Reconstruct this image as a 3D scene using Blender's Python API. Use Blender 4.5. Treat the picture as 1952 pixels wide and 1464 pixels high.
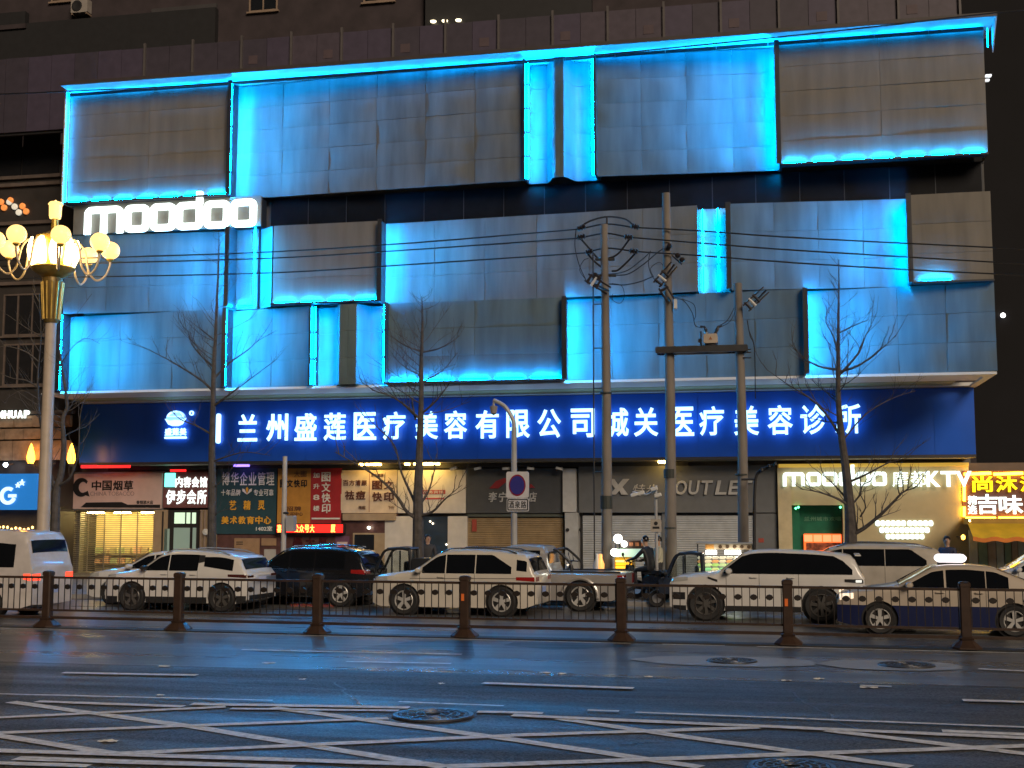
import bpy, bmesh, math, random
from mathutils import Vector, Matrix, noise
for o in list(bpy.data.objects):
    bpy.data.objects.remove(o, do_unlink=True)
scene = bpy.context.scene
COL = scene.collection
R = math.radians
rnd = random.Random(7)

# ------------------------------------------------------------------ camera
EYE = Vector((0, 0, 2.45))
FPX, PITCH, YAW = 2400.0, 6.018, 11.5
cam_d = bpy.data.cameras.new('camera')
cam_d.sensor_width = 36.0
cam_d.lens = 36.0 * FPX / 1952.0
cam_d.clip_start, cam_d.clip_end = 0.1, 2000.0
cam = bpy.data.objects.new('camera', cam_d)
COL.objects.link(cam)
cam.location = EYE
cam.rotation_euler = (R(90 + PITCH), 0, R(YAW))
scene.camera = cam
# ------------------------------------------------------------------ night sky
SUN_EL, SUN_AZ = 27.0, 146.0
world = bpy.data.worlds.new('World')
scene.world = world
world.use_nodes = True
wn = world.node_tree.nodes
wn.clear()
sky = wn.new('ShaderNodeTexSky')
sky.sky_type = 'NISHITA'
sky.sun_disc = False
sky.sun_elevation = R(-4.0)
sky.sun_rotation = R(SUN_AZ)
bg = wn.new('ShaderNodeBackground')
bg.inputs['Strength'].default_value = 0.30
wo = wn.new('ShaderNodeOutputWorld')
world.node_tree.links.new(sky.outputs[0], bg.inputs[0])
world.node_tree.links.new(bg.outputs[0], wo.inputs[0])
# ------------------------------------------------------------------ the glow of the street behind the camera
sun_d = bpy.data.lights.new('sun', 'SUN')
sun_d.energy = 1.85
sun_d.angle = R(24)
sun_d.color = (1.0, 0.80, 0.60)
sun = bpy.data.objects.new('sun', sun_d)
COL.objects.link(sun)
sun.location = (-8, -20, 30)
_d = Vector((math.sin(R(SUN_AZ)) * math.cos(R(SUN_EL)), math.cos(R(SUN_AZ)) * math.cos(R(SUN_EL)), math.sin(R(SUN_EL))))
sun.rotation_euler = (-_d).to_track_quat('-Z', 'Y').to_euler()
# ------------------------------------------------------------------ exposure
scene.view_settings.view_transform = 'Standard'
scene.view_settings.look = 'None'
scene.view_settings.exposure = 0.18
scene.view_settings.gamma = 1.0
scene.view_settings.use_curve_mapping = False
scene.render.engine = 'CYCLES'
scene.cycles.use_denoising = True
scene.cycles.max_bounces = 6
scene.cycles.diffuse_bounces = 3
scene.cycles.glossy_bounces = 3
scene.cycles.transmission_bounces = 4
scene.cycles.caustics_reflective = False
scene.cycles.caustics_refractive = False
scene.cycles.sample_clamp_indirect = 4.0
scene.cycles.use_light_tree = True

# ------------------------------------------------------------------ measuring
_RM = (Matrix.Rotation(R(YAW), 3, 'Z') @ Matrix.Rotation(R(90 + PITCH), 3, 'X'))
def ray(px, py):
    return _RM @ Vector(((px - 976) / FPX, (732 - py) / FPX, -1.0))
def at(px, py, y):
    d = ray(px, py)
    return EYE + d * (y / d.y)
def gr(px, py, z=0.0):
    d = ray(px, py)
    return EYE + d * ((z - EYE.z) / d.z)

# ------------------------------------------------------------------ materials
MATS = {}
def M(name, col, rough=0.55, metal=0.0, var=0.12, scale=3.0, bump=0.0, bscale=None, emit=None, es=0.0, coat=0.0, stretch=(1, 1, 1), rvar=0.0, spec=0.5, alpha=None, trans=0.0):
    if name in MATS:
        return MATS[name]
    m = bpy.data.materials.new(name)
    m.use_nodes = True
    nt = m.node_tree
    b = nt.nodes['Principled BSDF']
    b.inputs['Roughness'].default_value = rough
    b.inputs['Metallic'].default_value = metal
    b.inputs['Specular IOR Level'].default_value = spec
    b.inputs['Coat Weight'].default_value = coat
    b.inputs['Coat Roughness'].default_value = 0.04
    b.inputs['Transmission Weight'].default_value = trans
    tc = nt.nodes.new('ShaderNodeTexCoord')
    mp = nt.nodes.new('ShaderNodeMapping')
    mp.inputs['Scale'].default_value = stretch
    nt.links.new(tc.outputs['Object'], mp.inputs['Vector'])
    nz = nt.nodes.new('ShaderNodeTexNoise')
    nz.inputs['Scale'].default_value = scale
    nz.inputs['Detail'].default_value = 5
    nt.links.new(mp.outputs[0], nz.inputs['Vector'])
    cr = nt.nodes.new('ShaderNodeValToRGB')
    cr.color_ramp.elements[0].position = 0.3
    cr.color_ramp.elements[1].position = 0.7
    cr.color_ramp.elements[0].color = tuple(max(0, c * (1 - var)) for c in col) + (1,)
    cr.color_ramp.elements[1].color = tuple(min(1, c * (1 + var)) for c in col) + (1,)
    nt.links.new(nz.outputs[0], cr.inputs[0])
    nt.links.new(cr.outputs[0], b.inputs['Base Color'])
    if rvar:
        mr = nt.nodes.new('ShaderNodeMapRange')
        mr.inputs['To Min'].default_value = max(0.02, rough - rvar)
        mr.inputs['To Max'].default_value = min(1, rough + rvar)
        mr.inputs['From Min'].default_value = 0.3
        mr.inputs['From Max'].default_value = 0.7
        nt.links.new(nz.outputs[0], mr.inputs[0])
        nt.links.new(mr.outputs[0], b.inputs['Roughness'])
    if bump:
        n2 = nt.nodes.new('ShaderNodeTexNoise')
        n2.inputs['Scale'].default_value = bscale or scale * 8
        n2.inputs['Detail'].default_value = 4
        nt.links.new(mp.outputs[0], n2.inputs['Vector'])
        bp = nt.nodes.new('ShaderNodeBump')
        bp.inputs['Strength'].default_value = bump
        bp.inputs['Distance'].default_value = 0.02
        nt.links.new(n2.outputs[0], bp.inputs['Height'])
        nt.links.new(bp.outputs[0], b.inputs['Normal'])
    if emit:
        b.inputs['Emission Color'].default_value = tuple(emit) + (1,)
        b.inputs['Emission Strength'].default_value = es
    MATS[name] = m
    return m
def E(name, col, es, sample=True):
    m = M(name, col, rough=0.4, var=0.03, emit=col, es=es)
    if not sample:
        m.cycles.emission_sampling = 'NONE'
    return m

# ------------------------------------------------------------------ mesh building
class MB:
    def __init__(s):
        s.v, s.f = [], []
    def add(s, vs, fs):
        k = len(s.v)
        s.v += [Vector(p) for p in vs]
        s.f += [tuple(i + k for i in f) for f in fs]
        return s
    def box(s, c, d, rot=None):
        x, y, z = d[0] / 2, d[1] / 2, d[2] / 2
        vs = [Vector((sx * x, sy * y, sz * z)) for sx in (-1, 1) for sy in (-1, 1) for sz in (-1, 1)]
        if rot is not None:
            vs = [rot @ p for p in vs]
        c = Vector(c)
        return s.add([p + c for p in vs], [(0, 1, 3, 2), (4, 6, 7, 5), (0, 4, 5, 1), (2, 3, 7, 6), (0, 2, 6, 4), (1, 5, 7, 3)])
    def bb(s, a, b):
        a, b = Vector(a), Vector(b)
        return s.box((a + b) / 2, (abs(b.x - a.x), abs(b.y - a.y), abs(b.z - a.z)))
    def bev(s, a, b, r=0.02):
        """box between two corners with chamfered edges along its height and width"""
        a, b = Vector(a), Vector(b)
        lo = Vector((min(a.x, b.x), min(a.y, b.y), min(a.z, b.z)))
        hi = Vector((max(a.x, b.x), max(a.y, b.y), max(a.z, b.z)))
        x0, x1, z0, z1 = lo.x, hi.x, lo.z, hi.z
        poly = [(x0 + r, z0), (x1 - r, z0), (x1, z0 + r), (x1, z1 - r), (x1 - r, z1), (x0 + r, z1), (x0, z1 - r), (x0, z0 + r)]
        return s.prism_y(poly, lo.y, hi.y)
    def prism_y(s, poly, y0, y1):
        n = len(poly)
        vs = [(p[0], y0, p[1]) for p in poly] + [(p[0], y1, p[1]) for p in poly]
        fs = [tuple(range(n)), tuple(range(2 * n - 1, n - 1, -1))]
        fs += [(i, i + n, (i + 1) % n + n, (i + 1) % n) for i in range(n)]
        return s.add(vs, fs)
    def tube(s, pts, rad, n=8, caps=True):
        pts = [Vector(p) for p in pts]
        if not hasattr(rad, '__len__'):
            rad = [rad] * len(pts)
        k = len(s.v)
        up = None
        for i, p in enumerate(pts):
            t = (pts[min(i + 1, len(pts) - 1)] - pts[max(i - 1, 0)])
            if t.length < 1e-9:
                t = Vector((0, 0, 1))
            t.normalize()
            if up is None:
                up = Vector((1, 0, 0)) if abs(t.x) < 0.9 else Vector((0, 1, 0))
            a = t.cross(up)
            if a.length < 1e-6:
                a = t.cross(Vector((0, 1, 0.3)))
            a.normalize()
            b = a.cross(t).normalized()
            up = b
            for j in range(n):
                q = 2 * math.pi * j / n
                s.v.append(p + a * (math.cos(q) * rad[i]) + b * (math.sin(q) * rad[i]))
        for i in range(len(pts) - 1):
            for j in range(n):
                s.f.append((k + i * n + j, k + i * n + (j + 1) % n, k + (i + 1) * n + (j + 1) % n, k + (i + 1) * n + j))
        if caps:
            s.f.append(tuple(k + j for j in range(n - 1, -1, -1)))
            e = k + (len(pts) - 1) * n
            s.f.append(tuple(e + j for j in range(n)))
        return s
    def lathe(s, c, prof, n=16, axis='Z', ph=0.0, caps=True):
        c = Vector(c)
        k = len(s.v)
        for r, h in prof:
            for j in range(n):
                q = 2 * math.pi * j / n + ph
                u, w = r * math.cos(q), r * math.sin(q)
                s.v.append(c + (Vector((u, w, h)) if axis == 'Z' else Vector((u, h, w)) if axis == 'Y' else Vector((h, u, w))))
        for i in range(len(prof) - 1):
            for j in range(n):
                s.f.append((k + i * n + j, k + i * n + (j + 1) % n, k + (i + 1) * n + (j + 1) % n, k + (i + 1) * n + j))
        if caps and prof[0][0] > 1e-6:
            s.f.append(tuple(k + j for j in range(n - 1, -1, -1)))
        e = k + (len(prof) - 1) * n
        if caps and prof[-1][0] > 1e-6:
            s.f.append(tuple(e + j for j in range(n)))
        return s
    def grid(s, fn, nu, nv):
        k = len(s.v)
        for i in range(nu + 1):
            for j in range(nv + 1):
                s.v.append(Vector(fn(i / nu, j / nv)))
        for i in range(nu):
            for j in range(nv):
                q = k + i * (nv + 1) + j
                s.f.append((q, q + nv + 1, q + nv + 2, q + 1))
        return s
    def build(s, name, mat, parent=None, world=True, smooth=False, bevel=0.0, fix=True):
        off = Vector((0, 0, 0))
        if parent is not None and world:
            p = parent
            while p is not None:
                off += Vector(p.location)
                p = p.parent
        me = bpy.data.meshes.new(name)
        me.from_pydata([p - off for p in s.v], [], s.f)
        if fix:
            bm = bmesh.new()
            bm.from_mesh(me)
            bmesh.ops.recalc_face_normals(bm, faces=bm.faces)
            bm.to_mesh(me)
            bm.free()
        for mm in (mat if isinstance(mat, (list, tuple)) else [mat]):
            me.materials.append(mm)
        o = bpy.data.objects.new(name, me)
        COL.objects.link(o)
        if parent is not None:
            o.parent = parent
        if smooth:
            for p in me.polygons:
                p.use_smooth = True
            me.set_sharp_from_angle(angle=R(38))
        if bevel:
            md = o.modifiers.new('edge', 'BEVEL')
            md.width = bevel
            md.segments = 2
            md.limit_method = 'ANGLE'
        return o

def tag(o, label=None, cat=None, group=None, kind=None):
    if label: o['label'] = label
    if cat: o['category'] = cat
    if group: o['group'] = group
    if kind: o['kind'] = kind
    return o
def thing(name, loc, label, cat, group=None, rz=0.0, kind=None):
    o = bpy.data.objects.new(name, None)
    o.empty_display_size = 0.1
    COL.objects.link(o)
    o.location = loc
    o.rotation_euler = (0, 0, rz)
    return tag(o, label, cat, group, kind)
def like(src, name, loc, parent, rot=None, scale=None):
    """another object that shares the mesh of src; loc is relative to the parent"""
    o = src.copy()
    o.name = name
    COL.objects.link(o)
    o.parent = parent
    o.location = loc
    if rot is not None: o.rotation_euler = rot
    if scale is not None: o.scale = scale
    for k in list(o.keys()):
        if k in ('label', 'category', 'group', 'kind'):
            del o[k]
    return o
def copy_tree(o, parent=None):
    c = o.copy()
    COL.objects.link(c)
    c.parent = parent
    for ch in list(o.children):
        copy_tree(ch, c)
    return c
def sm(t):
    t = max(0.0, min(1.0, t))
    return t * t * (3 - 2 * t)
def lerp_list(pts, x):
    if x <= pts[0][0]: return pts[0][1]
    for (a, b), (c, d) in zip(pts, pts[1:]):
        if x <= c:
            return b + (d - b) * (x - a) / (c - a) if c > a else d
    return pts[-1][1]
def curve_pts(ctrl, n=8):
    """Catmull-Rom through the control points"""
    P = [Vector(p) for p in ctrl]
    P = [P[0] * 2 - P[1]] + P + [P[-1] * 2 - P[-2]]
    out = []
    for i in range(1, len(P) - 2):
        for k in range(n):
            t = k / n
            a, b, c, d = P[i - 1], P[i], P[i + 1], P[i + 2]
            out.append(0.5 * ((2 * b) + (c - a) * t + (2 * a - 5 * b + 4 * c - d) * t * t + (3 * b - a - 3 * c + d) * t ** 3))
    out.append(P[-2])
    return out

# ------------------------------------------------------------------ lettering
_fc = bpy.data.curves.new('glyphs', 'FONT')
_fc.resolution_u = 4
_fo = bpy.data.objects.new('glyphs', _fc)
def glyph_mesh(s, w, h, depth, fat=0.0, bevel=0.0, shear=0.0):
    """text as a mesh in x-z, bounding box w x h centred on the origin, front face at y = -depth"""
    _fc.body = s
    _fc.size = 1.0
    _fc.offset = 0.0
    _fc.extrude = 0.5
    _fc.bevel_depth = fat
    _fc.bevel_resolution = 1
    _fc.shear = shear
    me = bpy.data.meshes.new_from_object(_fo)
    xs = [v.co.x for v in me.vertices]; ys = [v.co.y for v in me.vertices]
    x0, x1, y0, y1 = min(xs), max(xs), min(ys), max(ys)
    w = w or h * (x1 - x0) / (y1 - y0)
    zs = 1 + 2 * fat
    for v in me.vertices:
        x, y, z = v.co
        z = z / zs
        v.co = ((x - (x0 + x1) / 2) * w / (x1 - x0), -depth * (z + 0.5), (y - (y0 + y1) / 2) * h / max(1e-6, y1 - y0))
    return me
def text(name, s, mat, parent, c, w, h, depth=0.05, fat=0.0, shear=0.0, rz=0.0):
    me = glyph_mesh(s, w, h, depth, fat, 0, shear)
    me.name = name
    me.materials.clear()
    me.materials.append(mat)
    o = bpy.data.objects.new(name, me)
    COL.objects.link(o)
    o.parent = parent
    off = Vector((0, 0, 0)); p = parent
    while p is not None:
        off += Vector(p.location); p = p.parent
    o.location = Vector(c) - off
    o.rotation_euler = (0, 0, rz)
    return o
def rrect(x0, x1, z0, z1, r, n=5):
    out = []
    for cx, cz, a in ((x1 - r, z0 + r, -90), (x1 - r, z1 - r, 0), (x0 + r, z1 - r, 90), (x0 + r, z0 + r, 180)):
        for k in range(n + 1):
            q = R(a + 90 * k / n)
            out.append((cx + r * math.cos(q), cz + r * math.sin(q)))
    return out
def ring_y(mb, outer, inner, y0, y1):
    n = len(outer)
    vs = [(p[0], y, p[1]) for y in (y0, y1) for loop in (outer, inner) for p in loop]
    fs = []
    for i in range(n):
        j = (i + 1) % n
        fs += [(i, j, n + j, n + i), (2 * n + i, 3 * n + i, 3 * n + j, 2 * n + j), (i, 2 * n + i, 2 * n + j, j), (n + i, n + j, 3 * n + j, 3 * n + i)]
    return mb.add(vs, fs)
# ================================================================== GROUND AND ROAD
def road_mat(name, col, r0, r1, grain, wear=0.35):
    m = M(name, col, rough=0.5, var=wear, scale=0.9, stretch=(0.22, 1.2, 1))
    nt = m.node_tree
    b = nt.nodes['Principled BSDF']
    tc = next(n for n in nt.nodes if n.type == 'TEX_COORD')
    mp = nt.nodes.new('ShaderNodeMapping')
    mp.inputs['Scale'].default_value = (0.14, 1.5, 1)
    nt.links.new(tc.outputs['Object'], mp.inputs['Vector'])
    nz = nt.nodes.new('ShaderNodeTexNoise')
    nz.inputs['Scale'].default_value = 0.8
    nz.inputs['Detail'].default_value = 7
    nz.inputs['Roughness'].default_value = 0.65
    nt.links.new(mp.outputs[0], nz.inputs['Vector'])
    mr = nt.nodes.new('ShaderNodeMapRange')
    mr.inputs['From Min'].default_value = 0.35
    mr.inputs['From Max'].default_value = 0.68
    mr.inputs['To Min'].default_value = r0
    mr.inputs['To Max'].default_value = r1
    nt.links.new(nz.outputs[0], mr.inputs[0])
    nt.links.new(mr.outputs[0], b.inputs['Roughness'])
    g = nt.nodes.new('ShaderNodeTexNoise')
    g.inputs['Scale'].default_value = 26
    g.inputs['Detail'].default_value = 3
    nt.links.new(tc.outputs['Object'], g.inputs['Vector'])
    bp = nt.nodes.new('ShaderNodeBump')
    bp.inputs['Strength'].default_value = grain
    bp.inputs['Distance'].default_value = 0.012
    nt.links.new(g.outputs[0], bp.inputs['Height'])
    nt.links.new(bp.outputs[0], b.inputs['Normal'])
    b.inputs['Specular IOR Level'].default_value = 0.5
    return m
def speckle(m, amount, sc=55):
    nt = m.node_tree
    b = nt.nodes['Principled BSDF']
    src = b.inputs['Base Color'].links[0].from_socket
    tc = next(n for n in nt.nodes if n.type == 'TEX_COORD')
    v = nt.nodes.new('ShaderNodeTexVoronoi'); v.inputs['Scale'].default_value = sc
    nt.links.new(tc.outputs['Object'], v.inputs['Vector'])
    sx = nt.nodes.new('ShaderNodeSeparateColor')
    nt.links.new(v.outputs['Color'], sx.inputs[0])
    mr = nt.nodes.new('ShaderNodeMapRange')
    mr.inputs['To Min'].default_value = 1 - amount; mr.inputs['To Max'].default_value = 1 + amount * 1.6
    nt.links.new(sx.outputs[0], mr.inputs[0])
    mx = nt.nodes.new('ShaderNodeVectorMath'); mx.operation = 'SCALE'
    nt.links.new(src, mx.inputs[0]); nt.links.new(mr.outputs[0], mx.inputs['Scale'])
    nt.links.new(mx.outputs[0], b.inputs['Base Color'])
    return m
def worn(m, under, lo=.40, hi=.56, sc=7):
    nt = m.node_tree
    b = nt.nodes['Principled BSDF']
    src = b.inputs['Base Color'].links[0].from_socket
    tc = next(n for n in nt.nodes if n.type == 'TEX_COORD')
    nz = nt.nodes.new('ShaderNodeTexNoise'); nz.inputs['Scale'].default_value = sc; nz.inputs['Detail'].default_value = 9; nz.inputs['Roughness'].default_value = .75
    nt.links.new(tc.outputs['Object'], nz.inputs['Vector'])
    mr = nt.nodes.new('ShaderNodeMapRange'); mr.inputs['From Min'].default_value = lo; mr.inputs['From Max'].default_value = hi
    nt.links.new(nz.outputs[0], mr.inputs[0])
    mx = nt.nodes.new('ShaderNodeMix'); mx.data_type = 'RGBA'
    mx.inputs[6].default_value = under + (1,)
    nt.links.new(mr.outputs[0], mx.inputs[0]); nt.links.new(src, mx.inputs[7])
    nt.links.new(mx.outputs[2], b.inputs['Base Color'])
    return m
rough_asphalt = road_mat('rough asphalt', (0.062, 0.061, 0.060), 0.38, 0.78, 1.0)
worn_asphalt = road_mat('worn smooth asphalt', (0.10, 0.102, 0.105), 0.23, 0.42, 0.2, 0.3)
paint_white = M('worn road paint', (0.93, 0.93, 0.92), rough=0.5, var=0.35, scale=9, bump=0.5, bscale=60)
def sheet(name, x0, x1, y0, y1, z, mat, parent=None, kind='structure', nx=1, ny=1, wob=0.0):
    mb = MB().grid(lambda u, v: (x0 + (x1 - x0) * u, y0 + (y1 - y0) * v + (wob * noise.noise(Vector((u * 30, v * 9, 1.7))) if 0 < 1 else 0), z), nx, ny)
    o = mb.build(name, mat, parent)
    if parent is None: tag(o, kind=kind)
    return o
speckle(rough_asphalt, .75, 45)
speckle(worn_asphalt, .35, 60)
worn(paint_white, (.09, .09, .09), .28, .42, 6)
ground = sheet('ground', -400, 400, -200, 600, -0.02, M('dull ground', (0.05, 0.05, 0.05), rough=0.8))
road = sheet('road', -90, 60, -20, 34.9, 0.0, rough_asphalt)
lane = sheet('road_surface', -90, 60, 19.6, 34.9, 0.004, worn_asphalt, nx=120, ny=1, wob=0.09)
lane.name = 'smooth_lane'
tag(lane, kind='structure')
# a darker resurfaced strip and a patch across it
patch_mat = road_mat('tar patch', (0.034, 0.034, 0.037), 0.22, 0.5, 0.3)
pt = MB()
pp = [gr(640, 1240, .008), gr(905, 1250, .008), gr(900, 1222, .008), gr(800, 1221, .008)]
pt.add(pp, [(0, 1, 2, 3)])
tag(pt.build('tar_patch', patch_mat), kind='structure')
pt2 = MB().add([gr(1050, 1238, .008), gr(1240, 1232, .008), gr(1250, 1226, .008), gr(980, 1224, .008), gr(960, 1230, .008)], [(0, 1, 2, 3, 4)])
tag(pt2.build('tar_patch', patch_mat), kind='structure')

# painted lines: each one a child of the road, stepped up so that crossings never share a plane
_mk = [0]
def line(a, b, w=0.15, mat=paint_white, nseg=None):
    a, b = gr(*a), gr(*b)
    d = (b - a)
    L = d.length
    d.normalize()
    s = Vector((-d.y, d.x, 0)) * (w / 2)
    _mk[0] += 1
    z = 0.0085 + 0.0006 * _mk[0]
    n = nseg or max(1, int(L / 0.35))
    mb = MB()
    vs = []
    for i in range(n + 1):
        p = a + d * (L * i / n)
        j1, j2 = (rnd.uniform(-.012, .012) for _ in range(2))
        vs += [(p.x + s.x * (1 + j1 / w * 2), p.y + s.y * (1 + j1 / w * 2), z), (p.x - s.x * (1 + j2 / w * 2), p.y - s.y * (1 + j2 / w * 2), z)]
    mb.add(vs, [(2 * i, 2 * i + 1, 2 * i + 3, 2 * i + 2) for i in range(n)])
    return mb.build('painted_line', mat, road)
for a, b, w in [
    ((20, 1339), (350, 1384), .15), ((350, 1384), (850, 1464), .15), ((520, 1350), (976, 1411), .15), ((976, 1411), (1336, 1464), .15),
    ((1066, 1371), (1326, 1409), .15), ((1326, 1409), (1736, 1464), .15), ((1576, 1394), (1990, 1443), .15), ((-30, 1400), (220, 1439), .15),
    ((-30, 1371), (430, 1349), .13), ((-30, 1400), (740, 1371), .13), ((225, 1439), (976, 1404), .14), ((976, 1404), (1446, 1389), .14),
    ((850, 1464), (1990, 1423), .15), ((70, 1339), (350, 1349), .13), ((365, 1344), (780, 1351), .15), ((440, 1353), (760, 1357), .10), ((910, 1359), (1035, 1362), .13),
    ((976, 1366), (1426, 1386), .15), ((1426, 1386), (1990, 1411), .15), ((-30, 1433), (820, 1461), .15), ((30, 1449), (560, 1466), .15),
    ((-30, 1457), (170, 1464), .12), ((-20, 1325), (520, 1338), .06), ((1211, 1361), (1990, 1391), .07), ((1796, 1397), (1990, 1405), .15),
    ((1120, 1357), (1180, 1359), .08), ((760, 1341), (960, 1349), .06),
    ((120, 1285), (375, 1290), .14), ((920, 1305), (1208, 1315), .15), ((460, 1241), (880, 1250), .08), ((1835, 1338), (1990, 1343), .15), ((1865, 1278), (1990, 1284), .10), ((660, 1264), (860, 1268), .07),
    ((1640, 1310), (1700, 1312), .08)]:
    line(a, b, w * 1.3)
FA, FB = Vector((-15.73, 25.66, 0)), Vector((3.51, 24.80, 0))
FD = (FB - FA).normalized()
FN = Vector((FD.y, -FD.x, 0))      # towards the camera
e0, e1 = FA - FD * 9.7 + FN * .33, FB + FD * 7 + FN * .33
mb = MB()
n = 60
for i in range(n):
    if rnd.random() < .06: continue
    p, q = e0.lerp(e1, i / n), e0.lerp(e1, (i + 1) / n)
    w = .045 * rnd.uniform(.75, 1.1)
    mb.add([(p.x, p.y - w, .0105), (q.x, q.y - w, .0105), (q.x, q.y + w, .0105), (p.x, p.y + w, .0105)], [(0, 1, 2, 3)])
mb.build('edge_line', paint_white, road)
# raised dark strip the fence stands on
k0, k1 = FA - FD * 9.7, FB + FD * 7
mb = MB()
mb.add([k0 + FN * .24 + Vector((0, 0, .0)), k1 + FN * .24, k1 - FN * .24, k0 - FN * .24, k0 + FN * .20 + Vector((0, 0, .035)), k1 + FN * .20 + Vector((0, 0, .035)), k1 - FN * .20 + Vector((0, 0, .035)), k0 - FN * .20 + Vector((0, 0, .035))],
       [(0, 1, 5, 4), (1, 2, 6, 5), (2, 3, 7, 6), (3, 0, 4, 7), (4, 5, 6, 7)])
tag(mb.build('median_strip', road_mat('median tar', (0.03, 0.03, 0.031), .5, .8, .6)), kind='structure')

# manholes: a concrete collar, an iron frame and a cover with raised rings and studs
iron = M('cast iron', (0.10, 0.10, 0.105), rough=0.34, metal=0.7, var=0.3, scale=14, bump=0.3, bscale=40)
collar_mat = M('collar concrete', (0.33, 0.33, 0.32), rough=0.36, var=0.25, scale=4, bump=0.3, bscale=60, rvar=.08)
def manhole(px, py, wpx, label, patch=None, z0=0.0):
    c = gr(px, py)
    D = math.hypot(c.x, c.y) * math.cos(math.atan((px - 976) / FPX))
    r = wpx * D / FPX / 2
    t = thing('manhole_cover', (c.x, c.y, z0 + .009), label, 'manhole cover', 'manhole covers in the road')
    if patch:
        mb = MB()
        k = 36
        mb.add([(c.x + patch[2] + patch[0] * math.cos(2 * math.pi * i / k) * (1 + .05 * math.sin(5 * i)), c.y + patch[1] * math.sin(2 * math.pi * i / k), z0 + .0105) for i in range(k)], [tuple(range(k))])
        mb.build('collar', collar_mat, t)
    MB().lathe((c.x, c.y, z0), [(r * .86, .012), (r * .86, .034), (r * .97, .034), (r, .011)], 40).build('frame', iron, t)
    cv = MB().lathe((c.x, c.y, z0), [(0, .026), (r * .84, .026), (r * .84, .012)], 40).build('cover', iron, t)
    for q in (.22, .42, .62, .80):
        MB().lathe((c.x, c.y, z0), [(r * q - .016, .026), (r * q - .012, .035), (r * q + .012, .035), (r * q + .016, .026)], 40).build('raised_ring', iron, cv)
    st = MB()
    for ring, m in ((.32, 8), (.52, 12), (.71, 18)):
        for i in range(m):
            a = 2 * math.pi * i / m + ring
            st.box((c.x + r * ring * math.cos(a), c.y + r * ring * math.sin(a), z0 + .031), (.05, .03, .012), Matrix.Rotation(a, 3, 'Z'))
    o = st.build('stud_pattern', iron, cv)
    o['kind'] = 'stuff'
manhole(826, 1366, 155, 'large iron manhole cover interrupting the white hatched lines')
manhole(1395, 1262, 95, 'manhole cover in a pale oval collar below the white luxury suv', (1.55, .75, -.1), .004)
manhole(1728, 1270, 105, 'glossy manhole cover in a pale collar below the blue and tan taxi', (1.15, .75, -.25), .004)
manhole(1510, 1466, 165, 'manhole cover cut by the lower edge of the picture')
manhole(1716, 1204, 60, 'small bright manhole just behind the fence near the taxi', (.95, .45, 0), .004)

# kerb, pavement and the slabs of it that show
kerb_mat = M('kerb stone', (0.23, 0.22, 0.21), rough=.7, var=.2)
x = -60.0
kr = None
kerb = thing('kerb', (0, 34.9, 0), None, None, kind='structure')
pave_mat = M('pavement slabs', (0.17, 0.16, 0.15), rough=.55, var=.25, scale=1.5)
while x < 40:
    b = MB().bev((x, 34.9, 0), (x + .985, 35.08, .14), .012).build('kerb_stone', kerb_mat, kerb)
    x += 1.0
sidewalk = sheet('pavement', -90, 60, 35.08, 60, .13, pave_mat)

# scraps of paper on the asphalt
scrap_m = M('paper scrap', (.7, .69, .66), rough=.7)
for k, (a, b, w) in enumerate(((312, 1269, .11), (512, 1263, .13), (205, 1411, .12), (304, 1324, .07), (1038, 1281, .10), (1070, 1283, .08), (1560, 1293, .10), (1655, 1309, .16), (840, 1302, .06), (1498, 1296, .09), (575, 1294, .06), (1235, 1289, .08))):
    c = gr(a, b, .02)
    o = MB().grid(lambda u, v: (c.x + (u - .5) * w * 1.6 + .02 * v, c.y + (v - .5) * w, .016 + .02 * noise.noise(Vector((u * 3 + k, v * 3, 2)))), 4, 4).build('paper_scrap', scrap_m)
    tag(o, 'small pale scrap of litter lying on the asphalt', 'litter', 'scraps of litter on the road')

# tar-filled cracks wandering over the asphalt
for k, (a, b) in enumerate((((380, 1300), (900, 1330)), ((1080, 1330), (1700, 1345)), ((60, 1420), (330, 1392)), ((1180, 1420), (1420, 1404)), ((640, 1300), (700, 1360)), ((1500, 1320), (1640, 1400)))):
    p, q = gr(*a), gr(*b)
    nn = 26
    vs = []
    sd = Vector((-(q - p).y, (q - p).x, 0)).normalized()
    for i in range(nn + 1):
        c = p.lerp(q, i / nn) + sd * (.12 * noise.noise(Vector((i * .35, k * 7.3, 0))) + .03 * noise.noise(Vector((i * 1.7, k * 3.1, 4))))
        w = .016 + .012 * abs(noise.noise(Vector((i * .9, k, 9))))
        vs += [(c.x + sd.x * w, c.y + sd.y * w, .0048), (c.x - sd.x * w, c.y - sd.y * w, .0048)]
    MB().add(vs, [(2 * i, 2 * i + 1, 2 * i + 3, 2 * i + 2) for i in range(nn)]).build('tar_seam', patch_mat, road)
# ================================================================== THE BLUE-LIT BUILDING
YF, YS, YW = 43.0, 47.2, 48.3
XL, XR = -26.2, 7.35
Z0, Z1, Z2, Z3, Z4 = 7.17, 10.13, 13.15, 14.36, 18.74
clad = M('dusty cladding sheet with led blue', (0.095, 0.138, 0.156), rough=0.52, var=0.22, scale=1.6, stretch=(1.5, 1, .22), bump=.05, bscale=30, spec=.35)  # cooler copy of the sheet, led blue painted into the blue-lit boxes
clad_mid = M('dusty cladding sheet with some led blue', (0.140, 0.152, 0.156), rough=0.52, var=0.24, scale=1.6, stretch=(1.5, 1, .22), bump=.05, bscale=30, spec=.35)  # in-between copy, part of the led blue painted into its colour
clad_warm = M('dusty beige cladding sheet', (0.175, 0.162, 0.140), rough=0.55, var=0.18, scale=1.6, stretch=(1.5, 1, .22), bump=.05, bscale=30, spec=.35)
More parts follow.
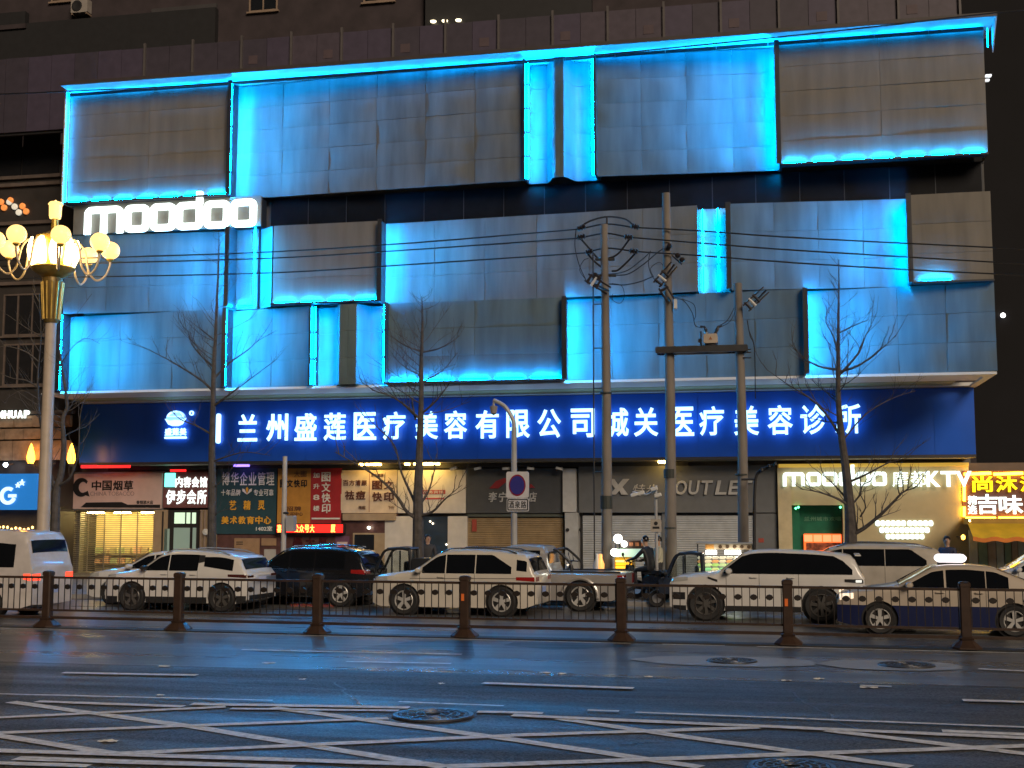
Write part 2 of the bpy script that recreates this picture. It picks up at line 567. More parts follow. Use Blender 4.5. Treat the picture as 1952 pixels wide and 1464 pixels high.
fin_mat = M('dark blue edge trim', (0.05, 0.055, 0.065), rough=.4, metal=.4)
back_mat = M('building core', (0.09, 0.09, 0.09), rough=.7)
black_glass = M('black window band glass', (0.008, 0.009, 0.012), rough=.4, var=.2, spec=.15)
led = E('blue led tube', (0.0, 0.37, 1.0), 260.0)
led_side = E('blue side led tube', (0.0, 0.37, 1.0), 430.0)
led_ridge = E('blue slim led tube', (0.0, 0.37, 1.0), 300.0)
led_dim = E('dim blue led tube', (0.0, 0.34, 1.0), 36.0)
led_end = M('tube cap', (.2, .2, .2), rough=.4)
soffit_white = M('white soffit sheet', (0.72, 0.72, 0.70), rough=.5, var=.06, scale=1)
olive = M('olive soffit recess', (0.36, 0.38, 0.20), rough=.6, var=.1)
bld = thing('commercial_building', (0, YF, 0), 'wide commercial building clad in sheet boxes edge-lit by blue led tubes', 'building')
# solid core behind the cladding, and the wall over the shops
MB().bb((XL + .3, YF + 1.0, Z0 + .3), (XR - .3, YF + 12, Z4 + .3)).build('core_wall', back_mat, bld)

def px_x(px, py):
    return at(px, py, YF).x
class Box: pass
def facade_box(x0, x1, z0, z1, y, nx, nz, lights, amp=.02, seed=0, fins='', tubes=None, tilt=None, tmat=None, wash=9.0, cool=False, ridge=(.28, .56), sheet_mat=None):
    """one cladding box: a dark rim, its sheets one by one, its led tubes one by one"""
    g = .008
    if tilt is None:
        sides = ''.join(l[0] for l in lights)
        tilt = (.52, .0) if sides == 'l' else (.0, .52) if sides == 'r' else (0, 0)
    if tilt == 'ridge':
        def yo(x):
            u = (x - x0) / (x1 - x0)
            return .55 - .74 * (sm((u - ridge[0]) / .14) - sm((u - ridge[1]) / .14))
    else:
        yo = lambda x: tilt[0] + (tilt[1] - tilt[0]) * (x - x0) / (x1 - x0)
    y = y if tilt == (0, 0) else YF + .02
    flat = tilt == (0, 0)
    rim = MB()
    rim.bb((x0, YF + .9, z0), (x1, YF + .98, z0 + .05)).bb((x0, YF + .9, z1 - .05), (x1, YF + .98, z1))
    rim.bb((x0, y + yo(x0) + .05, z0 + .05), (x0 + .05, YF + .98, z1 - .05)).bb((x1 - .05, y + yo(x1) + .05, z0 + .05), (x1, YF + .98, z1 - .05))
    for c in fins:
        if c == 'l' and tilt != 'ridge': rim.bb((x0 - .03, YF - .29, z0 + .012), (x0 + .13, YF - .262, z1 - .012))
        if c == 'r' and tilt != 'ridge': rim.bb((x1 - .13, YF - .29, z0 + .012), (x1 + .03, YF - .262, z1 - .012))
        if c == 'l': rim.bb((x0 - .035, YF - .26, z0 + .01), (x0 + .035, y + yo(x0) + .04, z1 - .01))
        if c == 'r': rim.bb((x1 - .035, YF - .26, z0 + .01), (x1 + .035, y + yo(x1) + .04, z1 - .01))
        if c == 'b': rim.bb((x0 + .03, YF - .26, z0 - .03), (x1 - .03, y + .04, z0 + .03))
    part = rim.build('cladding_box', fin_mat, bld)
    r = random.Random(seed)
    dx, dz = (x1 - x0) / nx, (z1 - z0) / nz
    for i in range(nx):
        for j in range(nz):
            a0, b0 = x0 + i * dx + g / 2, z0 + j * dz + g / 2
            w, h = dx - g, dz - g
            t1, t2, t3 = r.uniform(-.010, .010), r.uniform(-.012, .012), r.uniform(.3, 1.25)
            sx, sz = r.uniform(.25, .75), r.uniform(.3, .7)
            e0, e1, e2, e3 = (r.uniform(-.014, .012) for _ in range(4))
            ox = r.uniform(0, 99)
            def f(u, v):
                bul = amp * t3 * (math.sin(math.pi * u) ** .8) * (math.sin(math.pi * v) ** .8)
                edge = e0 * (1 - u) ** 6 * math.sin(math.pi * v) + e1 * u ** 6 * math.sin(math.pi * v) + e2 * (1 - v) ** 6 * math.sin(math.pi * u) + e3 * v ** 6 * math.sin(math.pi * u)
                wav = .010 * noise.noise(Vector((a0 + u * w + ox, (b0 + v * h) * .8, 3.1)) * 1.6)
                return (a0 + u * w, y + yo(a0 + u * w) - bul - edge - wav + t1 * (u - .5) + t2 * (v - .5), b0 + v * h)
            NU = 9 if dx < 2.6 else 20
            mb = MB().grid(f, NU, 6)
            k = len(mb.v)
            # turned-in edges of the sheet
            nv = 7
            rim_ids = [i2 * nv for i2 in range(NU + 1)] + [NU * nv + j2 for j2 in range(1, 7)] + [i2 * nv + 6 for i2 in range(NU - 1, -1, -1)] + [j2 for j2 in range(5, 0, -1)]
            mb.v += [mb.v[q] + Vector((0, .045, 0)) for q in rim_ids]
            m_ = len(rim_ids)
            mb.f += [(rim_ids[q], rim_ids[(q + 1) % m_], k + (q + 1) % m_, k + q) for q in range(m_)]
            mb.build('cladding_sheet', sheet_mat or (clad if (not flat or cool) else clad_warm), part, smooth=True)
    tl = []
    for side, n_, hh, ins in lights:
        if side in 'lr':
            ins = ins if flat or tilt == 'ridge' else .06
            xx = x0 + ins if side == 'l' else x1 - ins
            seg = (z1 - z0) / n_
            for q in range(n_):
                yt = y + yo(xx) - hh if flat else (YF + .02 if tilt == 'ridge' else YF - .14)
                tl.append(((xx, yt, z0 + seg * q + .06), (xx, yt, z0 + seg * (q + 1) - .06)))
        else:
            zz = z0 + ins if side == 'b' else z1 - ins
            seg = (x1 - x0) / n_
            for q in range(n_):
                tl.append(((x0 + seg * q + .13, y - hh, zz), (x0 + seg * (q + 1) - .13, y - hh, zz)))
    for a, b in (tubes or []):
        tl.append((a, b))
    for a, b in tl:
        vert = abs(a[2] - b[2]) > .2
        t = MB().tube([a, b], .026, 6).build('led_tube', tmat or (led if not vert else led_ridge if tilt == 'ridge' else led_side), part)
    # added area light carries the blue of the side tubes across the whole panel
    if wash and not flat and tilt != 'ridge':
        left = tilt[0] > tilt[1]
        xx = x0 + .12 if left else x1 - .12
        tgt = Vector((x1 if left else x0, YF + .10, (z0 + z1) / 2))
        src = Vector((xx, YF - .14, (z0 + z1) / 2))
        ld = bpy.data.lights.new('led_fill_light', 'AREA')
        ld.shape = 'RECTANGLE'
        ld.size, ld.size_y = .06, (z1 - z0) * .94
        ld.spread = R(64)
        ld.color = (0.0, 0.40, 1.0)
        ld.energy = wash * (z1 - z0) * (x1 - x0)
        lo_ = bpy.data.objects.new('led_fill_light', ld)
        COL.objects.link(lo_)
        lo_.parent = part
        lo_.location = src - Vector((0, YF, 0)) 
        d_ = (tgt - src).normalized()
        zax = -d_
        xax = Vector((0, 0, 1)).cross(zax).normalized()
        yax = zax.cross(xax)
        lo_.rotation_euler = Matrix((xax, yax, zax)).transposed().to_euler()
    return part
X = lambda px, py: px_x(px, py)
# ---- top row
b1 = [X(440, 250), X(1001, 225), X(1136, 220), X(1485, 200)]
facade_box(XL, b1[0], Z3, Z4, YF + .02, 2, 5, [('b', 7, .10, .10)], seed=1, fins='b')
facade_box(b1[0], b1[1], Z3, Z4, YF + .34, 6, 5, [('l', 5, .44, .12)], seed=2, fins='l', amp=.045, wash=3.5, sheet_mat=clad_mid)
facade_box(b1[1], b1[2], Z3, Z4, YF + .52, 2, 5, [('l', 5, .44, .10), ('r', 5, .44, .12)], seed=3, fins='lr', amp=.03, tilt='ridge')
facade_box(b1[2], b1[3], Z3, Z4, YF + .34, 4, 5, [('r', 5, .44, .12)], seed=4, fins='r', amp=.03)
facade_box(b1[3], XR, Z3, Z4, YF + .02, 2, 5, [('b', 7, .10, .10)], seed=5, fins='b', amp=.018)
# ---- middle row
b2 = [X(440, 515), X(483, 515), X(520, 510), X(725, 500), X(1330, 475), X(1392, 470), X(1735, 450)]
facade_box(XL, b2[0], Z1, Z2, YF + .30, 4, 3, [('r', 3, .44, .12)], seed=6, fins='r')
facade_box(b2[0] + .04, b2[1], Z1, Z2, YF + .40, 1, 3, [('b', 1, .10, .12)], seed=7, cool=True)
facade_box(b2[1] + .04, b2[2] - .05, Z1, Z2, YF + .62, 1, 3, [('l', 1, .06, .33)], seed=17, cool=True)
facade_box(b2[2], b2[3], Z1 + .04, Z2, YF + .02, 1, 3, [('b', 4, .10, .10)], seed=8, fins='b')
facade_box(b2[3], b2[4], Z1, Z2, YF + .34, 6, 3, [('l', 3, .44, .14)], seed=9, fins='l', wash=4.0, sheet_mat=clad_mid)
facade_box(b2[4], b2[5], Z1, Z2, YF + .60, 1, 3, [('l', 3, .16, .16), ('r', 3, .20, .42)], seed=10, fins='r', tmat=E('recess led tube', (0.0, 0.36, 1.0), 110.0))
facade_box(b2[5], b2[6], Z1, Z2, YF + .34, 4, 3, [('r', 3, .44, .12)], seed=11, fins='r')
xg = X(1755, 525)
facade_box(b2[6], XR + .02, Z1, Z2, YF + .02, 1, 3, [], seed=12, fins='b', tubes=[((xg, YF - .08, Z1 + .12), (X(1812, 525), YF - .08, Z1 + .12))])
# ---- bottom row
b3 = [X(430, 665), X(595, 660), X(738, 650), X(1075, 645), X(1533, 630)]
facade_box(XL, b3[0], Z0, Z1 - .03, YF + .34, 3, 3, [('l', 3, .44, .10)], seed=13, fins='l')
facade_box(b3[0], b3[1], Z0, Z1 - .03, YF + .34, 2, 3, [('l', 3, .44, .12)], seed=14, fins='l')
facade_box(b3[1], b3[2], Z0, Z1 - .03, YF + .50, 2, 3, [('l', 3, .24, .10), ('r', 3, .44, .12)], seed=15, fins='lr', amp=.03, tilt='ridge', ridge=(.24, .60))
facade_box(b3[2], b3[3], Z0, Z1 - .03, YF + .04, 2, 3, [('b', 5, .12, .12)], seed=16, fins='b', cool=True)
facade_box(b3[3], b3[4], Z0, Z1 - .03, YF + .34, 5, 3, [('l', 3, .44, .14)], seed=18, fins='l', wash=6.5)
facade_box(b3[4], XR + .02, Z0, Z1 - .03, YF + .34, 4, 3, [('l', 3, .44, .16)], seed=19, fins='l')
# ---- projecting cap along the roof edge with a tube in its corner
cap = MB()
cap.bb((XL + .02, YF - .80, Z4 + .06), (XR + .30, YF + 1.2, Z4 + .16))
capo = cap.build('roof_cap', soffit_white, bld)
MB().bb((XL + .02, YF - .84, Z4 + .05), (XR + .31, YF - .802, Z4 + .19)).build('cap_edge', M('dark cap edge', (.06, .05, .05), rough=.5), capo)
n = 19
for i in range(n):
    a, b = XL + (XR - XL) * i / n, XL + (XR - XL) * (i + 1) / n
    MB().tube([(a + .08, YF - .05, Z4 - .03), (b - .08, YF - .05, Z4 - .03)], .02, 6).build('led_tube', led_dim, capo)
    MB().bb((a + .005, YF - .13, Z4 - .14), (b - .005, YF - .11, Z4 - .02)).build('cove_lip', fin_mat, capo)
MB().bb((XL - .10, YF - .24, Z3), (XL - .05, YF + 1, Z4 + .1)).build('side_return', soffit_white, bld)
for i in range(5):
    zz = Z3 + (Z4 - Z3) * i / 5
    MB().tube([(XL - .01, YF - .12, zz + .05), (XL - .01, YF - .12, zz + .90)], .03, 6).build('led_tube', led_dim, bld)
MB().add([(XR + .27, YF - .80, Z4 + .058), (XR + .27, YF + .1, Z4 + .058), (XR + .27, YF + .1, Z4 - .85), (XR + .31, YF - .80, Z4 + .058), (XR + .31, YF + .1, Z4 + .058), (XR + .31, YF + .1, Z4 - .85)], [(0, 1, 2), (5, 4, 3), (0, 2, 5, 3), (0, 3, 4, 1), (1, 4, 5, 2)]).build('cap_bracket', soffit_white, capo)
MB().tube([(XR + .12, YF - .03, Z4 - .7), (XR + .12, YF - .03, Z4 - .05)], .02, 6).build('led_tube', led_dim, capo)
# ---- dark window band with its panes
band = MB().bb((XL, YF + .95, Z2), (XR, YF + .99, Z3)).build('window_band', back_mat, bld)
xs = X(500, 400)
n = 17
for i in range(n):
    a, b = xs + (XR - .1 - xs) * i / n, xs + (XR - .1 - xs) * (i + 1) / n
    MB().bb((a + .015, YF + .80, Z2 + .02), (b - .015, YF + .84, Z3 - .02)).build('window_pane', black_glass, band)
    MB().bb((b - .014, YF + .79, Z2 + .02), (b + .014, YF + .86, Z3 - .02)).build('mullion', fin_mat, band)
# ---- soffit under the boxes
sf = MB()
sf.bb((XL, YF + .05, Z0 - .10), (XR, YF + .98, Z0 - .012))
so = sf.build('soffit', soffit_white, bld)
MB().bb((XL - 1.4, YF + 1.0, Z0 - .02), (XR, YS - 1.5, Z0 + .05)).build('soffit_sheet', soffit_white, so)
MB().bb((XL - 1.4, YS - 1.48, Z0 - .03), (XR - .9, YS - .42, Z0 + .04)).build('soffit_recess', olive, so)
MB().bb((XL - 1.4, YS - .40, Z0 - .09), (XR, YS + .3, Z0 + .03)).build('soffit_trim', soffit_white, so)
MB().bb((XR - .25, YF + 1.0, Z0 - .10), (XR, YS - .02, Z0 - .025)).build('soffit_trim', soffit_white, so)

# ================================================================== MOODOO SIGN
lit_white = E('white lit letter', (0.86, 1.0, 0.97), 2.4)
lit_white_small = E('white lit small letter', (0.84, 1.0, 0.95), 1.7)
letter_side = M('letter return', (.5, .55, .5), rough=.4)
ms = thing('moodoo_sign', (at(300, 420, YF).x, YF, Z2), 'grey sign panel with large lit white letters moodoo', 'sign')
sign_grey = M('grey sign panel', (.17, .16, .14), rough=.5, var=.1)
p0 = at(140, 400, YF).x
p1 = xs - .05
for i in range(4):
    a, b = p0 + (p1 - p0) * i / 4, p0 + (p1 - p0) * (i + 1) / 4
    MB().bb((a + .004, YF + .02, Z2 + .03), (b - .004, YF + .10, Z3 - .04)).build('sign_panel', sign_grey, ms)
MB().bb((p0 + .1, YF + .101, Z2 + .06), (p1 - .1, YF + .79, Z3 - .06)).build('sign_bracket', fin_mat, ms)
def o_letter(name, x0, x1, z0, z1, y, t, mat, parent, dep=.1, rim=None):
    mb = MB()
    ring_y(mb, rrect(x0, x1, z0, z1, min(x1 - x0, z1 - z0) * .24), rrect(x0 + t, x1 - t, z0 + t, z1 - t, min(x1 - x0, z1 - z0) * .05), y - dep, y)
    return mb.build(name, mat, parent)
def m_letter(name, x0, x1, z0, z1, y, t, mat, parent, dep=.1):
    w = x1 - x0
    r = (z1 - z0) * .26
    top = [(x1 - r + r * math.cos(R(a)), z1 - r + r * math.sin(R(a))) for a in (0, 22, 45, 67, 90)] + [(x0 + r - r * math.sin(R(a)), z1 - r + r * math.cos(R(a))) for a in (0, 22, 45, 67, 90)]
    gap = (w - 3 * t) / 2
    body = [(x0, z0), (x0 + t, z0), (x0 + t, z1 - t), (x0 + t + gap, z1 - t), (x0 + t + gap, z0), (x1 - t - gap, z0), (x1 - t - gap, z1 - t), (x1 - t, z1 - t), (x1 - t, z0), (x1, z0)] + top
    return MB().prism_y(body, y - dep, y).build(name, mat, parent)
def d_letter(name, x0, x1, z0, z1, zt, y, t, mat, parent, dep=.1):
    mb = MB()
    ring_y(mb, rrect(x0, x1, z0, z1, (x1 - x0) * .22), rrect(x0 + t, x1 - t, z0 + t, z1 - t, (x1 - x0) * .05), y - dep, y)
    mb.prism_y(rrect(x1 - t, x1, z1 - t * .5, zt, t * .2), y - dep - .004, y - .004)
    return mb.build(name, mat, parent)
def moodoo(parent, y, spans, z0, z1, zt, t, mat, dep=.1):
    for kind, a, b in spans:
        if kind == 'm': m_letter('letter_m', a, b, z0, z1, y, t, mat, parent, dep)
        elif kind == 'o': o_letter('letter_o', a, b, z0, z1, y, t, mat, parent, dep)
        else: d_letter('letter_d', a, b, z0, z1, zt, y, t, mat, parent, dep)
spans = [(k, at(a, 410, YF - .1).x, at(b, 410, YF - .1).x) for k, a, b in (('m', 162, 235), ('o', 238, 284), ('o', 287, 335), ('d', 336, 386), ('o', 389, 438), ('o', 440, 489))]
moodoo(ms, YF - .06, spans, at(260, 444, YF).z, at(260, 392, YF).z, at(370, 367, YF).z, .25, lit_white, .09)

# ================================================================== CLINIC FASCIA SIGN
cs = thing('clinic_sign', (-10, YS, 4.65), 'long royal blue fascia sign with a row of lit white Chinese characters', 'sign')
sign_blue = M('royal blue sign film', (0.020, 0.120, 0.66), rough=.30, var=.06, scale=.8, spec=.5, bump=.04, bscale=6)
dark_trim = M('dark sign edge', (.05, .045, .05), rough=.5)
sx0, sx1, sz0, sz1 = -27.75, 7.25, 4.66, 7.05
n = 25
for i in range(n):
    a, b = sx0 + (sx1 - sx0) * i / n, sx0 + (sx1 - sx0) * (i + 1) / n
    k1, k2, k3 = rnd.uniform(-.012, .012), rnd.uniform(-.03, .03), rnd.uniform(0, .03)
    mb = MB().grid(lambda u, v: (a + .004 + (b - a - .008) * u, YS - k1 * (u - .5) - k2 * (v - .5) - k3 * math.sin(math.pi * u) * math.sin(math.pi * v) + .014 * noise.noise(Vector((a + u, v * 2, 5))), sz0 + (sz1 - sz0) * v), 6, 6)
    mb.build('sign_panel', sign_blue, cs, smooth=True)
MB().bb((sx0, YS + .06, sz0 + .02), (sx1, YS + .9, sz1 - .02)).build('sign_box', sign_blue, cs)
MB().bb((sx0, YS - .03, sz0 - .10), (sx1, YS + .9, sz0 - .005)).build('sign_edge', dark_trim, cs)
halo_white = E('clinic letter white', (0.45, 0.82, 1.0), 1.9)
chars = '兰州盛莲医疗美容有限公司城关医疗美容诊所'
cpx = [475, 531, 585, 641, 698, 753, 815, 870, 930, 989, 1048, 1112, 1176, 1232, 1300, 1357, 1423, 1487, 1550, 1616]
zc0, zc1 = 5.42, 6.52
for c, p in zip(chars, cpx):
    xx = at(p, 805, YS - .1).x
    text('character', c, halo_white, cs, (xx, YS - .20, (zc0 + zc1) / 2), .90 if c != '兰' else .80, 1.08, .09, fat=.017)
xx = at(417, 810, YS - .1).x
MB().prism_y(rrect(xx - .09, xx + .09, zc0 - .05, zc1 + .05, .085), YS - .17, YS - .08).build('divider_bar', halo_white, cs)
# emblem: a domed flower over a bowl, small lettering under it, a small ring beside it
ex, ez = at(338, 800, YS).x, at(338, 800, YS).z
pale = E('emblem pale blue', (0.30, 0.58, 0.95), 1.0)
lg = MB()
dome = [(ex + .42 * math.cos(R(a)), ez + .02 + .34 * math.sin(R(a))) for a in range(0, 181, 15)]
lg.prism_y(dome + [(ex - .30, ez - .06), (ex + .30, ez - .06)], YS - .15, YS - .07)
em = lg.build('emblem', pale, cs)
MB().prism_y([(ex - .46, ez + .03), (ex - .30, ez - .20), (ex - .12, ez - .27), (ex + .14, ez - .27), (ex + .32, ez - .20), (ex + .48, ez + .05), (ex + .25, ez - .05), (ex, ez - .02), (ex - .25, ez - .05)], YS - .19, YS - .152).build('emblem_bowl', halo_white, em)
o = MB()
ring_y(o, [(ex + .40 * math.cos(R(a)), ez + .02 + .33 * math.sin(R(a))) for a in range(20, 161, 10)] , [(ex + .34 * math.cos(R(a)), ez + .02 + .27 * math.sin(R(a))) for a in range(20, 161, 10)], YS - .19, YS - .152)
o.build('emblem_rim', halo_white, em)
for k, c in enumerate('盛莲美'):
    text('small_character', c, halo_white, cs, (ex - .32 + .32 * k, YS - .09, ez - .50), .29, .30, .06, fat=.03)
MB().prism_y(rrect(ex - .48, ex + .48, ez - .78, ez - .69, .04), YS - .14, YS - .08).build('small_lettering', halo_white, cs)
o = MB()
ring_y(o, [(ex + .66 + .10 * math.cos(R(a)), ez + .25 + .10 * math.sin(R(a))) for a in range(0, 360, 30)], [(ex + .66 + .05 * math.cos(R(a)), ez + .25 + .05 * math.sin(R(a))) for a in range(0, 360, 30)], YS - .12, YS - .07)
o.build('trade_ring', halo_white, cs)
# ================================================================== ROOF PARAPET AND TOWER BEHIND
YP = 44.7
tower = thing('brick_tower', (-10, 52, 0), 'dark brick apartment tower rising behind the roof parapet', 'building')
brick = M('dark tower brick', (0.045, 0.034, 0.038), rough=.8, var=.28, scale=1.1, bump=.2, bscale=20)
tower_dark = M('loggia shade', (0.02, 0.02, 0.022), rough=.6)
win_frame = M('window frame tan', (.30, .22, .16), rough=.5)
win_glass = M('dark window glass', (0.015, 0.017, 0.02), rough=.08, spec=.6)
MB().bb((-48, 52, .1), (at(1828, 10, 52).x, 66, 42)).build('wall', brick, tower)
def opening(px0, py0, px1, py1, y, parent, frame=win_frame, glass=win_glass, sill=True, bars=1):
    a, b = at(px0, py1, y), at(px1, py0, y)
    z0, z1 = (at((px0 + px1) / 2, py1, y).z, at((px0 + px1) / 2, py0, y).z)
    w = MB()
    t = .07
    w.bb((a.x, y - .05, z0), (a.x + t, y + .02, z1)).bb((b.x - t, y - .05, z0), (b.x, y + .02, z1))
    w.bb((a.x + t, y - .05, z0), (b.x - t, y + .02, z0 + t)).bb((a.x + t, y - .05, z1 - t), (b.x - t, y + .02, z1))
    for k in range(bars):
        xm = a.x + (b.x - a.x) * (k + 1) / (bars + 1)
        w.bb((xm - .03, y - .045, z0 + t), (xm + .03, y + .015, z1 - t))
    wo = w.build('window', frame, parent)
    for k in range(bars + 1):
        xa = a.x + t + (b.x - a.x - 2 * t) * k / (bars + 1) + .03
        xb = a.x + t + (b.x - a.x - 2 * t) * (k + 1) / (bars + 1) - .03
        MB().bb((xa, y - .02, z0 + t), (xb, y - .008, z1 - t)).build('pane', glass, wo)
    if sill:
        MB().bb((a.x - .08, y - .14, z0 - .08), (b.x + .08, y - .002, z0 - .005)).build('sill', frame, wo)
    return wo
YT = 52.0
opening(475, -60, 531, 22, YT, tower, bars=1)
opening(693, -70, 752, 4, YT, tower, bars=1)
opening(98, -60, 150, 3, YT, tower)
opening(1130, -90, 1260, -30, YT, tower)
# loggia recesses as dark boxes, their shade put into the colour, with slab edges
def loggia(px0, py0, px1, py1, y, parent, tilt=True):
    a, b = at(px0, py1, y), at(px1, py0, y)
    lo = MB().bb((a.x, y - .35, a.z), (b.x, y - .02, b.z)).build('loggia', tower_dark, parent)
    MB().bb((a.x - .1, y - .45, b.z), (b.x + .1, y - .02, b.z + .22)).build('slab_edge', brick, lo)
    return lo
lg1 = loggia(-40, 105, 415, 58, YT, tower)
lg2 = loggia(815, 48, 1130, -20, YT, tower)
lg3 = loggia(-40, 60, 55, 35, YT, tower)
MB().bb((at(290, 50, YT).x, YT - .12, at(290, 48, YT).z), (at(415, 5, YT).x, YT - .003, at(415, 8, YT).z)).build('wall_panel', M('grey tower panel', (.055,.052,.055), rough=.7), tower)
warm_bulb = E('dim bulb', (1.0, .85, .55), 3.0, False)
for p in (826, 848, 874):
    c = at(p, 41 - (p - 826) * .05, YT - .5)
    MB().lathe((c.x, c.y, c.z), [(0, -.05), (.12, -.03), (.14, .02), (.0, .05)], 10).build('loggia_lamp', warm_bulb, lg2)
# air conditioner under the window
acm = M('ac casing', (.33, .30, .27), rough=.5)
ac = thing('air_conditioner', tuple(at(153, 18, YT - .4)), 'outdoor air conditioner unit mounted on the brick tower wall', 'air conditioner')
c = at(155, 14, YT - .25)
MB().bev((c.x - .42, c.y - .2, c.z - .32), (c.x + .42, c.y + .2, c.z + .34), .03).build('casing', acm, ac)
MB().lathe((c.x - .1, c.y - .21, c.z), [(.26, 0), (.26, -.025), (.21, -.03), (.06, -.012), (0, -.012)], 20, 'Y').build('fan_grille', tower_dark, ac)
MB().bb((c.x - .4, c.y - .18, c.z - .40), (c.x - .34, c.y + .24, c.z - .33)).bb((c.x + .34, c.y - .18, c.z - .40), (c.x + .40, c.y + .24, c.z - .33)).build('bracket', win_frame, ac)
# parapet
par = thing('roof_parapet', (-10, YP, 19.4), 'purple-grey panelled parapet with thin posts along the building roof', 'parapet')
pz0, pz1 = Z4 + .32, at(700, 58, YP).z
px_end = at(1829, 10, YP).x
pmats = [M('parapet panel a', (.066,.054,.086), rough=.5, var=.12), M('parapet panel b', (.054,.046,.064), rough=.5, var=.12), M('parapet panel c', (.072,.058,.078), rough=.5, var=.15)]
wpan = 1.03
x, i = px_end, 0
while x > -40:
    zl = pz0 - (1.1 if x < XL - .1 else 0)
    MB().bev((x - wpan + .008, YP - .02, zl), (x - .008, YP + .05 + rnd.uniform(0, .015), pz1 + rnd.uniform(-.01, .01)), .01).build('parapet_panel', pmats[rnd.choice((0, 1, 1, 2))], par)
    if i % 2 == 0 and x > at(190, 100, YP).x:
        MB().bb((x - .04, YP - .12, pz0), (x + .04, YP - .03, pz1 + .16)).build('parapet_post', M('parapet post', (.10, .09, .09), rough=.5), par)
    if i % 3 == 1 and x > at(450, 100, YP).x:
        MB().bb((x - .75, YP - .034, pz1 - 1.0), (x - .38, YP - .026, pz1 - .66)).build('patch_plate', M('parapet patch', (.088, .062, .072), rough=.6), par)
    x -= wpan; i += 1
MB().bb((-40, YP + .07, pz0 - 1.2), (px_end, YP + .2, pz1 - .03)).build('parapet_frame', tower_dark, par)

# ================================================================== LEFT NEIGHBOUR
YL = 46.4
nb = thing('neighbour_building', (-31, YL, 0), 'dark shop building with relief panels behind the ornate lamp', 'building')
nbw = M('neighbour dark stone', (.040,.034,.031), rough=.6, var=.25, scale=1.3)
nbg = M('neighbour dark glass', (.018, .018, .020), rough=.15, spec=.5)
xe = at(112, 500, YL).x
MB().bb((-52, YL, .1), (xe, YL + 12, 17.9)).build('wall', nbw, nb)
zz = [at(60, p, YL).z for p in (185, 335)]
for k in range(5):
    a = xe - .1 - 1.75 * (k + 1)
    MB().bev((a + .03, YL - .06, zz[1]), (a + 1.72, YL - .005, zz[0]), .02).build('glass_panel', nbg, nb)
tr = M('neighbour trim', (.13, .10, .085), rough=.6, var=.2)
for p in (338, 352, 425, 540):
    z = at(60, p, YL).z
    MB().bb((-45, YL - .14, z - .07), (xe - .02, YL - .004, z + .07)).build('trim_band', tr, nb)
for (a, b, c, d) in ((5, 560, 92, 640), (5, 655, 92, 735), (-85, 560, -5, 640), (-85, 655, -5, 735)):
    opening(a, b, b and c, d, YL - .01, nb, frame=tr, glass=nbg, bars=2)
disc_c = [E('orange glow disc', (1, .33, .08), .55, False), E('pale glow disc', (.8, .75, .62), .5, False)]
for k, (dx, dy) in enumerate(((2, 385), (18, 385), (8, 396), (20, 382), (28, 394), (43, 393), (-8, 394), (36, 405), (50, 403))):
    c = at(dx, dy, YL - .05)
    MB().lathe((c.x, c.y, c.z), [(.13, .03), (.13, -.04), (.10, -.055), (0, -.06)], 14, 'Y').build('glow_disc', disc_c[(k % 3) == 1], nb)
# stone relief zone lit by flame lamps
stone = M('relief stone', (.30, .20, .13), rough=.75, var=.35, scale=2.5, bump=.5, bscale=8)
for r_, (pa, pb) in enumerate(((792, 815), (817, 838), (840, 878))):
    for k in range(7):
        a = xe + .9 - .85 * (k + 1) - (.4 if r_ % 2 else 0)
        z1, z0 = at(60, pa, YL).z, at(60, pb, YL).z
        MB().bev((a + .012, YL - .14 - rnd.uniform(0, .05), z0 + .012), (a + .838, YL - .004, z1 - .012), .025).build('relief_block', stone, nb)
MB().bb((-45, YL - .24, at(60, 790, YL).z), (xe + 1.0, YL - .004, at(60, 784, YL).z)).build('trim_band', tr, nb)
nsg = thing('neighbour_letter_sign', tuple(at(30, 792, YL - .2)), 'white lit latin letters on the dark wall left of the lamp pole', 'sign')
zz = at(30, 791, YL).z
tx = at(64, 790, YL).x
for k, ch in enumerate(reversed('ANHUAP')):
    text('letter', ch, lit_white_small, nsg, (tx - .12 - .30 * k, YL - .26, zz), .24, .32, .06, fat=.03)
MB().bb((tx - 2.4, YL - .255, zz - .22), (tx + .1, YL - .245, zz - .18)).build('mounting_rail', tr, nsg)
flame = E('amber flame lamp', (1.0, .38, .03), 9.0)
for k, p in enumerate((59, 136)):
    c = at(p, 868, YL - .5)
    t = thing('flame_lamp', (c.x, c.y, c.z - .45), ('amber flame shaped wall lamp just left of the lamp pole', 'amber flame shaped wall lamp just right of the lamp pole')[k], 'wall lamp', 'flame wall lamps')
    MB().lathe((c.x, c.y, c.z), [(0, -.34), (.10, -.33), (.16, -.18), (.15, 0), (.11, .18), (.06, .36), (0, .5)], 12).build('flame_shade', flame, t, smooth=True)
    MB().lathe((c.x, c.y, c.z), [(0, -.46), (.06, -.44), (.12, -.36), (.12, -.33)], 12).tube([(c.x, c.y, c.z - .4), (c.x, YL - .12, c.z - .4)], .025).build('bracket', tr, t)
for k, (p, q, colr) in enumerate(((11, 886, (.75, .85, 1.0)), (92, 885, (.9, .7, 1.0)))):
    c = at(p, q, YL - .5)
    t = thing('spot_lamp', tuple(c), ('small white spot lamp above the blue shop sign', 'small violet-white spot lamp beside the lamp pole')[k], 'spotlight', 'spot lamps over the left shop')
    MB().lathe(c, [(0, -.09), (.07, -.07), (.095, 0), (.06, .04), (0, .05)], 12, 'Y').build('lens', E('spot lens %d' % k, colr, 14.0, False), t)
    MB().tube([(c.x, c.y + .05, c.z), (c.x, YL, c.z + .05)], .03).build('arm', tr, t)
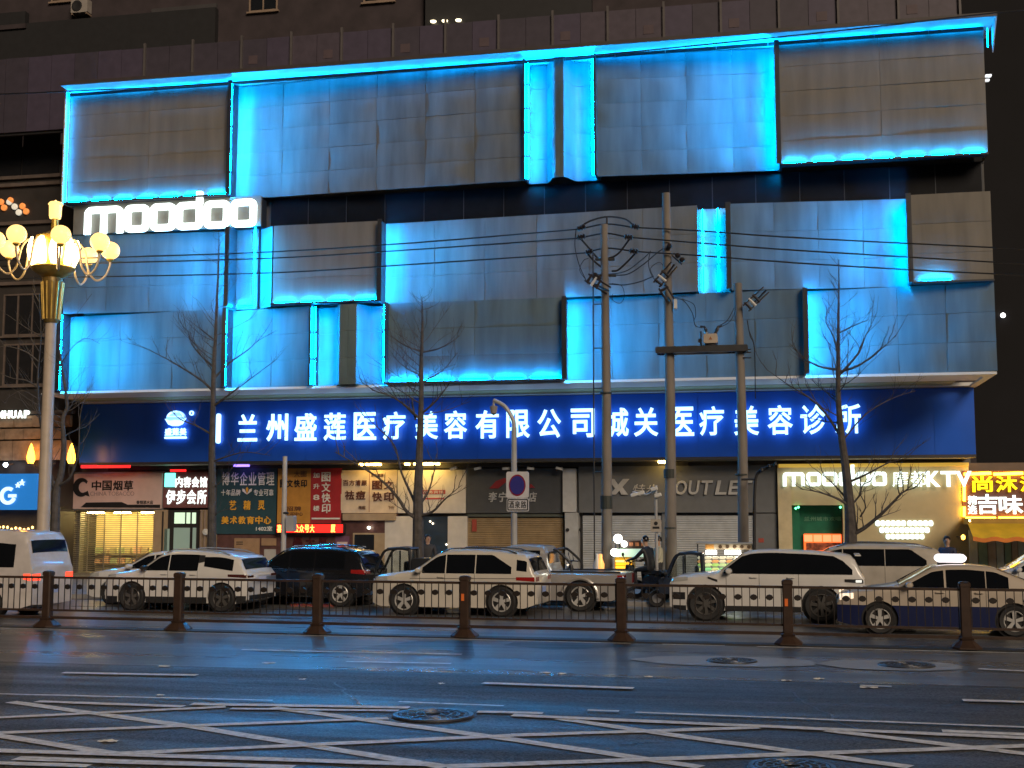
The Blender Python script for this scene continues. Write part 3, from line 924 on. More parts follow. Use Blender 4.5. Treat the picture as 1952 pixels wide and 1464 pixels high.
bs = thing('blue_shop_sign', tuple(at(20, 970, YL - .3)), 'bright blue lightbox sign with a pale letter G and stars', 'sign')
a, b = at(-60, 972, YL - .3), at(74, 903, YL - .3)
MB().bev((a.x, YL - .45, a.z), (b.x, YL - .16, b.z), .03).build('lightbox', E('blue lightbox', (.02, .20, .62), .55), bs)
pale_l = E('pale letter', (.55, .75, .85), 1.1, False)
g = MB()
gc = at(16, 945, YL - .46)
ro, ri = .36, .22
ga = [R(q) for q in range(55, 345, 15)]
ring = [(gc.x + ro * math.cos(q), gc.z + ro * math.sin(q)) for q in ga] + [(gc.x + ri * math.cos(q), gc.z + ri * math.sin(q)) for q in reversed(ga)]
g.prism_y(ring, YL - .52, YL - .455).bb((gc.x + .02, YL - .52, gc.z - .07), (gc.x + .36, YL - .456, gc.z + .06))
g.build('letter_g', pale_l, bs)
for (dx, dz, s_) in ((.42, .42, .12), (.60, .52, .14)):
    pts = []
    for q in range(10):
        r_ = s_ if q % 2 == 0 else s_ * .45
        pts.append((gc.x + dx + r_ * math.sin(q * math.pi / 5), gc.z + dz + r_ * math.cos(q * math.pi / 5)))
    MB().prism_y(pts, YL - .52, YL - .455).build('star', pale_l, bs)
# the lit shop window under it with a string of bulbs
c0, c1 = at(-60, 1003, YL - .3), at(66, 1003, YL - .3)
gold = E('gold bulb', (1, .55, .15), 5.0, False)
st = thing('bulb_string', tuple(at(30, 1003, YL - .3)), 'string of small golden bulbs above the white van', 'string lights')
MB().tube([c0, c0.lerp(c1, .5) - Vector((0, 0, .06)), c1], .012, 5).build('wire', tr, st)
for k in range(16):
    p = c0.lerp(c1, (k + .5) / 16)
    MB().lathe((p.x, p.y, p.z - .03 - rnd.uniform(0, .12)), [(0, -.06), (.05, -.02), (.04, .04), (0, .06)], 8).build('bulb', gold, st)
# ================================================================== FAR DARK BLOCKS ON THE RIGHT
fr = thing('far_dark_building', (20, 62, 0), 'unlit dark building against the night sky at right', 'building')
fm = M('far dark wall', (.004, .004, .006), rough=.9, var=.3, scale=.4)
MB().bb((8.6, 62, 0), (40, 75, 46)).build('wall', fm, fr)
for (p, q) in ((1912, 601),):
    c = at(p, q, 61.8)
    MB().lathe(c, [(0, -.07), (.12, 0), (0, .07)], 8, 'Y').build('lit_lamp', E('tiny white lamp', (1, 1, 1), 4.0, False), fr)
c = at(1883, 148, YF + .8)
wl = thing('facade_floodlight', tuple(c), 'small white floodlight fixed beside the top corner of the facade', 'floodlight')
MB().bev((c.x - .09, c.y - .06, c.z + .02), (c.x + .12, c.y + .06, c.z + .10), .02).bev((c.x - .10, c.y - .06, c.z - .13), (c.x + .05, c.y + .06, c.z - .06), .02).build('lamp_head', E('floodlight face', (.9, .95, 1), .8, False), wl)
MB().tube([(c.x, c.y + .05, c.z), (XR - .1, c.y + .05, c.z)], .03).build('arm', tr, wl)
# ================================================================== SHOPS UNDER THE SIGN
YB = YW - .12
def rect(px0, py0, px1, py1, y):
    xa, xb = at(px0, (py0 + py1) / 2, y).x, at(px1, (py0 + py1) / 2, y).x
    pm = (px0 + px1) / 2
    return xa, xb, at(pm, py1, y).z, at(pm, py0, y).z
def board(name, r, y, dep, mat, parent, bev=.015):
    return MB().bev((r[0], y, r[2]), (r[1], y + dep, r[3]), bev).build(name, mat, parent)
def ptext(name, s, mat, parent, px0, py0, px1, py1, y, dep=.02, fat=.0, shear=0):
    r = rect(px0, py0, px1, py1, y)
    return text(name, s, mat, parent, ((r[0] + r[1]) / 2, y, (r[2] + r[3]) / 2), r[1] - r[0], r[3] - r[2], dep, fat, shear)
def ptexts(name, s, mat, parent, px0, py0, px1, py1, y, dep=.02, fat=0.0, gap=.12, shear=0):
    n = len(s)
    w = (px1 - px0) / n
    for i, c in enumerate(s):
        if c == ' ': continue
        ptext(name, c, mat, parent, px0 + w * (i + gap / 2), py0, px0 + w * (i + 1 - gap / 2), py1, y, dep, fat, shear)
ZG = .13
# wall behind the shopfronts, open where two of them are lit inside
gfw = M('ground floor render', (.16, .15, .14), rough=.7)
h1, h2 = rect(133, 973, 290, 1100, YB), rect(1510, 963, 1608, 1100, YB - .1)
gm = MB()
ztop = Z0 + .1
for a_, b_ in ((XL - 2.2, h1[0] - .07), (h1[1] + .07, h2[0] - .05), (h2[1] + .05, XR - .1)):
    gm.bb((a_, YW + .25, .13), (b_, YW + .6, ztop))
for hh in (h1, h2):
    gm.bb((hh[0] - .07, YW + .25, hh[3] + .01), (hh[1] + .07, YW + .6, ztop))
gm.bb((XL - 2.2, YW + 2.0, .13), (XR - .1, YW + 2.4, ztop))
gm.build('ground_floor_wall', gfw, bld)
# beam and lamps hanging between the blue sign and the shopfronts
blk = M('black lintel', (.02, .02, .022), rough=.5)
lint = thing('shop_lintel', (-10, YB, 4.4), 'dark lintel beam with small lamps above the shop signs', 'beam')
MB().bb((-27, YW - .1, 4.36), (-3.0, YW + .2, 4.52)).build('beam', blk, lint)
ceil_m = M('walkway ceiling', (.42, .38, .30), rough=.4, var=.1)
MB().bb((-27, YS + .1, 4.545), (7.1, YW + .24, 4.56)).build('walkway_ceiling', ceil_m, lint)
yel = E('warm ceiling lamp', (1.0, .62, .14), 22.0)
pur = E('violet ceiling lamp', (.25, .15, 1.0), 3.0)
for p, m_, w in ((460, pur, .6), (688, yel, .12), (700, yel, .12), (716, yel, .4), (776, yel, .16), (793, yel, .16), (818, yel, .8), (1262, yel, .3)):
    c = at(p, 884, YS + .45)
    MB().bev((c.x - w / 2, YS + .35, 4.46), (c.x + w / 2, YS + .6, 4.54), .02).build('ceiling_lamp', m_, lint)
redbar = E('red neon bar', (1.0, .02, .02), 1.6)
r = rect(155, 883, 248, 892, YS + .15)
MB().bev((r[0], YS + .12, r[2]), (r[1], YS + .2, r[3]), .02).build('red_neon_bar', redbar, lint)
spot_w = M('white spot casing', (.6, .6, .58), rough=.4)
for k, p in enumerate((866, 912, 966, 1013, 1068)):
    c = at(p, 893, YB - .45)
    s = thing('sign_spotlight', tuple(c), ('spotlight at the corner of the plain white shop board', 'drooping spotlight over the left half of the sports shop sign', 'spotlight just left of the parking sign pole', 'square white spotlight just right of the parking sign pole', 'spotlight next to the white pilaster top')[k], 'spotlight', 'spotlights over the sports shop sign')
    MB().tube([(c.x, YB, c.z + .06), (c.x, c.y + .1, c.z + .03)], .018).build('arm', spot_w, s)
    MB().box((c.x - .03, c.y, c.z), (.26, .16, .09), Matrix.Rotation(R(-20 + 9 * k), 3, 'Y')).build('lamp_head', spot_w, s)

# ---- tobacco shop
cream = M('pinkish sign board', (.66, .50, .47), rough=.45, var=.06)
blackp = M('black print', (.012, .012, .014), rough=.5)
tob = thing('tobacco_shop', (at(200, 960, YB).x, YB, ZG), 'tobacco shop with pinkish sign and yellow-lit roller grille', 'shop')
r = rect(90, 903, 309, 970, YB)
MB().bb((r[0] - .05, YB + .03, r[2] - .06), (r[1] + .05, YW + .2, r[3] + .07)).build('sign_frame', M('sign frame grey', (.32, .32, .33), rough=.4, metal=.5), tob)
fb = board('sign_board', r, YB - .02, .048, cream, tob)
gq = rect(140, 911, 170, 947, YB - .03)
cx, cz, ro = (gq[0] + gq[1]) / 2, (gq[2] + gq[3]) / 2, (gq[3] - gq[2]) / 2
ga = [R(q) for q in range(40, 320, 14)]
MB().prism_y([(cx + ro * .95 * math.cos(q), cz + ro * math.sin(q)) for q in ga] + [(cx + .08 + ro * .5 * math.cos(q), cz + ro * .58 * math.sin(q)) for q in reversed(ga)], YB - .045, YB - .022).prism_y([(cx + .1, cz - ro * .75), (cx + ro, cz - ro * .98), (cx + ro * .75, cz - ro * .35)], YB - .0442, YB - .0228).build('emblem', blackp, fb)
ptexts('character', '中国烟草', blackp, fb, 174, 916, 255, 935, YB - .022, .02, .02)
ptext('lettering', 'CHINA TOBACCO', M('faded print', (.33, .26, .26), rough=.6), fb, 172, 937, 256, 945, YB - .022, .01)
ptext('small_print', '香烟酒水店', blackp, fb, 260, 954, 292, 961, YB - .022, .01, .02)
q = [at(154, 967, YB - .03), at(164, 958, YB - .03), at(232, 957, YB - .03), at(243, 962, YB - .03), at(305, 962, YB - .03), at(305, 968, YB - .03)]
MB().prism_y([(p.x, p.z) for p in q], YB - .04, YB - .022).build('base_stripe', blackp, fb)
ptexts('small_print', '烟 茶', M('dim red print', (.25, .08, .08), rough=.6), fb, 96, 930, 128, 946, YB - .022, .01, .02)
# roller grille in front of a lit interior
warm_wall = M('shop interior', (.70, .60, .34), rough=.7)
r = rect(133, 973, 290, 1100, YB)
r = (r[0], r[1], ZG, r[3])
ins = MB()
ins.bb((r[0], YW + 1.8, r[2]), (r[1], YW + 1.86, r[3])).bb((r[0], YW + .25, r[3] - .05), (r[1], YW + 1.8, r[3]))
ins.bb((r[0] - .06, YW + .26, r[2]), (r[0], YW + 1.8, r[3])).bb((r[1], YW + .26, r[2]), (r[1] + .06, YW + 1.8, r[3]))
ino = ins.build('interior', warm_wall, tob)
warm_tube = E('warm shop lamp', (1.0, .74, .26), 85.0)
for k in range(3):
    xx = r[0] + (r[1] - r[0]) * (k + .5) / 3
    MB().bev((xx - .35, YW + .7, r[3] - .12), (xx + .35, YW + .85, r[3] - .06), .02).build('ceiling_lamp', warm_tube, ino)
shelf = M('goods', (.55, .5, .3), rough=.6, var=.6, scale=7)
for k in range(2):
    MB().bb((r[0] + .2, YW + 1.5, r[2] + .3 + k * .42), (r[1] - .2, YW + 1.75, r[2] + .34 + k * .42)).build('shelf', M('shelf', (.4, .35, .25)), ino)
    for j in range(9):
        w = (r[1] - r[0] - .5) / 9
        MB().bb((r[0] + .25 + j * w, YW + 1.48, r[2] + .345 + k * .42), (r[0] + .25 + j * w + w * rnd.uniform(.5, .85), YW + 1.7, r[2] + .345 + k * .42 + rnd.uniform(.15, .3))).build('goods', M('goods %d' % rnd.randrange(4), (rnd.uniform(.45, .7), rnd.uniform(.4, .6), rnd.uniform(.2, .35)), rough=.5), ino)
steel = M('grille steel', (.36, .33, .27), rough=.35, metal=.6, var=.15)
gri = MB()
z = r[2] + .05
while z < r[3]:
    gri.bb((r[0] + .02, YW + .02, z), (r[1] - .02, YW + .05, z + .032))
    z += .082
go = gri.build('grille_slats', steel, tob)
go['kind'] = 'stuff'
for k in range(6):
    xx = r[0] + (r[1] - r[0]) * k / 5
    MB().bb((xx - .02, YW - .02, r[2]), (xx + .02, YW + .015, r[3])).build('grille_rod', steel, tob)
gold_pipe = M('warm pipe', (.55, .42, .18), rough=.4)
c = at(123, 1030, YB)
MB().tube([(c.x, YB - .05, ZG), (c.x, YB - .05, r[3])], .06).build('pipe', gold_pipe, tob)
tan = M('tan render wall', (.36, .27, .17), rough=.7, var=.12)
for (p0, p1) in ((60, 118), (291, 318)):
    q = rect(p0, 972, p1, 1100, YB)
    MB().bb((q[0], YB + .02, ZG), (q[1], YW + .24, q[3])).build('pier', tan, tob)

# ---- small lit sign and stair door
led_sign = thing('led_letter_sign', (at(353, 930, YB).x, YB, 3.0), 'dark red sign with glowing white strokes and a turquoise tile', 'sign')
r = rect(311, 900, 396, 968, YB)
board('sign_board', r, YB, .3, M('dark maroon board', (.17, .065, .065), rough=.5), led_sign)
ptext('turquoise_tile', '■', E('turquoise tile', (.12, .85, .70), 3.0), led_sign, 315, 902, 334, 928, YB - .01, .04)
ptexts('character', '内容会馆', lit_white_small, led_sign, 334, 909, 396, 929, YB - .01, .04, .012)
ptexts('character', '伊步会所', lit_white_small, led_sign, 316, 934, 395, 961, YB - .01, .04, .012)
MB().prism_y([(p.x, p.z) for p in (at(325, 899, YB), at(355, 899, YB), at(355, 895, YB), at(325, 895, YB))], YB - .04, YB).build('red_light_bar', redbar, led_sign)
sd = thing('stair_door', (at(355, 1050, YB).x, YB, ZG), 'dark framed glass door with pale green light under the turquoise-tiled sign', 'door')
frm = M('dark door frame', (.03, .028, .028), rough=.4)
pg = E('pale green lit glass', (.62, .85, .62), .75, False)
gg = E('grey green glass', (.22, .30, .25), .35, False)
for (p0, q0, p1, q1, m_) in ((332, 977, 352, 998, pg), (355, 977, 373, 998, pg), (330, 1006, 362, 1075, gg), (366, 1006, 374, 1075, gg), (312, 1008, 322, 1075, gg)):
    q = rect(p0, q0, p1, q1, YB)
    MB().bb((q[0], YB + .02, q[2]), (q[1], YB + .03, q[3])).build('pane', m_, sd)
q = rect(309, 972, 378, 1100, YB)
MB().bb((q[0], YB + .04, ZG), (q[1], YW + .2, q[3])).build('frame', frm, sd)
for p in (327, 364, 376, 310):
    a = at(p, 1000, YB).x
    MB().bb((a - .03, YB - .01, ZG), (a + .03, YB + .038, at(p, 975, YB).z)).build('mullion', frm, sd)
q = rect(379, 972, 412, 1100, YB)
MB().bb((q[0], YB + .03, ZG), (q[1], YW + .2, q[3])).build('pier', tan, sd)
for k in range(3):
    MB().tube([(q[0] + .1 + .16 * k, YB - .05, ZG), (q[0] + .1 + .16 * k, YB - .05, q[3])], .045).build('pipe', M('drain pipe', (.24, .18, .14), rough=.5), sd)
c = at(392, 1014, YB - .1)
MB().lathe(c, [(.13, .03), (.13, -.03), (0, -.05)], 14, 'Y').build('alarm_box', spot_w, sd)

# ---- banners
def banner(label, px0, py0, px1, py1, mat, y=YB, dep=.06):
    t = thing('banner', (at((px0 + px1) / 2, 950, y).x, y, at(px0, py1, y).z), label, 'banner', 'advertising banners over the stair entrance')
    r = rect(px0, py0, px1, py1, y)
    n = [rnd.uniform(0, 50)]
    mb = MB().grid(lambda u, v: (r[0] + (r[1] - r[0]) * u, y - .012 * noise.noise(Vector((u * 4 + n[0], v * 4, 1))) , r[2] + (r[3] - r[2]) * v), 10, 10)
    mb.build('cloth', mat, t, smooth=True)
    MB().bb((r[0], y + .02, r[2]), (r[1], YW + .24, r[3])).build('frame', blk, t)
    return t
teal = M('dark teal banner cloth', (.022, .065, .085), rough=.5)
orange_p = M('orange print', (.80, .40, .04), rough=.5)
white_p = M('white print', (.72, .72, .70), rough=.5)
t = banner('dark teal banner with white and orange Chinese lettering', 413, 893, 527, 1018, teal)
yy = YB - .02
ptexts('character', '博华企业管理', white_p, t, 422, 900, 524, 925, yy, .01, .012)
ptexts('small_character', '十年品牌', white_p, t, 421, 933, 459, 945, yy, .01, .01)
ptexts('small_character', '专业可靠', white_p, t, 483, 933, 522, 945, yy, .01, .01)
fl = at(471, 938, yy)
for a in (-40, 0, 40):
    MB().prism_y([(fl.x, fl.z - .1), (fl.x + .25 * math.sin(R(a - 14)), fl.z - .1 + .24 * math.cos(R(a - 14))), (fl.x + .32 * math.sin(R(a)), fl.z - .1 + .32 * math.cos(R(a))), (fl.x + .25 * math.sin(R(a + 14)), fl.z - .1 + .24 * math.cos(R(a + 14)))], yy - .012 - abs(a) * .0001, yy - .002).build('petal', orange_p if a == 0 else white_p, t)
ptexts('character', '艺精灵', orange_p, t, 430, 954, 512, 972, yy, .01, .03, .5)
ptexts('character', '美术教育中心', orange_p, t, 421, 984, 518, 999, yy, .01, .03)
ptext('room_number', '1402室', white_p, t, 488, 1003, 519, 1012, yy, .01, .02)
t = banner('mustard yellow banner with black printed characters', 529, 893, 592, 1003, M('mustard banner cloth', (.50, .24, .045), rough=.55))
ptexts('character', '图文快印', blackp, t, 533, 914, 586, 929, yy, .01, .03)
ptexts('small_character', '大图', M('brown print', (.16, .07, .03)), t, 560, 898, 585, 909, yy, .01, .02)
ptexts('small_character', '招牌', M('brown print', (.16, .07, .03)), t, 545, 965, 575, 974, yy, .01, .02)
ptexts('small_character', '文印中心', M('brown print', (.16, .07, .03)), t, 545, 976, 578, 983, yy, .01, .01)
t = banner('red banner with vertical white characters', 592, 893, 651, 1004, M('red banner cloth', (.36, .020, .028), rough=.55))
for k, c in enumerate('图文快印'):
    ptext('character', c, white_p, t, 613, 900 + 20 * k, 630, 918 + 20 * k, yy, .01, .02)
for k, c in enumerate('加升8楼'):
    ptext('small_character', c, white_p, t, 597, 901 + 21 * k, 609, 911 + 21 * k, yy, .01, .02)
ptext('phone_line', '——————', white_p, t, 594, 987, 648, 990, yy, .01)
cream_b = M('cream banner cloth', (.64, .54, .43), rough=.6)
brown_p = M('dark brown print', (.09, .03, .025), rough=.5)
t = banner('cream banner with brown characters for acne care and printing', 650, 896, 757, 978, cream_b)
ptexts('character', '百方清颜', brown_p, t, 653, 915, 700, 926, yy, .01, .02)
ptexts('character', '祛痘', brown_p, t, 656, 935, 698, 953, yy, .01, .03)
ptexts('character', '图文', brown_p, t, 708, 916, 752, 933, yy, .01, .03)
ptexts('character', '快印', brown_p, t, 708, 938, 752, 956, yy, .01, .03)
ptext('small_character', '走向健康', brown_p, t, 707, 903, 731, 909, yy, .01, .01)
ptext('small_character', '祛痘', brown_p, t, 683, 964, 697, 971, yy, .01, .01)
ptext('small_character', '下行', brown_p, t, 740, 964, 752, 971, yy, .01, .01)
a = at(704, 940, yy).x
MB().bb((a - .01, yy - .006, at(704, 976, yy).z), (a + .01, yy + .004, at(704, 900, yy).z)).build('divider', M('dim red print', (.25, .08, .08)), t)

# ---- red led ticker
ds = thing('led_ticker', (at(590, 1007, YB - .3).x, YB - .3, at(590, 1017, YB - .3).z), 'glowing red scrolling led display under the banners', 'led display')
r = rect(526, 998, 655, 1017, YB - .3)
MB().bev((r[0], YB - .28, r[2]), (r[1], YB + .0, r[3]), .02).build('case', blk, ds)
MB().bev((r[0] + .04, YB - .30, r[2] + .04), (r[1] - .04, YB - .285, r[3] - .04), .01).build('screen', E('red led field', (1, .015, .01), 2.2), ds)
oc = E('orange led', (1, .30, .05), 5.0, False)
ptexts('character', '喜', oc, ds, 528, 1000, 537, 1015, YB - .302, .008, .03)
ptexts('character', '公众号大', oc, ds, 560, 1000, 600, 1015, YB - .302, .008, .015)
ptexts('character', '厦', oc, ds, 630, 1000, 640, 1015, YB - .302, .008, .02)

# ---- stair entrance wall with plaques, posters and a black door
maroon = M('maroon granite wall', (.105, .052, .048), rough=.35, var=.25, scale=4)
ent = thing('building_entrance', (at(590, 1060, YB).x, YB, ZG), 'maroon granite entrance wall with plaques and a black door', 'entrance')
r = rect(412, 985, 757, 1100, YB)
MB().bb((r[0], YB + .06, ZG), (r[1], YW + .245, at(600, 978, YB).z)).build('wall', maroon, ent)
dkred = M('dark red relief', (.06, .008, .010), rough=.4)
ptexts('character', '昌大厦', dkred, ent, 556, 1023, 628, 1043, YB + .05, .04, .03, .25)
brass = M('tan plaque', (.34, .22, .13), rough=.4, var=.15)
pl = M('grey plaque', (.42, .41, .39), rough=.4)
for (p0, q0, p1, q1, m_, nm) in ((446, 1026, 494, 1075, brass, 'plaque'), (498, 1026, 526, 1040, brass, 'plaque'), (503, 1047, 525, 1082, pl, 'plaque'), (545, 1047, 560, 1082, pl, 'plaque'), (566, 1048, 591, 1075, M('red poster', (.42, .03, .035)), 'poster'), (601, 1048, 622, 1075, M('white poster', (.55, .52, .55)), 'poster')):
    q = rect(p0, q0, p1, q1, YB)
    MB().bev((q[0], YB + .015, q[2]), (q[1], YB + .055, q[3]), .01).build(nm, m_, ent)
q = rect(450, 1033, 463, 1038, YB)
for dz in (0, .08):
    MB().bb((q[0], YB + .008, q[2] + dz), (q[1], YB + .014, q[2] + dz + .035)).build('plaque_line', blackp, ent)
q = rect(603, 1048, 620, 1054, YB)
MB().bb((q[0], YB + .008, q[2]), (q[1], YB + .014, q[3])).build('poster_band', M('violet print', (.16, .10, .25)), ent)
# poster in a frame beside the door
q = rect(639, 1022, 665, 1075, YB)
MB().bev((q[0], YB, q[2]), (q[1], YB + .055, q[3]), .01).build('poster_frame', M('violet frame', (.16, .07, .13)), ent)
q = rect(642, 1033, 662, 1072, YB)
MB().bb((q[0], YB - .008, q[2]), (q[1], YB - .002, q[3])).build('poster_paper', M('pink paper', (.62, .5, .5)), ent)
q = rect(645, 1038, 659, 1052, YB)
MB().bb((q[0], YB - .014, q[2]), (q[1], YB - .009, q[3])).build('poster_print', M('red print', (.5, .08, .07)), ent)
q = rect(672, 1016, 733, 1100, YB)
MB().bev((q[0], YB + .01, ZG), (q[1], YB + .058, q[3]), .02).build('door_surround', tan, ent)
q = rect(676, 1019, 713, 1100, YB)
dr = MB().bev((q[0], YB - .03, ZG), (q[1], YB + .006, q[3]), .015).build('door', M('black door', (.012, .013, .016), rough=.3), ent)
q = rect(683, 1041, 698, 1052, YB)
MB().bb((q[0], YB - .04, q[2]), (q[1], YB - .032, q[3])).build('notice', M('notice', (.35, .4, .5)), dr)
c = at(703, 1006, YB - .1)
MB().lathe(c, [(0, -.07), (.055, -.03), (.06, .02), (.03, .06), (0, .15)], 10, 'Y').build('door_lamp', E('door lamp', (1, .95, .75), 8.0), ent)
q = rect(655, 979, 755, 992, YB)
MB().bev((q[0], YB - .12, q[2]), (q[1], YB + .055, q[3]), .02).build('door_canopy', M('tan canopy', (.38, .29, .20)), ent)

# ---- white board shop
wb = thing('white_fronted_shop', (at(825, 1000, YB).x, YB, ZG), 'shop with plain white sign board and dark display window', 'shop')
wht = M('off white board', (.62, .59, .55), rough=.5, var=.08)
q = rect(758, 896, 888, 978, YB)
sb = board('sign_board', q, YB, .34, wht, wb)
q = rect(793, 934, 849, 942, YB)
MB().bb((q[0], YB - .012, q[2]), (q[1], YB - .003, q[3])).build('red_stripe', M('brick red print', (.42, .07, .06)), sb)
q = rect(806, 949, 847, 952, YB)
MB().bb((q[0], YB - .012, q[2]), (q[1], YB - .003, q[3])).build('red_stripe', M('brick red print', (.42, .07, .06)), sb)
ptexts('small_character', '商务宾馆', wht, sb, 806, 935, 846, 941, YB - .012, .006, .01)
q = rect(733, 984, 790, 1100, YB)
MB().bb((q[0], YB + .02, ZG), (q[1], YW + .24, q[3])).build('pier', wht, wb)
q = rect(853, 984, 890, 1100, YB)
MB().bb((q[0], YB + .02, ZG), (q[1], YW + .24, q[3])).build('pier', wht, wb)
q = rect(790, 984, 853, 1100, YB)
MB().bb((q[0] + .02, YB + .10, ZG + .3), (q[1] - .02, YB + .12, q[3] - .02)).build('display_window', M('display window', (.035, .05, .07), rough=.08, spec=.7), wb)
MB().bb((q[0], YB + .18, ZG), (q[1], YW + .24, q[3])).build('window_backing', blk, wb)
for (p, z_) in ((820, 994), (825, 998), (851, 1038)):
    c = at(p, z_, YB + .02)
    MB().lathe(c, [(0, -.05), (.05, 0), (0, .05)], 8).build('window_lamp', E('window lamp', (1, .9, .7), 2.5, False), wb)

# ---- dark sports shop
sp = thing('sports_shop', (at(980, 1000, YB).x, YB, ZG), 'closed sports shop with dark grey fascia and tan roller shutter', 'shop')
dg = M('dark grey fascia', (.075, .078, .082), rough=.5, var=.1)
q = rect(889, 893, 1073, 978, YB)
fb = board('fascia', q, YB, .34, dg, sp)
dimw = M('dim white letter', (.48, .48, .48), rough=.5)
ptexts('character', '李宁专卖店', dimw, fb, 930, 938, 1025, 957, YB - .01, .05, .02, .15, .15)
redl = M('dull red emblem', (.26, .02, .025), rough=.5)
p = [at(*k, YB - .02) for k in ((933, 931), (946, 917), (962, 911), (975, 914), (962, 921), (950, 931))]
MB().prism_y([(k.x, k.z) for k in p], YB - .05, YB - .005).build('emblem', redl, fb)
p = [at(*k, YB - .02) for k in ((1005, 930), (1012, 922), (1020, 930))]
MB().prism_y([(k.x, k.z) for k in p], YB - .05, YB - .005).build('emblem', redl, fb)
def shutter(parent, r, mat, pitch=.085, y=YW + .05):
    """roller shutter: curved laths stacked in one sheet"""
    mb = MB()
    n = int((r[3] - r[2]) / pitch)
    pts = []
    for i in range(n):
        z = r[2] + i * pitch
        for k in range(4):
            pts.append((y - .018 * math.sin(math.pi * k / 3.6), z + pitch * k / 4))
    vs = []
    for yy_, z in pts:
        vs += [(r[0], yy_, z), (r[1], yy_, z)]
    mb.add(vs, [(2 * i, 2 * i + 1, 2 * i + 3, 2 * i + 2) for i in range(len(pts) - 1)])
    o = mb.build('roller_shutter', mat, parent)
    o['kind'] = 'stuff'
    return o
q = rect(889, 985, 1073, 1100, YB)
shutter(sp, (q[0], q[1], ZG, q[3]), M('tan shutter', (.33, .235, .125), rough=.45, var=.15, metal=.2))
MB().bb((q[0], YW + .1, ZG), (q[1], YW + .24, q[3] + .1)).build('shutter_backing', blk, sp)
MB().bb((q[0], YW - .05, q[3]), (q[1], YW + .1, q[3] + .12)).build('shutter_box', M('shutter box', (.09, .10, .08)), sp)
qq = rect(900, 990, 909, 1013, YW)
MB().bb((qq[0], YW - .03, qq[2]), (qq[1], YW - .01, qq[3])).build('notice', M('red notice', (.35, .06, .04)), sp)
pil = thing('white_pilaster', (at(1086, 1000, YB).x, YB, ZG), 'white pilaster between the tan shutter and the grey outlet', 'pilaster')
q = rect(1073, 893, 1098, 976, YB - .15)
MB().bev((q[0], YB - .18, q[2]), (q[1], YW + .24, q[3]), .02).build('upper_block', M('pilaster white', (.55, .55, .54), rough=.5), pil)
q2 = rect(1077, 977, 1102, 1100, YB - .15)
MB().bev((q2[0], YB - .14, ZG), (q2[1], YW + .24, q2[3]), .02).build('lower_shaft', M('pilaster grey', (.44, .45, .45), rough=.5), pil)
for p_ in (1082, 1107):
    c = at(p_, 1010, YB - .16)
    MB().lathe(c, [(.07, .02), (.07, -.03), (0, -.04)], 10, 'Y').build('camera_dome', blk, pil)

# ---- outlet
ou = thing('outlet_shop', (at(1300, 1000, YB).x, YB, ZG), 'closed outlet shop with grey fascia and silver roller shutters', 'shop')
gf = M('mid grey fascia', (.15, .155, .16), rough=.45, var=.08)
q = rect(1103, 888, 1480, 977, YB)
fb = board('fascia', q, YB, .34, gf, ou)
outl = M('grey outlet letter', (.52, .51, .49), rough=.45)
ptexts('letter', 'OUTLET', outl, fb, 1286, 916, 1436, 943, YB - .01, .08, .018, .12, .18)
a, b = at(1163, 943, YB), at(1200, 913, YB)
w, h = b.x - a.x, b.z - a.z
MB().prism_y([(a.x, a.z), (a.x + .30 * w, a.z), (b.x, b.z), (b.x - .32 * w, b.z)], YB - .09, YB - .01).build('letter_x_stroke', outl, fb)
MB().prism_y([(a.x - .12 * w, b.z), (a.x + .22 * w, b.z), (a.x + .46 * w, a.z + .56 * h), (a.x + .30 * w, a.z + .36 * h)], YB - .085, YB - .01).prism_y([(a.x + .42 * w, a.z + .44 * h), (a.x + .56 * w, a.z + .62 * h), (a.x + .92 * w, a.z), (a.x + .58 * w, a.z)], YB - .085, YB - .01).build('letter_x_stroke', outl, fb)
ptext('script_character', '特', outl, fb, 1205, 923, 1230, 945, YB - .01, .05, .0, .35)
ptext('script_character', '步', outl, fb, 1229, 923, 1254, 945, YB - .01, .05, .0, .35)
silver = M('silver shutter', (.50, .52, .53), rough=.36, metal=.25, var=.12)
q = rect(1110, 978, 1262, 1100, YB)
s1 = (q[0], q[1], ZG, q[3])
q = rect(1268, 978, 1440, 1100, YB)
s2 = (q[0], q[1], ZG, q[3])
shutter(ou, s1, silver); shutter(ou, s2, silver)
MB().bb((s1[0], YW + .1, ZG), (s2[1], YW + .24, q[3] + .05)).build('shutter_backing', blk, ou)
MB().bb((s1[1], YW - .02, ZG), (s2[0], YW + .1, q[3])).build('shutter_post', gf, ou)
q = rect(1441, 978, 1482, 1100, YB)
MB().bev((q[0], YB, ZG), (q[1], YW + .24, q[3] - .02), .02).build('grey_panel', gf, ou)
q = rect(1446, 1026, 1456, 1034, YB)
MB().bb((q[0], YB - .012, q[2]), (q[1], YB - .002, q[3])).build('red_notice', M('red notice', (.35, .06, .04)), ou)

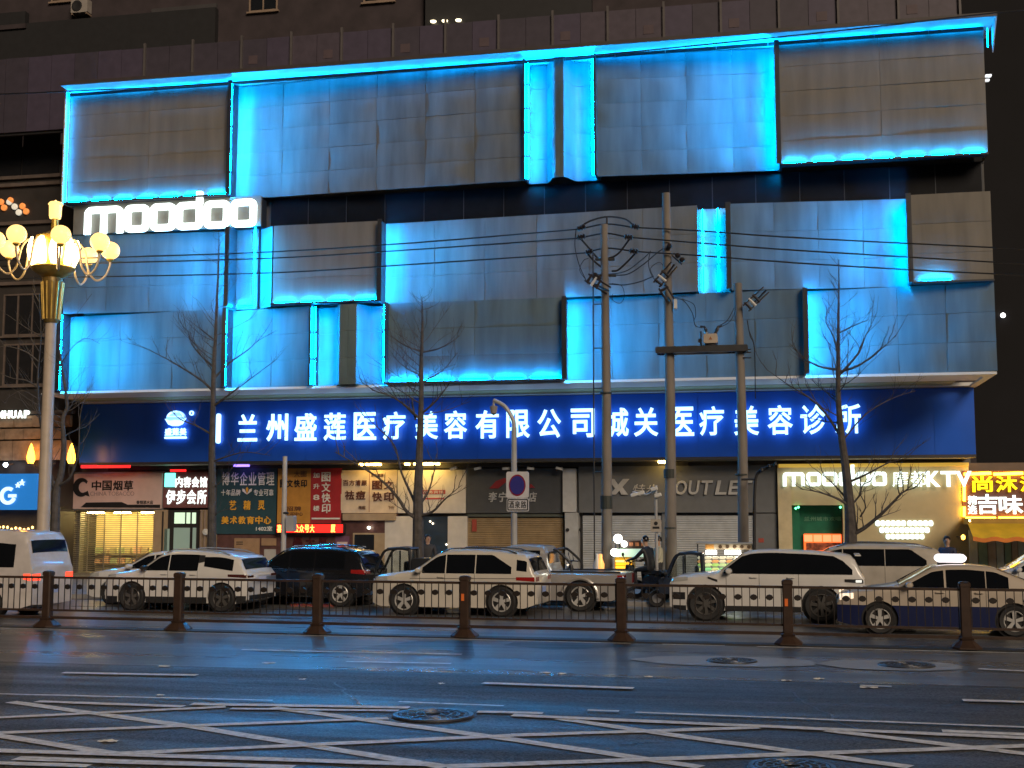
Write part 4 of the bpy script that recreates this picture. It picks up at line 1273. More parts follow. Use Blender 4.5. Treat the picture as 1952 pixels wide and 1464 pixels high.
# ---- karaoke hall
lit_ktv = E('white karaoke letter', (0.84, 1.0, 0.96), 1.25)
kt = thing('karaoke_hall', (at(1670, 1000, YB).x, YB, ZG), 'cream fronted karaoke hall with glowing white letters and green doorway', 'shop')
kw = M('cream render', (.52, .43, .245), rough=.55, var=.06)
YK = YB - .1
q = rect(1484, 884, 1850, 1100, YK)
zt = at(1600, 884, YK).z
d0 = rect(1510, 963, 1608, 1100, YK)
wl_ = MB()
wl_.bb((q[0], YK, ZG), (d0[0], YW + .24, zt)).bb((d0[1], YK, ZG), (q[1], YW + .24, zt)).bb((d0[0], YK, d0[3]), (d0[1], YW + .24, zt))
wo_ = wl_.build('wall', kw, kt)
MB().bb((q[0] + .05, YK - .12, zt - .12), (q[1], YK - .002, zt)).build('cornice', E('yellow cornice light', (1.0, .62, .10), .35), kt)
q5 = rect(1484, 905, 1510, 1100, YK)
MB().bb((q5[0], YK - .08, ZG), (q5[1], YK - .002, zt - .125)).build('pier', M('pale cream pier', (.60, .50, .30), rough=.5), kt)
spans = [(k, at(a, 913, YK - .1).x, at(b, 913, YK - .1).x) for k, a, b in (('m', 1492, 1534), ('o', 1537, 1565), ('o', 1567, 1596), ('d', 1598, 1629), ('o', 1631, 1659), ('o', 1661, 1690))]
ks = wo_
moodoo(kt, YK - .14, spans, at(1590, 927, YK).z, at(1590, 900, YK).z, at(1620, 886, YK).z, .135, lit_ktv, .09)
ptexts('character', '摩都', lit_ktv, kt, 1699, 898, 1768, 928, YK - .14, .08, .006)
ptext('letter', 'K', lit_ktv, kt, 1766, 898, 1792, 928, YK - .14, .08, .03)
ptext('letter', 'T', lit_ktv, kt, 1793, 898, 1822, 928, YK - .14, .08, .03)
ptext('letter', 'V', lit_ktv, kt, 1822, 898, 1852, 928, YK - .14, .08, .03)
for (y0, y1, xs_) in ((992, 1003, ((1668, 1727), (1729, 1779))), (1005, 1016, ((1676, 1772),)), (1018, 1028, ((1688, 1762),))):
    for (a, b) in xs_:
        n_ = int((b - a) / 9)
        for i in range(n_):
            w = (b - a) / n_
            q6 = rect(a + w * i + .3, y0, a + w * (i + 1) - .3, y1, YK)
            MB().prism_y(rrect(q6[0], q6[1], q6[2], q6[3], min(q6[1] - q6[0], q6[3] - q6[2]) * .42, 3), YK - .05, YK - .01).build('small_lit_character', lit_ktv, kt)
grn = M('deep green porch', (.015, .15, .085), rough=.4, var=.2)
gd = MB()
gd.bb((d0[0], YW + .5, ZG), (d0[1], YW + .56, d0[3])).bb((d0[0] - .02, YW + .245, ZG), (d0[0] + .3, YW + .5, d0[3]))
gdo = gd.build('green_doorway', grn, kt)
glow_g = E('green lamp', (.1, 1, .35), 6.0)
for (p, z_) in ((1517, 969), (1522, 967), (1602, 967)):
    c = at(p, z_, YK - .05)
    MB().lathe(c, [(0, -.05), (.05, 0), (0, .05)], 8).build('green_lamp', glow_g, gdo)
ptexts('small_character', '兰州城市欢唱', M('dim green print', (.18, .42, .28)), gdo, 1532, 985, 1604, 993, YW + .49, .02, .01)
q = rect(1533, 1018, 1606, 1052, YK)
ob = MB().bev((q[0], YW + .36, q[2]), (q[1], YW + .48, q[3]), .02).build('orange_lightbox', E('orange lightbox', (1.0, .16, .03), .9), gdo)
for k in range(4):
    a = q[0] + (q[1] - q[0]) * (k + .05) / 4
    MB().bev((a, YW + .335, q[2] + .36), (a + (q[1] - q[0]) * .22, YW + .355, q[3] - .04), .01).build('lit_tile', E('coral tile', (1.0, .20, .08), 2.0), ob)
MB().bb((q[0] + .08, YW + .34, q[2] + .04), (q[1] - .03, YW + .355, q[2] + .32)).build('food_picture', M('food picture', (.42, .10, .04), rough=.5, var=.7, scale=8), ob)

# ---- restaurant with neon sign at the right edge
YN = YK - .03
ns = thing('neon_restaurant_sign', tuple(at(1900, 990, YN)), 'neon restaurant sign framed in yellow tubes with yellow and white characters', 'sign')
q = rect(1834, 897, 2075, 990, YN)
MB().bev((q[0], YN, q[2]), (q[1], YN + .3, q[3]), .03).build('sign_board', M('dark brown board', (.12, .05, .04), rough=.5), ns)
ntube = E('yellow neon tube', (1.0, .50, .02), 20.0)
def tubeline(pts, rad, mat, parent, name='neon_tube', y=YN - .06):
    P = [at(a, b, y) for a, b in pts]
    return MB().tube(P, rad, 6).build(name, mat, parent)
dyp = lambda p: -(p - 1890) * .09
for a, b in ((1838, 1889), (1894, 1950), (1955, 2010), (2015, 2065)):
    tubeline(((a, 902 + 2), (b, 902)), .05, ntube, ns)
for a, b in ((1841, 1898), (1904, 1960), (1966, 2020), (2026, 2070)):
    tubeline(((a, 988), (b, 988)), .05, ntube, ns)
for a, b in ((922, 955), (966, 985)):
    tubeline(((1838, a), (1838, b)), .05, ntube, ns)
yl = E('yellow lit character', (1.0, .72, .01), 1.6)
ptext('character', '尚', yl, ns, 1853, 907, 1892, 938, YN - .04, .06, .02)
ptext('character', '沐', yl, ns, 1898, 907, 1939, 938, YN - .04, .06, .02)
ptext('character', '浪', yl, ns, 1944, 907, 1985, 938, YN - .04, .06, .02)
ptext('character', '吉', lit_white_small, ns, 1862, 942, 1902, 980, YN - .04, .06, .02)
ptext('character', '味', lit_white_small, ns, 1904, 944, 1950, 980, YN - .04, .06, .02)
ptext('small_character', '精', lit_white_small, ns, 1845, 945, 1862, 962, YN - .04, .06, .01)
ptext('small_character', '选', lit_white_small, ns, 1845, 963, 1862, 980, YN - .04, .06, .01)
rs = thing('restaurant', (at(1900, 1050, 47.0).x, 47.0, ZG), 'restaurant front with yellow awning and pale strip curtains at right edge', 'shop')
q = rect(1846, 1018, 2080, 1100, 47.0)
MB().bb((q[0], 48.4, ZG), (q[1] + 1.5, 50, 4.4)).build('wall', M('restaurant wall', (.22, .15, .10), rough=.6), rs)
MB().bb((q[0], 45.95, at(1900, 1000, 46).z), (q[1] + 1.5, 48.4, at(1900, 988, 46).z)).build('fascia', M('amber fascia', (.48, .28, .04), rough=.5), rs)
aw = MB()
A0, A1 = at(1845, 1000, 45.9), at(2080, 1000, 45.9)
zt, zb = at(1890, 998, 46).z, at(1890, 1022, 46).z
aw.grid(lambda u, v: (A0.x + (A1.x - A0.x) * u, 45.9 - 1.0 * v, zt - (zt - zb) * v - .06 * math.sin(u * 18) ** 2 * v), 40, 4)
awo = aw.build('awning', M('yellow awning cloth', (.72, .46, .03), rough=.6, var=.1), rs, smooth=True)
MB().grid(lambda u, v: (A0.x + (A1.x - A0.x) * u, 44.89, zb - .06 * math.sin(u * 18) ** 2 - .14 * v), 40, 1).build('awning_valance', M('orange valance', (.75, .22, .03), rough=.6), awo)
x = q[0] + .05
curt = [M('strip curtain pale', (.46, .50, .42), rough=.35), M('strip curtain green', (.20, .30, .20), rough=.35), M('strip curtain tan', (.42, .34, .24), rough=.4)]
k = 0
while x < q[1] + 1.4:
    w = rnd.uniform(.16, .3)
    MB().bev((x, 47.0 + rnd.uniform(0, .06), ZG), (x + w, 47.08 + rnd.uniform(0, .04), zb + .2), .01).build('curtain_strip', curt[k % 3], rs)
    x += w + .03; k += 1
c = at(1836, 1024, 46.6)
lam = thing('amber_wall_lamp', tuple(c), 'tiny amber lamp on the corner beside the restaurant curtains', 'wall lamp')
MB().lathe(c, [(0, -.1), (.06, -.06), (.07, .04), (0, .1)], 10).build('lamp_glass', E('amber lamp', (1, .45, .05), 8.0, False), lam)
MB().tube([(c.x, c.y, c.z), (c.x, YK, c.z)], .02).build('arm', blk, lam)
for k in range(4):
    xa = A0.x + .1 + k * 1.15
    MB().tube([(xa, 46.3, zt + .10), (xa + 1.0, 46.3, zt + .10)], .04, 6).build('awning_lamp', E('awning lamp tube', (1.0, .62, .12), 26.0), rs)
inn = E('restaurant lamp', (1.0, .85, .55), 30.0)
for k in range(3):
    xx = q[0] + .7 + k * 1.2
    MB().bev((xx - .3, 47.6, zb + .55), (xx + .3, 47.75, zb + .6), .01).build('ceiling_lamp', inn, rs)
# ================================================================== MEDIAN FENCE
bronze = M('brown fence paint', (.042, .024, .016), rough=.42, var=.25, scale=6)
bar_m = M('brown bar paint', (.020, .014, .011), rough=.45)
fang = math.atan2(FD.y, FD.x)
fence = thing('median_fence', (FA.x, FA.y, .035), 'brown metal median fence with square posts and disc ornaments', 'fence')
sp_ = (FB - FA).length / 6
FR = Matrix.Rotation(fang, 3, 'Z')
def floc(u, v=0, z=0):
    return FR @ Vector((u, v, 0)) + Vector((0, 0, z))
post = MB()
w = .095
sec = lambda s, z, c=.3: [(s, s * c, z), (s * c, s, z), (-s * c, s, z), (-s, s * c, z), (-s, -s * c, z), (-s * c, -s, z), (s * c, -s, z), (s, -s * c, z)]
levels = [(.26, 0, .55), (.26, .03, .55), (.17, .11, .6), (.12, .15, .7), (.14, .19, .7), (.095, .215, .75), (.095, 1.12, .75), (.105, 1.13, .75), (.105, 1.19, .75), (.08, 1.215, .75), (.03, 1.225, .75)]
vs = []
for s_, z, c_ in levels: vs += sec(s_, z, c_)
fs = [tuple(range(7, -1, -1)), tuple(range(80, 88))]
for i in range(len(levels) - 1):
    for j in range(8): fs.append((i * 8 + j, i * 8 + (j + 1) % 8, (i + 1) * 8 + (j + 1) % 8, (i + 1) * 8 + j))
post.add(vs, fs)
p0 = post.build('fence_post', bronze, fence, world=False)
p0.location = floc(-sp_); p0.rotation_euler = (0, 0, fang)
reflect = M('orange reflector', (.8, .18, .04), rough=.3)
for k in range(0, 9):
    q = like(p0, 'fence_post', floc(k * sp_), fence, (0, 0, fang))
    if k in (3, 5):
        MB().bb((-.05, -.105, .72), (.01, -.0955, .86)).build('reflector', reflect, q, world=False)
# one bay: rails, bars, ornaments
nb_ = 20
zt_, zm_, zl_ = 1.075, .36, .20
rail = MB()
L_ = sp_ - .19
rail.box((sp_ / 2, 0, zt_), (L_, .045, .05)).box((sp_ / 2, 0, zm_), (L_, .04, .045)).box((sp_ / 2, 0, zl_), (L_, .04, .06))
bay0 = rail.build('fence_panel', bronze, fence, world=False)
bay0.location = floc(-2 * sp_); bay0.rotation_euler = (0, 0, fang)
bar0 = MB().box((0, 0, (zt_ + zm_) / 2), (.016, .016, zt_ - zm_ - .048)).build('bar', bar_m, bay0, world=False)
dia = [(0.070 * math.cos(R(a)), .058 * math.sin(R(a))) for a in range(0, 360, 45)]
orn0 = MB().prism_y([(x_, z_ + .875) for x_, z_ in dia], -.018, .018).box((0, 0, .875), (.145, .010, .010)).build('ornament', bar_m, bay0, world=False)
bay0_first = True
for k in range(-2, 9):
    if k == -2:
        bay = bay0
    else:
        bay = like(bay0, 'fence_panel', floc(k * sp_), fence, (0, 0, fang))
    for i in range(nb_ + 1):
        u = .095 + .02 + (L_ - .04) * i / nb_
        if k == -2 and i == 0:
            bar0.location = (u, 0, 0)
        else:
            like(bar0, 'bar', (u, 0, 0), bay)
        if i < nb_ and i % 2 == 0 :
            uc = u + (L_ - .04) / nb_ / 2
            if k == -2 and i == 0:
                orn0.location = (uc, 0, 0)
            else:
                like(orn0, 'ornament', (uc, 0, 0), bay)

# ================================================================== ORNATE STREET LAMP
YLP = 34.3 + 1.2
c0 = at(103, 470, YLP)
gx, gy = c0.x, YLP
cream_pole = M('cream lamp pole', (.46, .38, .30), rough=.4, var=.1)
gilt = M('gilt bronze', (.55, .36, .08), rough=.32, metal=.55, var=.25, scale=5)
dkgilt = M('dark gilt', (.22, .15, .05), rough=.4, metal=.5)
globe_m = E('warm globe glass', (1.0, .62, .20), 1.45)
petal_m = E('bright petal glass', (1.0, .74, .30), 13.0)
zr = at(103, 470, YLP).z
zg = lambda py: at(103, py, YLP).z
lamp = thing('ornate_street_lamp', (gx, gy, .13), 'tall cream street lamp with a ring of glowing globes', 'street lamp')
MB().lathe((gx, gy, .13), [(.42, 0), (.42, .12), (.30, .2), (.26, .9), (.22, 1.0), (.20, 1.1), (.17, zg(615) - .13)], 16).build('pole', cream_pole, lamp, smooth=True)
fl = MB()
za, zb_ = zg(612), zg(530)
fl.lathe((gx, gy, 0), [(.20, za - .06), (.23, za), (.29, za + .9), (.33, zb_ - .12), (.30, zb_)], 16).build('capital', dkgilt, lamp, smooth=True)
for k in range(12):
    q = 2 * math.pi * k / 12
    MB().tube([(gx + .245 * math.cos(q), gy + .245 * math.sin(q), za + .05), (gx + .33 * math.cos(q), gy + .33 * math.sin(q), zb_ - .14)], .035, 6).build('flute', gilt, lamp)
MB().lathe((gx, gy, 0), [(.30, zb_), (.62, zg(517)), (.68, zg(511)), (.60, zg(506))], 24).build('collar', gilt, lamp, smooth=True)
MB().lathe((gx, gy, 0), [(.42, zg(506)), (.56, zg(490)), (.62, zg(468)), (.55, zg(452)), (.30, zg(446)), (.12, zg(440)), (.10, zg(418))], 20).build('core', gilt, lamp, smooth=True)
for k in range(10):
    q = 2 * math.pi * (k + .5) / 10
    ct = Vector((math.cos(q), math.sin(q), 0)); sd_ = Vector((-math.sin(q), math.cos(q), 0))
    def pf(u, v):
        ww = .20 * math.sin(math.pi * (.12 + .83 * v)) ** .6
        rr = .60 + .16 * math.sin(math.pi * v * .8) + .05 * math.cos((u - .5) * math.pi)
        return Vector((gx, gy, zg(509) + (zg(458) - zg(509)) * v)) + ct * rr + sd_ * ((u - .5) * 2 * ww)
    MB().grid(pf, 6, 8).build('petal', petal_m if k % 1 == 0 else gilt, lamp, smooth=True)
def globe(c, r):
    prof = [(r * .34, -r * .92)] + [(r * math.sin(R(a)), -r * .96 * math.cos(R(a))) for a in range(22, 180, 13)] + [(0, r * .96)]
    return MB().lathe(c, prof, 20).build('globe', globe_m, lamp, smooth=True)
RR = 1.72
arm_m = M('cream lamp arm', (.52, .40, .26), rough=.35)
for k in range(8):
    q = R(-97 + 45 * k)
    ct = Vector((math.cos(q), math.sin(q), 0))
    P = lambda r_, z_: Vector((gx, gy, z_)) + ct * r_
    zc = zg(468)
    globe(tuple(P(RR, zc)), .30)
    pts = curve_pts([P(.55, zc - .10), P(.75, zc + .12), P(.95, zc - .15), P(1.08, zc - .75), P(1.32, zc - 1.02), P(1.58, zc - .85), P(RR, zc - .50), P(RR, zc - .29)], 5)
    MB().tube(pts, .035, 6).build('arm', arm_m, lamp, smooth=True)
    MB().lathe(tuple(P(RR, zc - .31)), [(.05, -.06), (.12, 0), (.10, .04)], 10).build('globe_cup', gilt, lamp)
zt_l = zg(418)
MB().lathe((gx, gy, 0), [(.10, zt_l), (.17, zt_l + .02), (.19, zt_l + .12), (.20, zg(392)), (.23, zg(390)), (.18, zg(386)), (.06, zg(384)), (0, zg(381))], 16).build('top_lantern', globe_m, lamp, smooth=True)

# ================================================================== ELECTRIC POLES
YPO = 37.0
conc = M('concrete pole', (.19, .168, .145), rough=.75, var=.28, scale=2.2, stretch=(1, 1, .35), bump=.15, bscale=15)
steelg = M('galvanised steel', (.045, .045, .048), rough=.45, metal=.3, var=.2)
insm = M('dark insulator', (.025, .02, .02), rough=.35)
cable_m = M('black cable', (.010, .010, .012), rough=.55)
def upole(label, px, pytop, r0, r1, extra=None):
    a = at(px, 1085, YPO); b = at(px, pytop, YPO)
    t = thing('utility_pole', (a.x, YPO, .13), label, 'utility pole', 'concrete utility poles')
    MB().tube([(a.x, YPO, .13), (a.x + (b.x - a.x) * .3, YPO, .13 + (b.z - .13) * .5), (a.x, YPO, b.z)], [r0, (r0 + r1) / 2, r1], 14).build('shaft', conc, t, smooth=True)
    return t, a.x, b.z
tA, xA, zA = upole('concrete utility pole with several insulator arms and cable jumpers', 1157, 428, .17, .11)
tB, xB, zB = upole('tallest bare concrete utility pole left of the transformer', 1279, 368, .175, .12)
tC, xC, zC = upole('short concrete utility pole right of the transformer', 1417, 540, .165, .12)
dk_band = M('dark pole band', (.03, .035, .03), rough=.6)
for t, x_, prs in ((tA, xA, ((945, 970), (747, 750))), (tB, xB, ((895, 912), (1005, 1008))), (tC, xC, ((905, 908), (1035, 1037)))):
    for (u, v) in prs:
        z0, z1 = at(1200, v, YPO).z, at(1200, u, YPO).z
        MB().lathe((x_, YPO, 0), [(.18, z0), (.18, max(z1, z0 + .05))], 14).build('band', dk_band, t)
# cable riser along pole A
zq = lambda py, px=1157: at(px, py, YPO).z
MB().tube([(xA - .36, YPO - .05, .13), (xA - .34, YPO - .05, zq(480))], .022, 6).build('riser_conduit', cable_m, tA)
for py in (580, 664, 740, 900):
    MB().tube([(xA - .36, YPO - .05, zq(py)), (xA, YPO - .05, zq(py))], .02, 5).build('conduit_bracket', steelg, tA)
# insulators and jumpers
def ins(c, d, parent, L=.34, r=.075):
    d = Vector(d).normalized()
    pts, rad = [], []
    for i in range(7):
        pts.append(Vector(c) + d * (L * i / 6)); rad.append(r if i % 2 else r * .45)
    return MB().tube(pts, rad, 8).build('insulator', insm, parent)
def cab(ctrl, rad, parent, name='jumper_cable', y=YPO, n=6):
    P = [at(p[0], p[1], p[2] if len(p) > 2 else y) for p in ctrl]
    return MB().tube(curve_pts(P, n), rad, 5).build(name, cable_m, parent)
MB().tube([at(1157, 428, YPO), at(1157, 412, YPO)], .035, 6).build('top_pin', insm, tA)
for (a, b) in (((1100, 437), (1116, 431)), ((1100, 453), (1116, 450)), ((1116, 482), (1130, 478)), ((1218, 434), (1203, 430)), ((1206, 453), (1190, 451)), ((1216, 480), (1200, 478))):
    pa, pb = at(*a, YPO - .2), at(*b, YPO - .2)
    ins(pa, pb - pa, tA, (pb - pa).length, .10)
cab(((1105, 433), (1125, 421), (1157, 413), (1190, 417), (1206, 428)), .03, tA)
cab(((1105, 453), (1122, 472), (1140, 492), (1157, 493), (1178, 484), (1200, 456)), .03, tA)
cab(((1118, 482), (1135, 500), (1148, 510)), .03, tA)
cab(((1212, 482), (1195, 500), (1178, 515), (1166, 517)), .03, tA)
for (a, b) in (((1112, 435), (1210, 434)), ((1108, 453), (1206, 455)), ((1120, 481), (1214, 480))):
    cab((a, (1157, a[1] - 8), b), .026, tA)
MB().tube([at(1135, 494, YPO), at(1172, 494, YPO)], .05, 6).build('cross_arm', steelg, tA)
MB().tube([at(1130, 525, YPO), at(1175, 525, YPO)], .045, 6).build('cross_arm', steelg, tA)
for p in ((1134, 524), (1141, 530)):
    MB().lathe(at(*p, YPO - .2), [(0, -.09), (.07, -.05), (.085, 0), (.06, .06), (0, .08)], 10).build('insulator', insm, tA)
def fuse_rack(px, py, ang, n_, parent, step=9, px_len=11):
    c = at(px, py, YPO - .3)
    rot = Matrix.Rotation(R(ang), 3, 'Y')
    m = MB()
    o_ = lambda u, v: c + rot @ Vector((u, 0, v))
    for v in (-.10, .12):
        m.tube([o_(-.25, v), o_(.1 + .15 * n_, v)], .028, 5)
    fr_ = m.build('fuse_rack', insm, parent)
    for k in range(n_):
        MB().tube([o_(-.15 + .16 * k, -.14), o_(-.15 + .16 * k, .16)], [.05, .035], 6).build('fuse', spot_w if k == 1 else insm, fr_)
    MB().tube([o_(.1 + .15 * n_, 0), Vector((at(px, py, YPO).x, YPO, c.z))], .03, 5).build('rack_arm', steelg, fr_)
fuse_rack(1131, 537, 33, 3, tA)
fuse_rack(1262, 531, -48, 3, tB)
fuse_rack(1434, 577, -42, 3, tC)
cab(((1098, 438), (1096, 470), (1104, 505), (1117, 534)), .014, tA)
cab(((1117, 534), (1105, 515), (1112, 497), (1122, 492)), .012, tA)
cab(((1162, 524), (1195, 523), (1225, 505), (1258, 478), (1279, 468)), .018, tA, 'drop_cable')
cab(((1145, 524), (1190, 518), (1220, 498), (1240, 480)), .016, tA, 'drop_cable')
cab(((1157, 541), (1190, 543), (1220, 537), (1245, 527)), .018, tA, 'drop_cable')
cab(((1166, 540), (1185, 545), (1190, 565), (1182, 578), (1168, 572), (1168, 560)), .010, tA)
cab(((1240, 478), (1236, 500), (1240, 520), (1252, 540)), .012, tB)
cab(((1246, 528), (1240, 512), (1256, 500), (1268, 510)), .010, tB)
for p in ((1276, 469), (1292, 487), (1300, 495)):
    MB().lathe(at(*p, YPO - .2), [(0, -.09), (.07, -.05), (.09, 0), (.06, .06), (0, .08)], 10).build('insulator', insm, tB)
MB().tube([at(1276, 482, YPO), at(1300, 504, YPO)], .03, 6).build('stub_arm', steelg, tB)
fuse_rack(1270, 560, 60, 1, tB)
MB().bev(at(1285, 588, YPO - .2), at(1291, 572, YPO), .01).build('switch_box', spot_w, tB)
# beam with the transformer
bm = thing('transformer_beam', tuple(at(1350, 672, YPO)), 'dark steel beam bridging the tallest and the short utility poles', 'beam')
zb0, zb1 = zq(673, 1350), zq(661, 1350)
MB().bev((xB - .35, YPO - .30, zb0), (xC + .25, YPO - .19, zb1), .02).build('channel', steelg, bm)
MB().bev((xB - .35, YPO + .19, zb0), (xC + .25, YPO + .30, zb1), .02).build('channel', steelg, bm)
for x_ in (xB, xC):
    MB().bb((x_ - .24, YPO - .188, zb0 + .02), (x_ - .20, YPO + .188, zb1 - .02)).bb((x_ + .20, YPO - .188, zb0 + .02), (x_ + .24, YPO + .188, zb1 - .02)).build('clamp', steelg, bm)
tf = thing('transformer', tuple(at(1355, 661, YPO)), 'small pale transformer box with two bushings on the beam', 'transformer')
cx = at(1355, 645, YPO).x
za_, zb2 = zq(656, 1355), zq(638, 1355)
tin = M('pale transformer tin', (.46, .38, .30), rough=.5, var=.15)
MB().bev((cx - .20, YPO - .24, za_), (cx + .20, YPO + .2, zb2), .03).build('tank', tin, tf, bevel=.01)
MB().lathe((cx, YPO, 0), [(.17, zb1 + .005), (.2, za_ - .05), (.2, za_ - .002)], 14).build('base_drum', insm, tf)
MB().prism_y([(cx - .05, za_ + .10), (cx + .05, za_ + .10), (cx, za_ + .2)], YPO - .247, YPO - .241).build('warning_triangle', M('faded warning print', (.3, .12, .05)), tf)
for s_ in (-1, 1):
    b0 = Vector((cx + s_ * .12, YPO, zb2)); b1 = Vector((cx + s_ * (.16 if s_ < 0 else .22), YPO, zb2 + .24))
    MB().tube([b0, b0.lerp(b1, .33), b0.lerp(b1, .66), b1], [.06, .045, .06, .03], 8).tube([b1, b1 + Vector((-.14 if s_ < 0 else .12, 0, .02))], .03, 6).build('bushing', insm, tf)
MB().tube([(cx - .2, YPO - .05, za_ - .05), (cx - .29, YPO - .05, za_ - .05), (cx - .29, YPO - .05, zb2 + .1)], .03, 6).bb((cx - .36, YPO - .1, za_ + .05), (cx - .30, YPO, za_ + .16)).build('side_lever', insm, tf)
cab(((1287, 567), (1305, 575), (1320, 598), (1325, 620), (1338, 625)), .012, tB, 'drop_cable')
cab(((1300, 570), (1322, 580), (1326, 600), (1322, 612)), .010, tB, 'drop_cable')
cab(((1366, 623), (1385, 612), (1398, 590), (1410, 565)), .014, tC, 'drop_cable')
cab(((1368, 626), (1392, 612), (1404, 585), (1412, 562)), .012, tC, 'drop_cable')
cab(((1424, 610), (1430, 640), (1438, 665), (1440, 760)), .014, tC, 'drop_cable')
cab(((1425, 612), (1428, 630), (1436, 650), (1439, 668)), .010, tC, 'drop_cable')
for py in (667, 673, 683):
    MB().tube([(xC + .1, YPO - .1, zq(py, 1420)), (xC + .34, YPO - .1, zq(py, 1420))], .022, 5).build('step_bolt', steelg, tC)
# long line wires, each its own
wires = [('uppermost of the three power lines left of the pole', ((-40, 497), (219, 490.5), (520, 480), (800, 462), (1102, 437))),
         ('middle of the three power lines left of the pole', ((-40, 509), (175, 502), (520, 492), (800, 475), (1102, 454))),
         ('lowest of the three power lines left of the pole', ((-40, 533), (117, 529), (520, 520), (800, 503), (1118, 482))),
         ('uppermost of the three power lines right of the pole', ((1216, 434), (1330, 440), (1500, 452), (1730, 464), (2000, 477))),
         ('middle of the three power lines right of the pole', ((1206, 453), (1330, 463), (1500, 476), (1730, 490), (2000, 506))),
         ('lowest of the three power lines right of the pole', ((1216, 480), (1330, 487), (1500, 500), (1730, 514), (2000, 527)))]
for lb, pts in wires:
    P = [at(a, b, YPO - .2) for a, b in pts]
    o = MB().tube(curve_pts(P, 8), .023, 5).build('power_line', cable_m)
    tag(o, lb, 'cable', 'power lines')
P = [at(a, b, 39.0) for a, b in ((-60, 182), (128, 174), (443, 158), (1000, 117), (1500, 69), (1892, 25), (2010, 12))]
tag(MB().tube(curve_pts(P, 8), .025, 5).build('power_line', cable_m), 'long black cable crossing the top row of blue panels', 'cable', 'power lines')

# ================================================================== SIGN POLES
grey_pole = M('grey painted pole', (.36, .36, .36), rough=.4, var=.12)
YG = 35.8
sg = thing('no_parking_sign', (at(980, 1050, YG).x, YG, .13), 'grey pole with round blue no-parking sign and street name plate', 'road sign')
x_ = at(980, 950, YG).x
zt = at(980, 815, YG).z
MB().tube([(x_, YG, .13), (x_, YG, at(980, 905, YG).z), (x_, YG, zt)], [.095, .085, .075], 14).build('pole', grey_pole, sg, smooth=True)
arm = [Vector((x_, YG, zt)), at(978, 800, YG), at(966, 779, YG), at(954, 769, YG), at(941, 763, YG)]
MB().tube(curve_pts(arm, 5), [.06] * 21, 8).build('curved_arm', grey_pole, sg, smooth=True)
c = at(941, 775, YG)
MB().tube([at(941, 763, YG), c], .035, 6).build('camera_stem', grey_pole, sg)
MB().lathe((c.x, c.y, c.z), [(0, -.26), (.09, -.20), (.11, -.05), (.12, 0), (.05, .03), (0, .04)], 14).build('dome_camera', M('dome camera', (.30, .27, .25), rough=.25), sg, smooth=True)
q = rect(965, 899, 1008, 949, YG - .14)
sb = MB().bev((q[0], YG - .14, q[2]), (q[1], YG - .10, q[3]), .04).build('sign_plate', M('pale sign plate', (.56, .56, .58), rough=.4), sg)
cx, cz = at(986, 925, YG - .15).x, at(986, 925, YG - .15).z
kx, kz = .245, .31
el = lambda f: [(cx + kx * f * math.cos(R(a)), cz + kz * f * math.sin(R(a))) for a in range(0, 360, 10)]
MB().prism_y(el(1), YG - .152, YG - .142).build('red_ring', M('sign red', (.24, .012, .03), rough=.35), sb)
MB().prism_y(el(.86), YG - .160, YG - .153).build('blue_disc', M('sign blue', (.035, .035, .22), rough=.35), sb)
q = rect(966, 950, 1008, 975, YG - .14)
np_ = MB().bev((q[0], YG - .14, q[2]), (q[1], YG - .10, q[3]), .03).build('name_plate', M('pale sign plate', (.56, .56, .58)), sg)
fr_ = MB()
ring_y(fr_, rrect(q[0] + .02, q[1] - .02, q[2] + .03, q[3] - .02, .03), rrect(q[0] + .05, q[1] - .05, q[2] + .06, q[3] - .05, .02), YG - .147, YG - .141)
fr_.build('plate_border', blackp, np_)
ptexts('character', '酒泉路', blackp, np_, 969, 955, 1004, 969, YG - .141, .008, .01)
# pole at left with a box
pl_ = thing('white_camera_pole', (at(541, 1080, YG).x, YG, .13), 'plain pale pole with a small grey box near the red ticker', 'pole')
x_ = at(541, 1000, YG).x
MB().tube([(x_, YG, .13), (x_, YG, at(541, 870, YG).z)], [.085, .07], 12).build('shaft', M('pale grey pole', (.46, .44, .42), rough=.4), pl_, smooth=True)
q = rect(547, 983, 562, 1013, YG - .1)
MB().bev((q[0], YG - .2, q[2]), (q[1], YG + .05, q[3]), .03).build('control_box', M('box grey', (.36, .36, .38), rough=.4), pl_)
MB().tube([(x_, YG - .05, at(541, 978, YG).z), (x_ + .15, YG - .05, at(541, 978, YG).z)], .04, 6).build('box_bracket', steelg, pl_)
# small sign on thin post with lamps
sp2 = thing('small_notice_post', (at(1249, 1090, YG).x, YG, .13), 'thin post with a small square notice and a cluster of cameras', 'sign post')
x_ = at(1251, 1000, YG).x
MB().tube([(x_, YG, .13), (x_, YG, at(1251, 925, YG).z)], [.05, .04], 10).build('post', grey_pole, sp2)
q = rect(1240, 990, 1261, 1014, YG - .08)
nt_ = MB().bev((q[0], YG - .09, q[2]), (q[1], YG - .06, q[3]), .03).build('notice_board', M('notice tan', (.42, .38, .33), rough=.5), sp2)
cc = ((q[0] + q[1]) / 2, YG - .10, q[2] + (q[3] - q[2]) * .68)
MB().lathe(cc, [(.055, .008), (.055, -.004), (.035, -.006)], 14, 'Y').build('notice_ring', blackp, nt_)
MB().bb((q[0] + .06, YG - .10, q[2] + .09), (q[1] - .06, YG - .092, q[2] + .15)).build('notice_text', blackp, nt_)
MB().tube([at(1206, 938, YG), at(1232, 943, YG), at(1251, 936, YG)], .03, 6).build('camera_arm', grey_pole, sp2)
